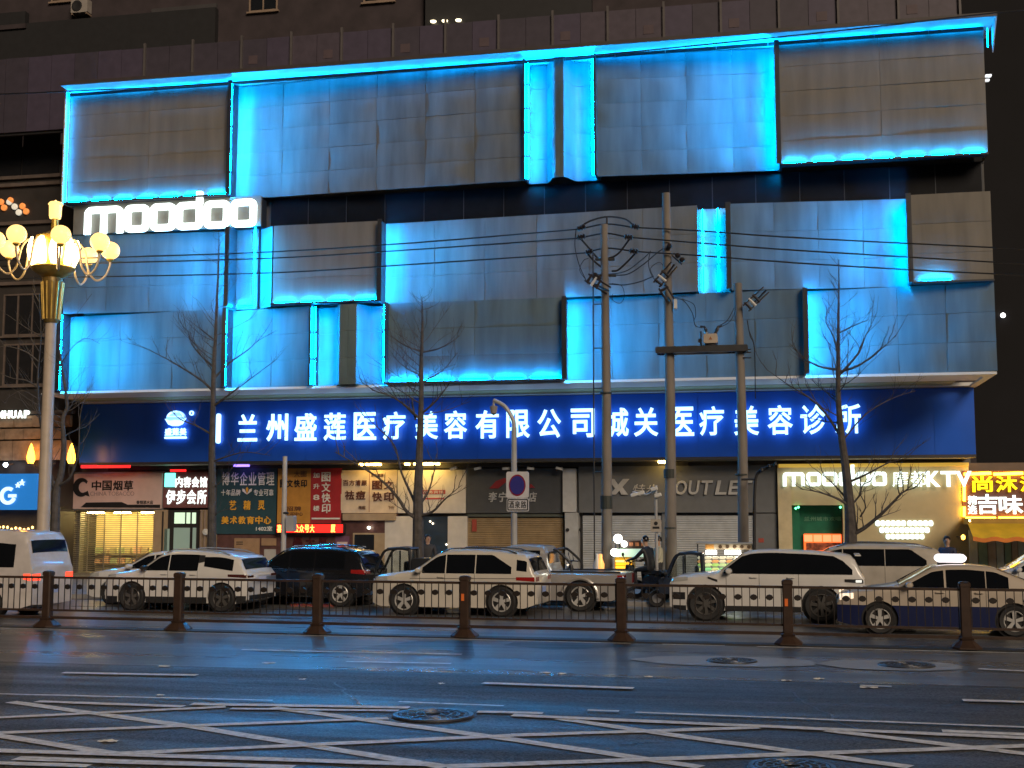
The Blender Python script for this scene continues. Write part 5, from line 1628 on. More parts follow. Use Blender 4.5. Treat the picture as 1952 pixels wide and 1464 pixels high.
for p in ((1209, 943), (1222, 940), (1254, 944), (1247, 932)):
    c = at(*p, YG - .1)
    MB().box(c, (.2, .14, .10), Matrix.Rotation(R(-15), 3, 'Y')).build('camera', spot_w, sp2, bevel=.02)
# goose neck
gn = thing('gooseneck_lamp_post', (at(1437, 1050, 36.4).x, 36.4, .13), 'thin black gooseneck post beside the short utility pole', 'lamp post')
P = [at(1437, 1090, 36.4), at(1438, 1000, 36.4), at(1439, 930, 36.4), at(1443, 905, 36.4), at(1455, 895, 36.4), at(1468, 889, 36.4), at(1480, 884, 36.4)]
P[0].z = .13
MB().tube(curve_pts(P, 6), .045, 8).build('shaft', cable_m, gn, smooth=True)
for p in ((1452, 896), (1466, 889), (1478, 885)):
    MB().lathe(at(*p, 36.3), [(0, -.07), (.05, -.02), (.04, .05), (0, .07)], 8).build('fitting', cable_m, gn)
MB().tube([at(1413, 914, 36.4), at(1440, 914, 36.4)], .03, 6).build('tie_bar', cable_m, gn)
# ================================================================== BARE STREET TREES
bark = M('grey brown bark', (.078, .068, .062), rough=.85, var=.35, scale=6, bump=.7, bscale=22)
def tree(label, base_px, y, trunk_pts, limbs, seed, leader=True, r0=.17, twig=1.0):
    """trunk_pts: pixel track of the leader; limbs: list of (pixel tracks, start radius)"""
    r = random.Random(seed)
    base = gr(*base_px) if False else at(base_px[0], base_px[1], y)
    t = thing('bare_tree', (base.x, y, .13), label, 'tree', 'bare street trees')
    P = [at(a, b, y) for a, b in trunk_pts]
    P[0].z = .13
    pts = curve_pts(P, 6)
    n = len(pts)
    rad = [max(.012, r0 * (1 - (i / (n - 1)) ** .75 * .95)) for i in range(n)]
    MB().tube(pts, rad, 9).build('trunk', bark, t, smooth=True)
    br = MB()
    tw = MB()
    def grow(p, d, L, ra, depth):
        k = 5
        cur = p.copy()
        path = [cur.copy()]
        dd = d.normalized()
        for i in range(k):
            dd = (dd + Vector((r.uniform(-.28, .28), r.uniform(-.28, .28), r.uniform(-.10, .26)))).normalized()
            cur = cur + dd * (L / k)
            path.append(cur.copy())
        (br if depth < 1 else tw).tube(path, [ra * (1 - .75 * i / k) for i in range(k + 1)], 6 if depth < 1 else 4, caps=False)
        if depth < 2:
            m = int((5 if depth == 0 else 3) * twig)
            for i in range(m):
                f = r.uniform(.25, .95)
                q = path[min(k, int(f * k))]
                side = Vector((r.uniform(-1, 1), r.uniform(-1, 1), r.uniform(.05, .8))).normalized()
                grow(q, dd * .75 + side * .7, L * r.uniform(.28, .5), ra * .42, depth + 1)
    for track, ra in limbs:
        Q = [at(a, b, y + dy) for a, b, dy in track]
        path = curve_pts(Q, 5)
        m = len(path)
        ra *= .85
        br.tube(path, [max(.008, ra * (1 - .85 * i / (m - 1))) for i in range(m)], 7, caps=False)
        for i in range(2, m, 2):
            d = (path[min(m - 1, i + 1)] - path[i - 1]).normalized()
            side = Vector((r.uniform(-1, 1), r.uniform(-1, 1), r.uniform(.1, 1))).normalized()
            grow(path[i], d * .8 + side * .75, r.uniform(.5, 1.1), ra * .28, 1)
    if leader:
        for i in range(int(n * .48), n - 1):
            for s in range(1):
                a = r.uniform(0, 2 * math.pi)
                f = i / n
                L = (1 - f) * 4.2 * r.uniform(.5, 1.0) + .35
                d = Vector((math.cos(a), math.sin(a), r.uniform(.25, .75)))
                grow(pts[i], d, L, max(.009, rad[i] * .22), 0 if L > 1.3 else 1)
    br.build('crown', bark, t, smooth=True)
    o = tw.build('twigs', bark, t)
    o['kind'] = 'stuff'
    return t
YTR = 36.2
tree('bare tree with crossing boughs in front of the tobacco sign', (104, 1060), YTR,
     ((104, 1060), (106, 980), (108, 935), (117, 900), (122, 850), (120, 800), (128, 770), (118, 700), (112, 640), (112, 560)),
     [(((108, 935, 0), (98, 915, .1), (92, 900, .3), (88, 850, .5), (76, 800, .6), (72, 720, .7), (78, 640, .8), (74, 560, .9)), .09),
      (((110, 926, 0), (130, 915, -.2), (142, 890, -.3), (150, 860, -.4), (152, 800, -.5), (160, 760, -.6)), .06),
      (((74, 740, .7), (50, 725, .6), (20, 720, .5), (-20, 700, .4)), .035), (((74, 690, .7), (48, 670, .5), (10, 660, .4), (-15, 668, .3)), .035),
      (((76, 640, .8), (50, 625, .7), (14, 600, .5)), .03), (((78, 690, .7), (96, 660, .6), (130, 620, .5), (175, 560, .4)), .03), (((112, 700, 0), (140, 660, -.2), (165, 645, -.3), (190, 655, -.4)), .025),
      (((72, 760, .7), (40, 745, .6), (5, 765, .6)), .03)],
     11, r0=.17, twig=.8)
tree('slim bare tree with upswept branches beside the teal banner', (404, 1060), YTR,
     ((404, 1060), (405, 950), (404, 860), (406, 780), (408, 700), (411, 640), (414, 560), (417, 480), (417, 440)),
     [(((406, 745, 0), (380, 722, -.2), (345, 700, -.4), (310, 680, -.5), (285, 668, -.6)), .05), (((407, 700, 0), (385, 680, .2), (365, 655, .4), (358, 630, .5)), .04),
      (((406, 830, 0), (375, 812, -.2), (345, 800, -.3), (325, 782, -.4)), .04), (((406, 775, 0), (440, 750, -.2), (480, 720, -.3), (520, 690, -.4)), .045),
      (((409, 720, 0), (440, 690, .2), (475, 665, .4), (500, 640, .5)), .04), (((411, 650, 0), (385, 630, -.1), (362, 612, -.2)), .03), (((405, 880, 0), (440, 868, -.3), (470, 862, -.4), (515, 868, -.5)), .035),
      (((405, 930, 0), (425, 915, -.2), (450, 880, -.4)), .03), (((404, 990, 0), (420, 975, -.1), (450, 968, -.2)), .02)],
     12, r0=.155)
tree('bare tree in front of the white shop board, branching wide', (797, 1090), YTR,
     ((797, 1090), (797, 1000), (797, 940), (799, 880), (801, 820), (803, 760), (803, 690), (805, 640), (805, 590), (804, 565)),
     [(((797, 990, 0), (775, 975, -.2), (755, 945, -.3), (720, 910, -.5), (670, 880, -.6), (640, 862, -.7)), .075),
      (((798, 985, 0), (825, 975, -.2), (850, 950, -.4), (880, 925, -.5)), .06),
      (((797, 975, 0), (785, 945, .2), (765, 900, .3), (752, 850, .4), (720, 815, .5), (690, 790, .6)), .055),
      (((798, 965, 0), (815, 940, .2), (826, 905, .3), (832, 865, .4)), .05),
      (((801, 800, 0), (775, 775, -.2), (745, 755, -.3), (715, 745, -.4), (690, 728, -.5)), .045), (((802, 790, 0), (830, 765, -.2), (850, 740, -.3), (862, 722, -.4)), .045),
      (((803, 730, 0), (830, 715, .2), (850, 700, .3), (872, 672, .4)), .04), (((803, 715, 0), (780, 705, .1), (760, 690, .2), (746, 672, .3)), .035),
      (((803, 672, 0), (835, 665, -.1), (860, 652, -.2), (876, 640, -.3)), .035), (((803, 670, 0), (775, 660, -.1), (755, 648, -.2), (745, 640, -.3)), .035),
      (((792, 800, 0), (787, 770, .1), (789, 745, .2)), .04)],
     13, r0=.20)
tree('bare tree in front of the cream karaoke wall', (1620, 1075), YTR,
     ((1620, 1075), (1622, 1010), (1618, 950), (1612, 890), (1604, 830), (1598, 760), (1598, 700), (1598, 640), (1599, 560), (1599, 495)),
     [(((1624, 1020, 0), (1650, 1005, -.2), (1680, 980, -.4), (1705, 955, -.5), (1722, 938, -.6), (1745, 930, -.7)), .08),
      (((1620, 965, 0), (1595, 950, -.2), (1560, 938, -.3), (1525, 932, -.5)), .055), (((1619, 960, 0), (1605, 940, .1), (1580, 915, .2), (1560, 900, .3)), .04),
      (((1621, 965, 0), (1638, 945, .2), (1645, 925, .3), (1660, 918, .4)), .04), (((1616, 920, 0), (1650, 905, -.2), (1695, 882, -.3), (1735, 872, -.4)), .045),
      (((1604, 835, 0), (1575, 790, .2), (1545, 760, .3), (1505, 735, .4), (1462, 705, .5)), .05), (((1598, 710, 0), (1640, 695, -.2), (1680, 665, -.3), (1708, 640, -.4)), .05),
      (((1598, 705, 0), (1560, 698, -.1), (1530, 680, -.2), (1506, 655, -.3)), .045), (((1600, 715, 0), (1635, 675, .1), (1650, 640, .2), (1662, 620, .3)), .045),
      (((1597, 672, 0), (1588, 640, -.1), (1574, 612, -.2), (1580, 585, -.3)), .035), (((1599, 635, 0), (1625, 622, -.1), (1655, 610, -.2)), .03),
      (((1606, 840, 0), (1650, 790, .1), (1700, 760, .3), (1745, 745, .4)), .03), (((1640, 985, 0), (1650, 965, -.2), (1640, 940, -.3), (1655, 935, -.4)), .03)],
     14, r0=.20)
# ================================================================== VEHICLES
tyre_m = M('tyre rubber', (.016, .016, .017), rough=.7, var=.2, scale=8)
rim_m = M('alloy rim', (.55, .54, .52), rough=.35, metal=.35, var=.15)
rim_dark = M('dark alloy rim', (.10, .095, .09), rough=.35, metal=.3)
glass_car = M('tinted car glass', (.006, .007, .009), rough=.06, var=.1, spec=.35)
plastic = M('black car plastic', (.016, .016, .017), rough=.5)
chrome = M('car chrome', (.55, .55, .55), rough=.15, metal=1.0)
tail_red = M('tail lamp red', (.30, .012, .010), rough=.15, coat=1)
head_glass = M('head lamp glass', (.45, .45, .43), rough=.1, coat=1)
seam_m = M('door seam', (.03, .03, .03), rough=.8)
plate_m = M('number plate', (.35, .45, .75), rough=.4)
white_car = M('white car paint', (.66, .645, .62), rough=.28, var=.04, coat=.7)
pearl_car = M('pearl white car paint', (.60, .555, .48), rough=.26, var=.04, coat=.7)
silver_car = M('silver car paint', (.40, .38, .36), rough=.3, metal=.3, var=.05, coat=.7)
black_car = M('black car paint', (.010, .010, .012), rough=.2, coat=.8)
blue_car = M('taxi blue paint', (.016, .022, .075), rough=.3, coat=.6)
def two_tone(name, top, low, z):
    m = M(name, top, rough=.3, coat=.6, var=.04)
    nt = m.node_tree
    b = nt.nodes['Principled BSDF']
    tc = next(n for n in nt.nodes if n.type == 'TEX_COORD')
    sx = nt.nodes.new('ShaderNodeSeparateXYZ')
    nt.links.new(tc.outputs['Object'], sx.inputs[0])
    gt = nt.nodes.new('ShaderNodeMath'); gt.operation = 'GREATER_THAN'; gt.inputs[1].default_value = z
    nt.links.new(sx.outputs[2], gt.inputs[0])
    mx = nt.nodes.new('ShaderNodeMix'); mx.data_type = 'RGBA'
    mx.inputs[6].default_value = low + (1,); mx.inputs[7].default_value = top + (1,)
    nt.links.new(gt.outputs[0], mx.inputs[0])
    nt.links.new(mx.outputs[2], b.inputs['Base Color'])
    return m
taxi_paint = two_tone('taxi two tone paint', (.50, .43, .35), (.014, .020, .075), .60)
tan_car = M('taxi tan paint', (.52, .44, .36), rough=.3, coat=.6)

class Car:
    def __init__(s, label, cat, S, near, wheel, paint, name, rz=None, group='vehicles on the street'):
        """S: shape in metres; near: ground point of the near-side wheel number `wheel`"""
        s.S = S
        rz = fang if rz is None else rz
        rot = Matrix.Rotation(rz, 3, 'Z')
        wx = S['wheels'][wheel]
        loc = Vector(near) - rot @ Vector((wx, -S['W'] / 2 + .1, 0))
        s.root = thing(name, (loc.x, loc.y, S.get('z0', .005)), label, cat, group, rz)
        s.paint = paint
        s.body()
    def top(s, x):
        f = x / s.S['L']
        k = .014
        return sum(w * lerp_list(s.S['top'], min(1, max(0, f + d))) for d, w in ((-k, .25), (0, .5), (k, .25))) * s.S['H']
    def bot(s, x):
        f = x / s.S['L']
        c = s.S.get('clear', .2)
        return c + .07 * max(0, (.06 - f) / .06) + .10 * max(0, (f - .93) / .07)
    def plan(s, x):
        f = x / s.S['L']
        n, t = s.S.get('nose', .12), s.S.get('tail', .06)
        w = 1.0
        if f < .13: w -= n * (1 - f / .13) ** 2
        if f > .88: w -= t * ((f - .88) / .12) ** 2
        return s.S['W'] / 2 * w
    def hw(s, x, z):
        H = s.S['H']; b = s.S['belt'] * H
        zt = s.top(x)
        y = s.plan(x)
        if z <= b: k = 1 - .045 * ((b - z) / b) ** 2 + .010 * math.exp(-((z - b * .93) / .05) ** 2)
        else: k = 1 - s.S.get('tumble', .17) * (z - b) / (H - b)
        y *= k
        rc = min(.10, .3 * max(.05, zt - s.bot(x)))
        if z > zt - rc:
            q = min(1, (z - (zt - rc)) / rc)
            y -= rc * (1 - math.sqrt(max(0, 1 - q * q))) * .9
        return y
    def body(s):
        S = s.S; L = S['L']
        xs = sorted(set([round(L * i / 44, 4) for i in range(45)] + [round(p[0] * L, 4) for p in S['top']] + [.02, L - .02]))
        mb = MB()
        nz = 15
        rings = []
        for x in xs:
            zb, zt = s.bot(x), s.top(x)
            half = [(s.hw(x, zb) * .55, zb)]
            for i in range(nz):
                t = i / (nz - 1)
                t = t if i < nz - 4 else t
                z = zb + .02 + (zt - zb - .02) * t
                half.append((s.hw(x, min(z, zt)), z))
            half.append((half[-1][0] * .55, zt + .012))
            rings.append([(x, -y, z) for y, z in half] + [(x, y, z) for y, z in reversed(half)])
        n = len(rings[0])
        vs = [p for r in rings for p in r]
        fs = []
        for i in range(len(rings) - 1):
            for j in range(n):
                fs.append((i * n + j, i * n + (j + 1) % n, (i + 1) * n + (j + 1) % n, (i + 1) * n + j))
        fs.append(tuple(range(n - 1, -1, -1)))
        fs.append(tuple((len(rings) - 1) * n + j for j in range(n)))
        mb.add(vs, fs)
        o = mb.build('body', s.paint if not isinstance(s.paint, (list, tuple)) else list(s.paint), s.root, world=False)
        # wheel openings
        cut = MB()
        for wx in S['wheels']:
            for sy in (-1, 1):
                y0 = sy * (S['W'] / 2 + .1); y1 = sy * (S['W'] / 2 - .30)
                cut.lathe((wx, 0, S['wr']), [(S['wr'] + .055, min(y0, y1)), (S['wr'] + .055, max(y0, y1))], 28, 'Y')
        co = cut.build('cutter', plastic, None, world=False)
        md = o.modifiers.new('cut', 'BOOLEAN')
        md.operation = 'DIFFERENCE'; md.object = co; md.solver = 'EXACT'
        co.parent = s.root
        bpy.context.view_layer.update()
        dg = bpy.context.evaluated_depsgraph_get()
        me = bpy.data.meshes.new_from_object(o.evaluated_get(dg))
        o.modifiers.clear()
        old = o.data; o.data = me
        bpy.data.meshes.remove(old)
        bpy.data.objects.remove(co, do_unlink=True)
        for p in me.polygons:
            p.use_smooth = True
            if isinstance(s.paint, (list, tuple)) and p.center.z < S.get('split', .5) * S['H']:
                p.material_index = 1
        me.set_sharp_from_angle(angle=R(48))
        s.o = o
        # inner arch cups and wheels
        for wx in S['wheels']:
            for sy in (-1, 1):
                yb = sy * (S['W'] / 2 - .29)
                MB().lathe((wx, 0, S['wr']), [(0, yb), (S['wr'] + .05, yb), (S['wr'] + .05, yb + sy * .22)], 24, 'Y').build('arch_liner', plastic, s.root, world=False)
        s.wheels()
    def wheels(s):
        S = s.S; r = S['wr']; first = None
        for wx in S['wheels']:
            for sy in (-1, 1):
                if first is None:
                    w = MB().lathe((0, 0, 0), [(r * .66, -.10), (r * .90, -.115), (r * .985, -.085), (r, -.03), (r, .05), (r * .97, .09), (r * .7, .10)], 32, 'Y', caps=False).build('wheel', tyre_m, s.root, world=False, smooth=True)
                    w.name = 'wheel'
                    rm = S.get('rim', rim_m)
                    MB().lathe((0, 0, 0), [(r * .60, -.07), (r * .67, -.105), (r * .64, -.112), (r * .58, -.085)], 28, 'Y', caps=False).lathe((0, 0, 0), [(r * .16, -.06), (r * .15, -.098), (0, -.10)], 14, 'Y', caps=False).build('rim', rm, w, world=False, smooth=True)
                    MB().lathe((0, 0, 0), [(r * .66, -.02), (0, -.02)], 24, 'Y').build('brake_disc', plastic, w, world=False)
                    ns = S.get('spokes', 5)
                    for k in range(ns):
                        a = 2 * math.pi * k / ns + .3
                        ct, st = math.cos(a), math.sin(a)
                        d = (.065 if ns <= 5 else .05) * r / .37 * .6
                        q = []
                        for rr, ww in ((r * .12, d * .9), (r * .62, d * 1.25)):
                            for sg_ in (-1, 1):
                                for yy in (-.096, -.06):
                                    q.append((ct * rr - st * ww * sg_, yy, st * rr + ct * ww * sg_))
                        MB().add(q, [(0, 2, 6, 4), (1, 5, 7, 3), (0, 4, 5, 1), (2, 3, 7, 6), (4, 6, 7, 5), (0, 1, 3, 2)]).build('spoke', rm, w, world=False)
                    first = w
                else:
                    w = like(first, 'wheel', (0, 0, 0), s.root)
                    for ch in list(first.children):
                        like(ch, ch.name.split('.')[0], (0, 0, 0), w)
                w.location = (wx, sy * (S['W'] / 2 - .115), r)
                w.rotation_euler = (0, 0, 0 if sy < 0 else math.pi)
    def patch(s, name, mat, x0, x1, lo, hi, off=.006, sides=(-1, 1), nu=14, nv=4, parent=None):
        lo_f = lo if callable(lo) else (lambda x: lo)
        hi_f = hi if callable(hi) else (lambda x: hi)
        out = []
        for sy in sides:
            def f(u, v):
                x = x0 + (x1 - x0) * u
                a, b = lo_f(x), hi_f(x)
                b = max(a + .001, b)
                z = a + (b - a) * v
                return (x, sy * (s.hw(x, z) + off), z)
            out.append(MB().grid(f, nu, nv).build(name, mat, parent or s.root, world=False, smooth=True))
        return out
    def windows(s, spans, drop=.085, lift=.025, hicap=None, mat=None):
        H = s.S['H']; b = s.S['belt'] * H
        for (f0, f1) in spans:
            L = s.S['L']
            s.patch('side_window', mat or glass_car, f0 * L, f1 * L, lambda x: b + lift, lambda x: min(s.top(x) - drop, (hicap(x / L) * H if hicap else 9)), .007)
    def glass(s, name, f0, f1, inset=.10, off=.008):
        L = s.S['L']
        def f(u, v):
            x = (f0 + (f1 - f0) * u) * L
            z = s.top(x)
            y = (s.hw(x, z - .10) - inset) * (2 * v - 1)
            d = s.top(x + .02) - s.top(x - .02)
            nrm = Vector((-d, 0, .04)).normalized()
            return Vector((x, y, z + .014 * (1 - abs(2 * v - 1) ** 3))) + nrm * off
        MB().grid(f, 8, 8).build(name, glass_car, s.root, world=False, smooth=True)
    def seams(s, xs, z0=.32, z1=None):
        H = s.S['H']; L = s.S['L']; b = s.S['belt'] * H
        for f in xs:
            s.patch('door_seam', seam_m, f * L - .005, f * L + .005, z0 * H, b + .02, .002, nu=1, nv=8)
    def handles(s, xs, z=None, mat=None):
        H = s.S['H']; L = s.S['L']; zz = (z or s.S['belt'] * .93) * H
        for f in xs:
            for sy in (-1, 1):
                y = s.hw(f * L, zz)
                MB().tube([(f * L - .09, sy * (y - .005), zz), (f * L - .06, sy * (y + .03), zz + .005), (f * L + .06, sy * (y + .03), zz + .005), (f * L + .09, sy * (y - .005), zz)], .013, 6).build('door_handle', mat or (s.paint if not isinstance(s.paint, (list, tuple)) else s.paint[0]), s.root, world=False)
    def mirrors(s, f, mat=None, z=None):
        H = s.S['H']; L = s.S['L']; zz = (z or s.S['belt'] + .06) * H
        for sy in (-1, 1):
            y = s.hw(f * L, zz)
            m = MB()
            prof = [(0, -.11), (.06, -.10), (.085, 0), (.075, .09), (0, .12)]
            m.lathe((f * L, sy * (y + .13), zz), prof, 12, 'Y')
            for v in m.v: v.z = zz + (v.z - zz) * .85
            mo = m.build('wing_mirror', mat or (s.paint if not isinstance(s.paint, (list, tuple)) else s.paint[0]), s.root, world=False, smooth=True)
            MB().tube([(f * L + .02, sy * (y - .01), zz - .05), (f * L, sy * (y + .08), zz - .04)], .022, 6).build('mirror_arm', plastic, mo, world=False)
    def head(s, x1=.07, z0=.50, z1=.60, mat=None):
        H = s.S['H']; L = s.S['L']
        s.patch('headlight', mat or head_glass, .012 * L, x1 * L, lambda x: (z0 + .03 * x / (x1 * L)) * H, lambda x: (z1 + .02 * x / (x1 * L)) * H, .008)
    def tails(s, x0=.93, z0=.55, z1=.63, mat=None, rear=True, name='taillight'):
        H = s.S['H']; L = s.S['L']; mat = mat or tail_red
        s.patch(name, mat, x0 * L, .992 * L, lambda x: (z0 + .02 * (L - x) / (L * (1 - x0))) * H, lambda x: min(z1 * H, s.top(x) - .02), .008, nu=6)
        if rear:
            for sy in (-1, 1):
                y = s.hw(L - .02, z0 * H)
                MB().bev((L - .03, sy * (y - .32), z0 * H), (L + .006, sy * (y - .005), min(z1 * H, s.top(L - .01) - .01)), .01).build(name, mat, s.root, world=False)
    def rear_plate(s, z=.42, mat=None):
        L = s.S['L']; H = s.S['H']
        MB().bb((L + .001, -.22, z * H - .07), (L + .012, .22, z * H + .07)).build('number_plate', mat or plate_m, s.root, world=False)
    def clad(s, h=.27, mat=None):
        H = s.S['H']; L = s.S['L']; wr = s.S['wr']
        w0, w1 = s.S['wheels']
        s.patch('sill_cladding', mat or plastic, w0 + wr + .06, w1 - wr - .06, lambda x: s.bot(x) + .01, lambda x: h * H, .012)
        s.patch('bumper_cladding', mat or plastic, w1 + wr + .06, .99 * L, lambda x: s.bot(x) + .01, lambda x: h * H * 1.12, .012, nu=6)
        s.patch('bumper_cladding', mat or plastic, .02 * L, w0 - wr - .06, lambda x: s.bot(x) + .01, lambda x: h * H * .98, .012, nu=6)
        MB().bb((L - .01, -s.S['W'] * .42, s.bot(L) + .01), (L + .012, s.S['W'] * .42, h * H * 1.15)).build('bumper_cladding', mat or plastic, s.root, world=False)
    def rails(s, f0, f1, mat=None):
        L = s.S['L']
        for sy in (-1, 1):
            pts = []
            for i in range(9):
                x = (f0 + (f1 - f0) * i / 8) * L
                z = s.top(x)
                pts.append((x, sy * (s.hw(x, z - .06) - .06), z + (.045 if 0 < i < 8 else -.005)))
            MB().tube(pts, .018, 6).build('roof_rail', mat or chrome, s.root, world=False, smooth=True)
    def grille(s, z0=.33, z1=.52, mat=None):
        H = s.S['H']; W = s.S['W']
        MB().bev((-.012, -W * .3, z0 * H), (.02, W * .3, z1 * H), .01).build('grille', mat or plastic, s.root, world=False)

SUV = [(0, .47), (.008, .56), (.04, .605), (.15, .645), (.235, .675), (.27, .70), (.40, .945), (.46, .985), (.56, 1.0), (.72, .992), (.86, .962), (.925, .93), (.945, .90), (.985, .665), (.995, .63), (1.0, .60)]
# -- pearl seven-seat suv in the middle
c6 = Car('large pearl white suv with chrome roof rails, middle of the row', 'suv', dict(L=4.25, W=1.80, H=1.62, wheels=(.86, 3.38), wr=.365, top=SUV, belt=.63, clear=.2), gr(957, 1176), 1, pearl_car, 'parked_suv')
c6.windows([(.315, .455), (.462, .635), (.642, .855)], hicap=lambda f: .93 - max(0, f - .74) * 1.6)
c6.glass('windshield', .275, .40); c6.glass('rear_window', .948, .984)
c6.seams((.30, .455, .635)); c6.handles((.43, .61)); c6.mirrors(.30)
c6.head(.10, .50, .58); c6.tails(.885, .53, .60); c6.rear_plate(.40); c6.rails(.42, .88); c6.clad(.25, pearl_car); c6.grille()
c6.patch('crease_line', seam_m, .24 * 4.25, .9 * 4.25, lambda x: (.555 + .02 * x / 4.25) * 1.62, lambda x: (.562 + .02 * x / 4.25) * 1.62, .003, nu=24, nv=1)
c6.patch('rear_quarter_window', glass_car, .885 * 4.25, .945 * 4.25, lambda x: (.68 + (.945 * 4.25 - x) * .06) * 1.62, lambda x: min(c6.top(x) - .1, (.86 - (x / 4.25 - .885) * .4) * 1.62), .007, nu=6)
for sy in (-1, 1):
    MB().tube([(4.20, sy * .55, .26), (4.30, sy * .55, .25)], .04, 10).build('exhaust', chrome, c6.root, world=False)
# -- luxury suv at right
RRP = [(0, .50), (.008, .58), (.05, .625), (.16, .655), (.225, .675), (.265, .70), (.385, .955), (.44, .99), (.54, 1.0), (.74, .982), (.90, .945), (.935, .925), (.955, .88), (.99, .665), (1.0, .62)]
c11 = Car('white luxury suv with black pillars and dark wheels, largest in the row', 'suv', dict(L=4.50, W=1.84, H=1.66, wheels=(.86, 3.52), wr=.40, top=RRP, belt=.665, clear=.23, rim=rim_dark, spokes=7), gr(1567, 1188), 1, white_car, 'parked_suv')
c11.windows([(.29, .94)], drop=.055, lift=.01, hicap=lambda f: 1.0 - max(0, f - .84) * 2.6)
c11.glass('windshield', .268, .388, .06); c11.glass('rear_window', .957, .988)
c11.seams((.30, .47, .67)); c11.handles((.44, .63)); c11.mirrors(.315, z=.71)
c11.head(.10, .54, .60); c11.tails(.90, .55, .61, mat=plastic); c11.clad(.22); c11.grille()
c11.patch('side_vent', plastic, .205 * 4.50, .255 * 4.50, lambda x: (.60 - (x / 4.50 - .205) * 1.0) * 1.66, lambda x: (.628 - (x / 4.50 - .205) * .9) * 1.66, .008, nu=4, nv=1)
c11.patch('bumper_vent', plastic, .02 * 4.50, .085 * 4.50, .30 * 1.66, .40 * 1.66, .009, nu=4)
c11.patch('painted_tail_reflection', E('soft white tail reflection', (.9, .95, .9), .6, False), .955 * 4.50, .985 * 4.50, .565 * 1.66, .60 * 1.66, .012, sides=(-1,), nu=3, nv=2)  # white reflection on the tail, painted as a faintly glowing patch
MB().bev((.955 * 4.50, -.72, .925 * 1.66), (.985 * 4.50, .72, .945 * 1.66), .01).build('spoiler', white_car, c11.root, world=False)
# -- white crossover at left
XO = [(0, .47), (.008, .56), (.05, .61), (.16, .65), (.22, .675), (.26, .70), (.39, .945), (.45, .985), (.54, 1.0), (.70, .985), (.84, .945), (.92, .905), (.935, .885), (.975, .68), (.995, .64), (1.0, .57)]
c3 = Car('white crossover suv with black floating roof pillar behind the fence at left', 'suv', dict(L=4.14, W=1.80, H=1.56, wheels=(.84, 3.42), wr=.355, top=XO, belt=.655, clear=.2, rim=rim_dark, spokes=5), gr(424, 1167), 1, white_car, 'parked_suv')
c3.windows([(.30, .455), (.462, .66)], hicap=lambda f: .94)
c3.patch('rear_quarter_window', glass_car, .70 * 4.14, .90 * 4.14, lambda x: (.675 + (.90 * 4.14 - x) * .085) * 1.56, lambda x: min(c3.top(x) - .09, .90 * 1.56), .007)
c3.patch('floating_pillar', plastic, .66 * 4.14, .70 * 4.14, lambda x: (.80 + (x / 4.14 - .66) * .5) * 1.56, lambda x: c3.top(x) - .09, .007, nu=3)
c3.glass('windshield', .265, .39); c3.glass('rear_window', .937, .974)
c3.seams((.29, .455, .66)); c3.handles((.43, .63)); c3.mirrors(.30, mat=plastic)
c3.head(.09, .51, .585); c3.tails(.87, .56, .62, mat=M('dark tail lamp', (.07, .015, .012), rough=.12, coat=1)); c3.rear_plate(.53, M('white plate', (.55, .6, .8))); c3.clad(.24); c3.rails(.42, .86, M('silver rail', (.5, .5, .5), rough=.3, metal=.6)); c3.grille()
# -- black suv
c4 = Car('black suv between the white crossover and the pearl suv', 'suv', dict(L=4.15, W=1.80, H=1.60, wheels=(.86, 3.42), wr=.35, top=SUV, belt=.635, clear=.22), gr(650, 1157), 1, black_car, 'parked_suv')
c4.windows([(.315, .455), (.465, .635), (.645, .85)], hicap=lambda f: .93)
c4.glass('windshield', .275, .40); c4.glass('rear_window', .948, .984)
c4.seams((.30, .455, .635)); c4.handles((.43, .61), mat=chrome); c4.mirrors(.30); c4.head(.10, .50, .58); c4.tails(.90, .55, .63); c4.rear_plate(.42); c4.grille()
c4.rails(.42, .88)
c4.patch('side_step', chrome, .33 * 4.15, .62 * 4.15, lambda x: .265, lambda x: .295, .05, nu=6, nv=1)
c4.patch('window_trim', chrome, .33 * 4.15, .85 * 4.15, lambda x: 1.01, lambda x: 1.028, .009, nu=16, nv=1)
# -- silver pickup
PU = [(0, .48), (.008, .57), (.05, .615), (.16, .645), (.215, .665), (.24, .69), (.335, .945), (.38, .985), (.45, 1.0), (.55, .985), (.588, .96), (.598, .60), (.61, .585), (.97, .585), (.995, .58), (1.0, .56)]
c7 = Car('silver double cab pickup with black roll bar behind the pearl suv', 'pickup', dict(L=5.0, W=1.78, H=1.70, wheels=(.88, 3.85), wr=.385, top=PU, belt=.61, clear=.26, tail=.03, tumble=.14), gr(1107, 1166), 1, silver_car, 'pickup_truck')
c7.windows([(.285, .40), (.408, .555)], hicap=lambda f: .92)
c7.glass('windshield', .243, .333)
c7.seams((.28, .404, .56, .592)); c7.handles((.38, .54)); c7.mirrors(.285); c7.head(.08, .50, .59); c7.grille()
c7.tails(.966, .40, .555)
MB().bb((.592 * 5.0 + .02, -.66, .72 * 1.7), (.592 * 5.0 + .03, .66, .90 * 1.7)).build('rear_window', glass_car, c7.root, world=False)
for k, (xa, xb, zt_) in enumerate(((.625, .72, .93),)):
    rb = []
    for y in (-1, 1):
        rb.append([Vector((xb * 5.0, y * .74, .585 * 1.7)), Vector((xb * 5.0 - .03, y * .72, .72 * 1.7)), Vector((xa * 5.0 + .12, y * .68, zt_ * 1.7 - .04)), Vector((xa * 5.0, y * .64, zt_ * 1.7))])
    pts = curve_pts(rb[0] + list(reversed(rb[1])), 5)
    MB().tube(pts, .035, 8).build('roll_bar', plastic, c7.root, world=False, smooth=True)
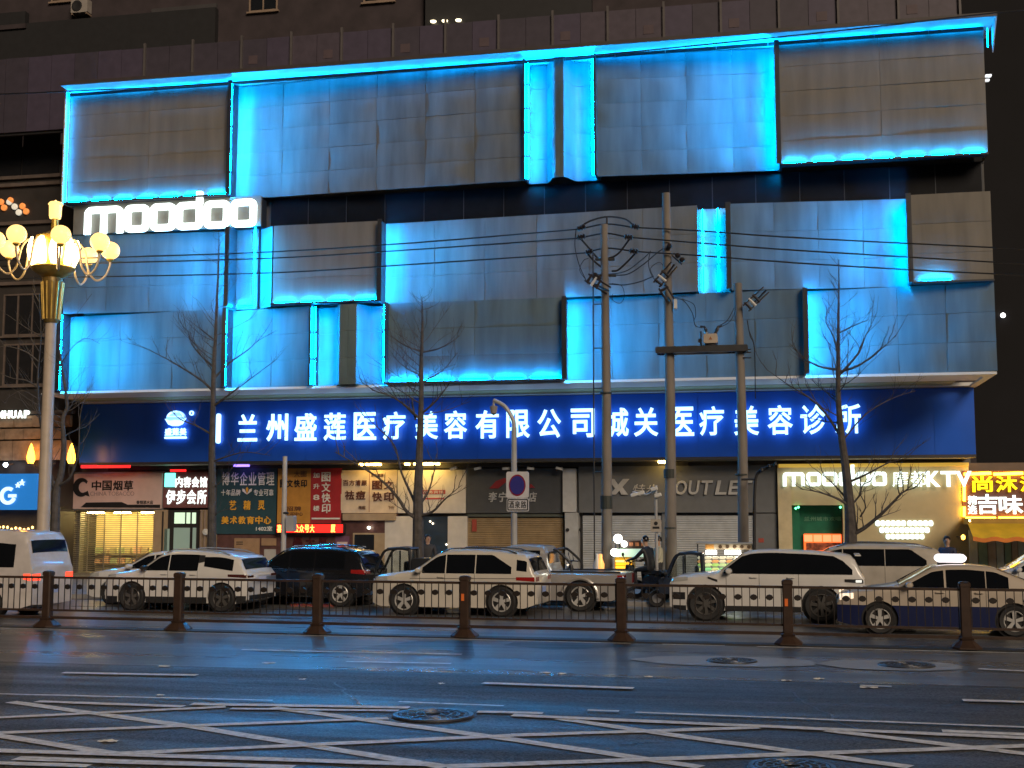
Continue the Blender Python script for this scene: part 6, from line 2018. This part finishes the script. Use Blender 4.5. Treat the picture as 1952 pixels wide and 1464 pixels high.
MB().tube([(.61 * 5.0, -.78, .595 * 1.7), (.98 * 5.0, -.79, .595 * 1.7)], .025, 6).build('bed_rail', plastic, c7.root, world=False)
MB().tube([(.61 * 5.0, .78, .595 * 1.7), (.98 * 5.0, .79, .595 * 1.7)], .025, 6).build('bed_rail', plastic, c7.root, world=False)
MB().bev((4.99, -.8, .30 * 1.7), (5.10, .8, .36 * 1.7), .02).build('rear_bumper', chrome, c7.root, world=False)
for wx in (3.85,):
    pts = [(wx + .47 * math.cos(R(a)), -.90, .385 + .47 * math.sin(R(a))) for a in range(-5, 186, 12)]
    MB().tube(pts, .045, 6).build('arch_flare', silver_car, c7.root, world=False, smooth=True)
# -- white van at the left edge
VAN = [(0, .42), (.01, .50), (.06, .54), (.13, .58), (.16, .61), (.255, .93), (.30, .985), (.42, 1.0), (.80, .995), (.94, .97), (.962, .93), (.98, .72), (.99, .60), (1.0, .55)]
c1 = Car('white van with glowing red tail lamps cut by the left edge', 'van', dict(L=4.9, W=1.80, H=2.12, wheels=(.85, 3.75), wr=.33, top=VAN, belt=.56, clear=.2, nose=.16, tumble=.12), gr(-18, 1177), 1, M('van white paint', (.58, .54, .52), rough=.35, coat=.5), 'white_van')
c1.windows([(.27, .42), (.43, .66), (.68, .90)], drop=.30, lift=.03)
c1.glass('windshield', .162, .252); c1.glass('rear_window', .964, .979)
c1.seams((.26, .425, .67)); c1.handles((.40, .46)); c1.mirrors(.25); c1.head()
c1.tails(.955, .42, .50, mat=E('lit tail lamp', (1.0, .05, .02), 2.2)); c1.rear_plate(.30)
c1.patch('window_band', plastic, .66 * 4.9, .68 * 4.9, lambda x: 1.22, lambda x: c1.top(x) - .30, .006, nu=2)
# -- white sedan behind the crossover
SED = [(0, .44), (.008, .54), (.05, .60), (.18, .66), (.25, .69), (.28, .71), (.43, .965), (.50, .995), (.58, 1.0), (.70, .97), (.84, .79), (.88, .745), (.97, .725), (.995, .69), (1.0, .60)]
c2 = Car('white sedan half hidden behind the crossover by the tobacco shop', 'car', dict(L=4.4, W=1.75, H=1.48, wheels=(.85, 3.45), wr=.32, top=SED, belt=.66, clear=.17), gr(215, 1152), 0, white_car, 'parked_sedan')
c2.windows([(.335, .48), (.49, .66), (.665, .76)]); c2.glass('windshield', .283, .43); c2.glass('rear_window', .72, .84)
c2.seams((.32, .485, .66)); c2.handles((.46, .63)); c2.mirrors(.325); c2.head(.10, .50, .58); c2.tails(.92, .56, .66); c2.grille()
# -- silver people carrier behind the luxury suv
MPV = [(0, .46), (.008, .54), (.05, .59), (.15, .64), (.19, .665), (.22, .69), (.36, .94), (.43, .985), (.54, 1.0), (.76, .99), (.90, .955), (.945, .93), (.96, .90), (.985, .66), (1.0, .58)]
c12 = Car('silver people carrier with roof rails behind the luxury suv', 'car', dict(L=4.75, W=1.82, H=1.70, wheels=(.9, 3.75), wr=.34, top=MPV, belt=.655, clear=.2), gr(1735, 1162), 1, M('champagne car paint', (.46, .42, .36), rough=.3, coat=.6), 'parked_minivan')
c12.windows([(.27, .43), (.435, .66), (.665, .885)], hicap=lambda f: .93 - max(0, f - .80) * 2.0)
c12.glass('windshield', .222, .36); c12.glass('rear_window', .962, .984)
c12.seams((.26, .432, .66)); c12.handles((.41, .47)); c12.mirrors(.265); c12.head(); c12.tails(.92, .58, .68); c12.rails(.40, .92); c12.rear_plate()
# -- taxi
c13 = Car('blue and tan taxi sedan with lit roof sign at right', 'taxi', dict(L=4.5, W=1.74, H=1.44, wheels=(.86, 3.5), wr=.32, top=SED, belt=.655, clear=.16, split=.44), gr(1678, 1209), 0, taxi_paint, 'taxi')
c13.windows([(.335, .48), (.49, .66), (.665, .76)]); c13.glass('windshield', .283, .43); c13.glass('rear_window', .72, .84)
c13.seams((.32, .485, .66)); c13.handles((.46, .63)); c13.mirrors(.325)
c13.head(.075, .48, .57, mat=E('lit head lamp', (1.0, .80, .58), .9)); c13.tails(.93, .56, .66); c13.grille()
xr_ = 2.35; zr_ = c13.top(xr_) + .015
MB().bev((xr_ - .30, -.16, zr_ + .03), (xr_ + .34, .16, zr_ + .20), .06).build('roof_sign', E('taxi roof sign glow', (1.0, .93, .96), 1.8), c13.root, world=False, bevel=.03)
MB().bb((xr_ - .24, -.12, zr_ - .02), (xr_ + .28, .12, zr_ + .028)).build('roof_sign_base', plastic, c13.root, world=False)
# -- white car at the right edge
c14 = Car('white car nose behind the taxi, cut by the right edge', 'car', dict(L=4.5, W=1.8, H=1.58, wheels=(.86, 3.45), wr=.35, top=SUV, belt=.64, clear=.2), gr(1905, 1168), 0, white_car, 'parked_suv')
c14.windows([(.315, .455), (.465, .635), (.645, .85)]); c14.glass('windshield', .275, .40)
c14.seams((.30, .455, .635)); c14.handles((.43, .61)); c14.mirrors(.30); c14.head(); c14.tails(.92); c14.grille()
# ================================================================== STALLS, TRICYCLES, SCOOTERS, PEOPLE
YST = 36.6
# ---- cargo tricycle with an open cab
def trike(label, px, y, s=.9, box=True, cab_paint=None, box_text=None):
    b = at(px, 1100, y)
    t = thing('cargo_tricycle', (b.x, y, .13 if y > 35 else .005), label, 'tricycle', 'cargo tricycles by the pavement')
    t.scale = (s, s, s)
    dk = cab_paint or M('dark tricycle paint', (.02, .021, .024), rough=.35, coat=.4)
    def pil(pts, r=.045, nm='pillar'):
        return MB().tube(curve_pts(pts, 4), r, 6).build(nm, dk, t, world=False, smooth=True)
    for sy in (-.45, .45):
        pil([(-.62, sy, .75), (-.42, sy, 1.2), (-.22, sy, 1.62), (-.05, sy, 1.72)])
        pil([(-.05, sy, 1.72), (.3, sy, 1.75), (.62, sy, 1.70)])
        pil([(.62, sy, 1.70), (.64, sy, 1.2), (.62, sy, .75)], .06)
    MB().bev((-.12, -.47, 1.70), (.66, .47, 1.77), .03).build('roof', dk, t, world=False)
    MB().bev((-.75, -.45, .45), (.62, .45, .95), .06).build('cab_tub', dk, t, world=False)
    for sy in (-.44, .44):
        MB().prism_y([(-.52, .96), (.56, .96), (.56, 1.66), (-.10, 1.66)], sy - .006, sy + .006).build('cab_window', M('tricycle window', (.75, .8, .8), rough=.02, trans=1.0), t, world=False)
        MB().bb((.02, sy - .012, .96), (.07, sy + .012, 1.66)).build('window_bar', dk, t, world=False)
    MB().bev((-.02, -.35, .80), (.45, .35, .95), .04).build('seat', plastic, t, world=False)
    MB().bev((.40, -.35, .95), (.50, .35, 1.35), .04).build('seat_back', plastic, t, world=False)
    MB().tube([(-.55, 0, .8), (-.38, 0, 1.12)], .025).tube([(-.38, -.3, 1.14), (-.38, .3, 1.14)], .02).build('handlebar', plastic, t, world=False)
    if box:
        bx = MB().bev((.70, -.55, .55), (1.9, .55, 1.45), .03).build('cargo_box', dk, t, world=False)
        if box_text:
            me = text('painted_number', box_text, white_p, bx, (0, 0, 0), .5, .2, .008)
            me.location = (1.3, -.556, .95)
    for (wx, wy) in ((-.85, 0), (1.35, -.42), (1.35, .42)):
        w = MB().lathe((0, 0, 0), [(.16, -.05), (.26, -.06), (.28, 0), (.26, .06), (.16, .05)], 20, 'Y', caps=False).build('wheel', tyre_m, t, world=False, smooth=True)
        w.location = (wx, wy, .28)
        MB().lathe((0, 0, 0), [(.15, -.03), (.05, -.05), (0, -.05)], 16, 'Y').build('rim', rim_m, w, world=False)
    MB().tube([(-.85, 0, .28), (-.7, 0, .6)], .04).build('fork', plastic, t, world=False)
    MB().tube([(-.5, -.5, 1.0), (-.5, -.62, 1.08)], .012).lathe((-.5, -.66, 1.10), [(0, -.06), (.07, -.05), (.07, .05), (0, .06)], 8, 'X').build('mirror', plastic, t, world=False)
    return t
trike('dark cargo tricycle with open cab behind the black suv', 752, 34.2, box_text='S10')
trike('dark tricycle cab half hidden behind the luxury suv bonnet', 1302, 34.8, .84, box=False, cab_paint=M('dark blue tricycle paint', (.018, .026, .045), rough=.3, coat=.4))

# ---- yellow snack cart
yc = thing('snack_cart', (at(1195, 1085, YST).x, YST, .13), 'brightly lit yellow snack cart with round white lamps', 'food cart')
q = rect(1174, 1062, 1208, 1086, YST)
MB().bev((q[0], YST - .3, .55), (q[1], YST + .5, q[3]), .03).build('counter', M('yellow counter', (.75, .42, .03), rough=.4), yc)
for k in range(3):
    z = q[2] + .05 + k * (q[3] - q[2] - .1) / 3
    MB().bev((q[0] + .03, YST - .34, z), (q[1] - .03, YST - .305, z + (q[3] - q[2]) / 3 - .06), .01).build('lit_menu_strip', E('yellow menu glow %d' % k, ((1, .62, .04), (1, .50, .02), (1, .75, .20))[k], 1.5), yc)
q2 = rect(1172, 1046, 1231, 1061, YST)
MB().bev((q2[0], YST - .25, q2[2]), (q2[1], YST - .22, q2[3]), .01).build('glass_screen', E('lit glass screen', (.55, .80, .62), .7), yc)
q3 = rect(1196, 1030, 1232, 1045, YST)
MB().bev((q3[0], YST - .05, q3[2]), (q3[1], YST + .02, q3[3]), .01).build('menu_board', M('dark menu board', (.05, .025, .02), rough=.4), yc)
for k in range(3):
    MB().bb((q3[0] + .06 + .17 * k, YST - .062, q3[2] + .06), (q3[0] + .17 + .17 * k, YST - .052, q3[3] - .06)).build('menu_picture', M('menu picture', (.4, .14, .06), rough=.5, var=.6, scale=9), yc)
bulb_w = E('white round lamp', (1.0, .98, .85), 6.0)
for p, r_ in (((1178, 1027), .13), ((1171, 1053), .11), ((1190, 1037), .09)):
    c = at(*p, YST - .3)
    MB().lathe(c, [(r_ * math.sin(R(a)), -r_ * math.cos(R(a))) for a in range(0, 181, 20)], 14).build('round_lamp', bulb_w, yc, smooth=True)
    MB().tube([c, (c.x, YST, c.z + .02), (c.x, YST + .3, .6)], .015, 5).build('lamp_wire', plastic, yc)
for x_ in (q2[0] + .03, q3[1] - .03):
    MB().tube([(x_, YST, .5), (x_, YST, q3[3])], .02, 6).build('canopy_post', steelg, yc)
MB().bev((q[0], YST - .25, .42), (q[1] + .3, YST + .5, .545), .03).build('chassis', plastic, yc)
for wx in (q[0] + .15, q[1] + .1):
    w = MB().lathe((wx, YST - .3, .40), [(.14, -.05), (.26, -.05), (.27, 0), (.26, .05), (.14, .05)], 18, 'Y', caps=False).build('wheel', tyre_m, yc, smooth=True)
tin_jar = E('orange drink jar', (1.0, .45, .12), .9, False)
c = at(1145, 1072, YST)
for k, (p, m_) in enumerate(((1145, tin_jar), (1138, spot_w))):
    c = at(p, 1075, YST)
    MB().lathe((c.x, YST, 0), [(.10, c.z - .25), (.11, c.z), (.05, c.z + .16), (.05, c.z + .28), (0, c.z + .29)], 12).build('bottle', m_, yc, smooth=True)
c0 = at(1141, 1085, YST)
MB().bev((c0.x - .5, YST - .25, c0.z - .06), (q[0] - .01, YST + .3, c0.z - .005), .02).tube([(c0.x - .4, YST, .13), (c0.x - .4, YST, c0.z - .05)], .03).build('side_table', steelg, yc)

# ---- fruit stall
fs_ = thing('fruit_stall', (at(1372, 1090, YST).x, YST, .13), 'brightly lit fruit stall with white tubes and green goods', 'market stall')
q = rect(1328, 1036, 1414, 1095, YST)
MB().bev((q[0], YST - .2, .35), (q[1] + .3, YST + .6, at(1370, 1097, YST).z), .03).build('counter', M('stall counter', (.5, .5, .46), rough=.5), fs_)
qs = rect(1345, 1037, 1440, 1047, YST)
sb = MB().bev((qs[0], YST - .15, qs[2]), (qs[1], YST - .10, qs[3]), .01).build('sign_board', M('stall tan sign', (.50, .40, .27), rough=.5), fs_)
MB().bev((qs[0], YST - .165, qs[2] + .01), (qs[0] + .24, YST - .152, qs[3] - .01), .01).build('sign_orange_end', M('stall orange', (.55, .26, .06)), sb)
for k in range(5):
    xx = qs[0] + .42 + k * .20
    MB().lathe((xx, YST - .152, (qs[2] + qs[3]) / 2), [(.055, 0), (.05, -.012), (0, -.014)], 10, 'Y').build('fruit_picture', M('fruit print', (.10, .06, .03)), sb)
tube_w = E('white stall tube', (1.0, 1.0, .94), 9.0)
for (a, b) in ((1346, 1366), (1382, 1412)):
    P = [at(a, 1053, YST - .2), at(b, 1053, YST - .2)]
    MB().tube(P, .06, 8).build('lamp_tube', tube_w, fs_)
for k, (y0, cols) in enumerate(((1062, ((1, .95, .7),)), (1069, ((1, .5, .2), (1, .9, .6))), (1076, ((.55, .95, .25), (.8, 1, .5))), (1084, ((.9, .95, .4), (.35, .85, .4))), (1092, ((.85, .9, .5), (.2, .7, .6))))):
    n_ = 6
    for i in range(n_):
        a = 1330 + (1412 - 1330) * i / n_; b = 1330 + (1412 - 1330) * (i + .92) / n_
        qq = rect(a, y0 - 3.4, b, y0 + 3.2, YST - .1)
        cc = cols[i % len(cols)]
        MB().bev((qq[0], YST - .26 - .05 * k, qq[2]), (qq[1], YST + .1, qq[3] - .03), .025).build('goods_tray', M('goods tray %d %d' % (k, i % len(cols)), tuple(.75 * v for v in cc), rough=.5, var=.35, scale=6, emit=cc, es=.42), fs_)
for x_ in (q[0] + .04, q[1] - .04):
    MB().tube([(x_, YST - .1, .13), (x_, YST - .1, qs[3])], .025, 6).build('post', steelg, fs_)
MB().bb((q[0], YST - .2, qs[3]), (q[1] + .3, YST + .6, qs[3] + .04)).build('canopy', M('stall canopy', (.35, .35, .33), rough=.6), fs_)

# ---- scooters
def scooter(label, px, y, rz, paint):
    b = at(px, 1100, y)
    t = thing('scooter', (b.x, y, .13), label, 'scooter', 'scooters by the stalls', rz)
    for wx in (-.62, .62):
        w = MB().lathe((0, 0, 0), [(.15, -.05), (.24, -.055), (.255, 0), (.24, .055), (.15, .05)], 20, 'Y', caps=False).build('wheel', tyre_m, t, world=False, smooth=True)
        w.location = (wx, 0, .255)
        MB().lathe((0, 0, 0), [(.15, -.03), (.04, -.05), (0, -.05)], 14, 'Y').build('rim', rim_m, w, world=False)
    body = [(-.45, .35), (-.40, .30), (.10, .28), (.35, .38), (.80, .52), (.82, .66), (.30, .72), (.12, .62), (.02, .42), (-.30, .42), (-.42, .95), (-.52, .98), (-.58, .70)]
    MB().prism_y(body, -.14, .14).build('body', paint, t, world=False, bevel=.03)
    MB().bev((.08, -.13, .72), (.80, .13, .82), .04).build('seat', plastic, t, world=False)
    MB().tube([(-.62, 0, .255), (-.48, 0, .95), (-.44, 0, 1.05)], .03).build('fork', steelg, t, world=False)
    MB().tube(curve_pts([(-.30, -.34, 1.05), (-.42, -.18, 1.06), (-.45, 0, 1.04), (-.42, .18, 1.06), (-.30, .34, 1.05)], 4), .018, 6).build('handlebar', plastic, t, world=False)
    MB().lathe((-.56, 0, .92), [(0, -.06), (.08, -.03), (.08, .04)], 12, 'X').build('headlight', head_glass, t, world=False)
    for sy in (-1, 1):
        MB().tube([(-.42, sy * .24, 1.06), (-.46, sy * .30, 1.22)], .010, 5).lathe((-.46, sy * .31, 1.25), [(0, -.015), (.06, 0), (0, .015)], 8, 'X').build('mirror', plastic, t, world=False)
    return t
YSC = 36.0
sc1 = scooter('dark scooter ridden by the person in black', 1225, YSC, R(-35), M('dark scooter paint', (.02, .022, .03), rough=.25, coat=.5))
scooter('parked dark blue scooter just right of the rider', 1250, YSC + .5, R(-60), M('blue scooter paint', (.03, .045, .09), rough=.25, coat=.5))
scooter('parked black scooter between the white pilaster and the leftmost utility pole', 1118, 36.4, R(20), M('black scooter paint', (.012, .012, .014), rough=.25, coat=.5))

# ---- people: one skin-grown body each, with clothes split off by height and side
skin_m = M('skin', (.42, .26, .18), rough=.55)
hair_m = M('black hair', (.010, .009, .009), rough=.45)
def skin_mesh(nodes, edges, name):
    me = bpy.data.meshes.new(name)
    me.from_pydata([n[0] for n in nodes], edges, [])
    o = bpy.data.objects.new(name, me)
    COL.objects.link(o)
    o.modifiers.new('skin', 'SKIN')
    for i, n in enumerate(nodes):
        v = me.skin_vertices[0].data[i]
        r_ = n[1] if hasattr(n[1], '__len__') else (n[1], n[1])
        v.radius = r_
        v.use_root = (i == 0)
    s = o.modifiers.new('sub', 'SUBSURF'); s.levels = 2; s.render_levels = 2
    bpy.context.view_layer.update()
    dg = bpy.context.evaluated_depsgraph_get()
    m2 = bpy.data.meshes.new_from_object(o.evaluated_get(dg))
    bpy.data.objects.remove(o, do_unlink=True)
    for p in m2.polygons: p.use_smooth = True
    return m2
def person(label, loc, rz, pose, cols, mask=False, cap=None):
    """cols: (top, trousers, shoes); pose: dict of joints in metres, facing -x"""
    t = thing('person', loc, label, 'person', None, rz)
    J = pose
    nodes = [(J['pelvis'], (.155, .12)), (J['waist'], (.145, .11)), (J['chest'], (.185, .135)), (J['neck0'], (.10, .09)), (J['neck'], .055), (J['head0'], (.078, .092)), (J['head1'], (.080, .102)), (J['head2'], (.055, .07))]
    edges = [(i, i + 1) for i in range(7)]
    def chain(start, pts):
        k = start
        for p, r_ in pts:
            nodes.append((p, r_)); edges.append((k, len(nodes) - 1)); k = len(nodes) - 1
        return k
    for s in ('l', 'r'):
        h = chain(2, [(J['sh_' + s], .075), (J['el_' + s], .055), (J['wr_' + s], .036), (J['hd_' + s], (.030, .042))])
        d = (Vector(J['hd_' + s]) - Vector(J['wr_' + s])).normalized()
        side = d.cross(Vector((0, 0, 1)))
        side = side.normalized() if side.length > .1 else Vector((0, 1, 0))
        for k in range(4):
            b0 = Vector(J['hd_' + s]) + side * (-.028 + .019 * k)
            L = (.060, .072, .068, .052)[k]
            chain(h, [(tuple(b0 + d * .03), .0095), (tuple(b0 + d * (.03 + L * .5) - Vector((0, 0, .008))), .0088), (tuple(b0 + d * (.03 + L) - Vector((0, 0, .026))), .0078)])
        th = Vector(J['hd_' + s]) - d * .02
        chain(h, [(tuple(th - side * .042), .011), (tuple(th - side * .058 + d * .03), .010), (tuple(th - side * .060 + d * .055), .0085)])
        chain(0, [(J['hip_' + s], .095), (J['kn_' + s], .066), (J['an_' + s], .045), (J['ft_' + s], (.045, .038)), (J['toe_' + s], (.042, .028))])
    me = skin_mesh(nodes, edges, 'body')
    mats = [cols[0], cols[1], cols[2], skin_m]
    for m in mats: me.materials.append(m)
    pts = {k: Vector(v) for k, v in J.items()}
    segs = []
    def seg(a, b, mi): segs.append((pts[a], pts[b], mi))
    seg('pelvis', 'waist', 0); seg('waist', 'chest', 0); seg('chest', 'neck0', 0); seg('neck', 'head0', 3); seg('head0', 'head2', 3)
    for s in 'lr':
        seg('sh_' + s, 'el_' + s, 0); seg('el_' + s, 'wr_' + s, 0); seg('hd_' + s, 'hd_' + s, 3); seg('hip_' + s, 'kn_' + s, 1); seg('kn_' + s, 'an_' + s, 1); seg('ft_' + s, 'toe_' + s, 2)
    def dist(p, a, b):
        ab = b - a
        u = 0 if ab.length < 1e-6 else max(0, min(1, (p - a).dot(ab) / ab.length_squared))
        return (p - (a + ab * u)).length
    for p in me.polygons:
        p.material_index = min(segs, key=lambda q: dist(p.center, q[0], q[1]))[2]
    o = bpy.data.objects.new('body', me)
    COL.objects.link(o); o.parent = t
    hd = (pts['head0'] + pts['head2']) / 2 + Vector((0, 0, .01))
    fw = Vector(J.get('face', (-1, 0, 0))).normalized()
    # hair as a cap, nose, ears, eyes
    hm = MB()
    for i in range(9):
        pass
    hm.lathe(hd + Vector((0, 0, .005)) - fw * .014, [(.104 * math.sin(R(a)), .122 * math.cos(R(a))) for a in range(112, -1, -14)], 16)
    hm.v = [v for v in hm.v]
    for v in hm.v:
        dd = v - hd
        if dd.dot(fw) > .045 and dd.z < .055:
            v -= fw * (dd.dot(fw) - .045)
    MBh = hm.build('hair' if cap is None else 'helmet', hair_m if cap is None else cap, t, world=False, smooth=True)
    MB().tube([hd + fw * .085 + Vector((0, 0, .02)), hd + fw * .118 - Vector((0, 0, .02)), hd + fw * .09 - Vector((0, 0, .03))], [.012, .017, .010], 6).build('nose', skin_m, t, world=False, smooth=True)
    sd = Vector((-fw.y, fw.x, 0))
    for s in (-1, 1):
        MB().lathe(hd + sd * (.036 * s) + fw * .088 + Vector((0, 0, .012)), [(0, -.010), (.013, 0), (0, .010)], 8).build('eye', hair_m, t, world=False)
        MB().lathe(hd + sd * (.090 * s) - Vector((0, 0, .01)), [(0, -.035), (.016, -.012), (.020, .015), (0, .036)], 8).build('ear', skin_m, t, world=False)
    if mask:
        MB().lathe(hd + fw * .060 - Vector((0, 0, .045)), [(0, -.055), (.045, -.035), (.058, 0), (.045, .035), (0, .05)], 12).build('face_mask', M('pale mask', (.6, .62, .65)), t, world=False, smooth=True)
    else:
        MB().tube([hd + fw * .096 + sd * .025 - Vector((0, 0, .052)), hd + fw * .101 - Vector((0, 0, .054)), hd + fw * .096 - sd * .025 - Vector((0, 0, .052))], .007, 5).build('mouth', M('lips', (.28, .10, .08)), t, world=False)
    return t
RIDE = dict(pelvis=(.30, 0, .90), waist=(.26, 0, 1.06), chest=(.20, 0, 1.30), neck0=(.16, 0, 1.44), neck=(.13, 0, 1.50), head0=(.10, 0, 1.58), head1=(.09, 0, 1.66), head2=(.10, 0, 1.74),
            sh_l=(.19, -.20, 1.38), el_l=(-.02, -.27, 1.17), wr_l=(-.24, -.31, 1.10), hd_l=(-.31, -.31, 1.09), sh_r=(.19, .20, 1.38), el_r=(-.02, .27, 1.17), wr_r=(-.24, .31, 1.10), hd_r=(-.31, .31, 1.09),
            hip_l=(.28, -.12, .88), kn_l=(-.14, -.17, .82), an_l=(-.10, -.16, .46), ft_l=(-.14, -.16, .40), toe_l=(-.27, -.16, .39), hip_r=(.28, .12, .88), kn_r=(-.14, .17, .82), an_r=(-.10, .16, .46), ft_r=(-.14, .16, .40), toe_r=(-.27, .16, .39), face=(-1, -.35, 0))
STAND = dict(pelvis=(0, 0, .92), waist=(0, 0, 1.08), chest=(.0, 0, 1.30), neck0=(0, 0, 1.44), neck=(-.01, 0, 1.50), head0=(-.02, 0, 1.57), head1=(-.03, 0, 1.64), head2=(-.02, 0, 1.72),
             sh_l=(0, -.20, 1.39), el_l=(-.06, -.26, 1.12), wr_l=(-.24, -.16, 1.02), hd_l=(-.31, -.13, 1.02), sh_r=(0, .20, 1.39), el_r=(-.04, .27, 1.13), wr_r=(-.22, .18, 1.03), hd_r=(-.29, .15, 1.03),
             hip_l=(0, -.10, .88), kn_l=(-.02, -.11, .48), an_l=(.02, -.11, .09), ft_l=(.0, -.11, .05), toe_l=(-.14, -.12, .035), hip_r=(0, .10, .88), kn_r=(-.01, .11, .48), an_r=(.03, .11, .09), ft_r=(.01, .11, .05), toe_r=(-.13, .12, .035), face=(-1, -.4, 0))
blk_cloth = M('black jacket', (.010, .011, .014), rough=.55)
dk_cloth = M('dark trousers', (.014, .015, .02), rough=.7)
person('person in black jacket seated on a scooter at the yellow cart', (sc1.location.x, sc1.location.y, .13), R(-35), RIDE, (blk_cloth, dk_cloth, plastic), mask=True, cap=M('black helmet', (.008, .008, .01), rough=.2))
person('person in a pale coat standing right of the scooter rider', tuple(at(1256, 1100, YST + .3).xy) + (.13,), R(20), STAND, (M('pale coat', (.42, .40, .30), rough=.7), dk_cloth, plastic))
person('person with dark hair standing behind the taxi roof sign', tuple(at(1808, 1100, 38.0).xy) + (.13,), R(60), STAND, (M('navy coat', (.03, .035, .07), rough=.7), dk_cloth, plastic))
person('person in dark clothes standing by the shop window behind the pearl suv', tuple(at(815, 1100, 38.5).xy) + (.13,), R(100), STAND, (M('charcoal coat', (.03, .03, .035), rough=.7), dk_cloth, plastic))
for m in bpy.data.meshes:
    pass
bpy.data.objects.remove(_fo, do_unlink=True)
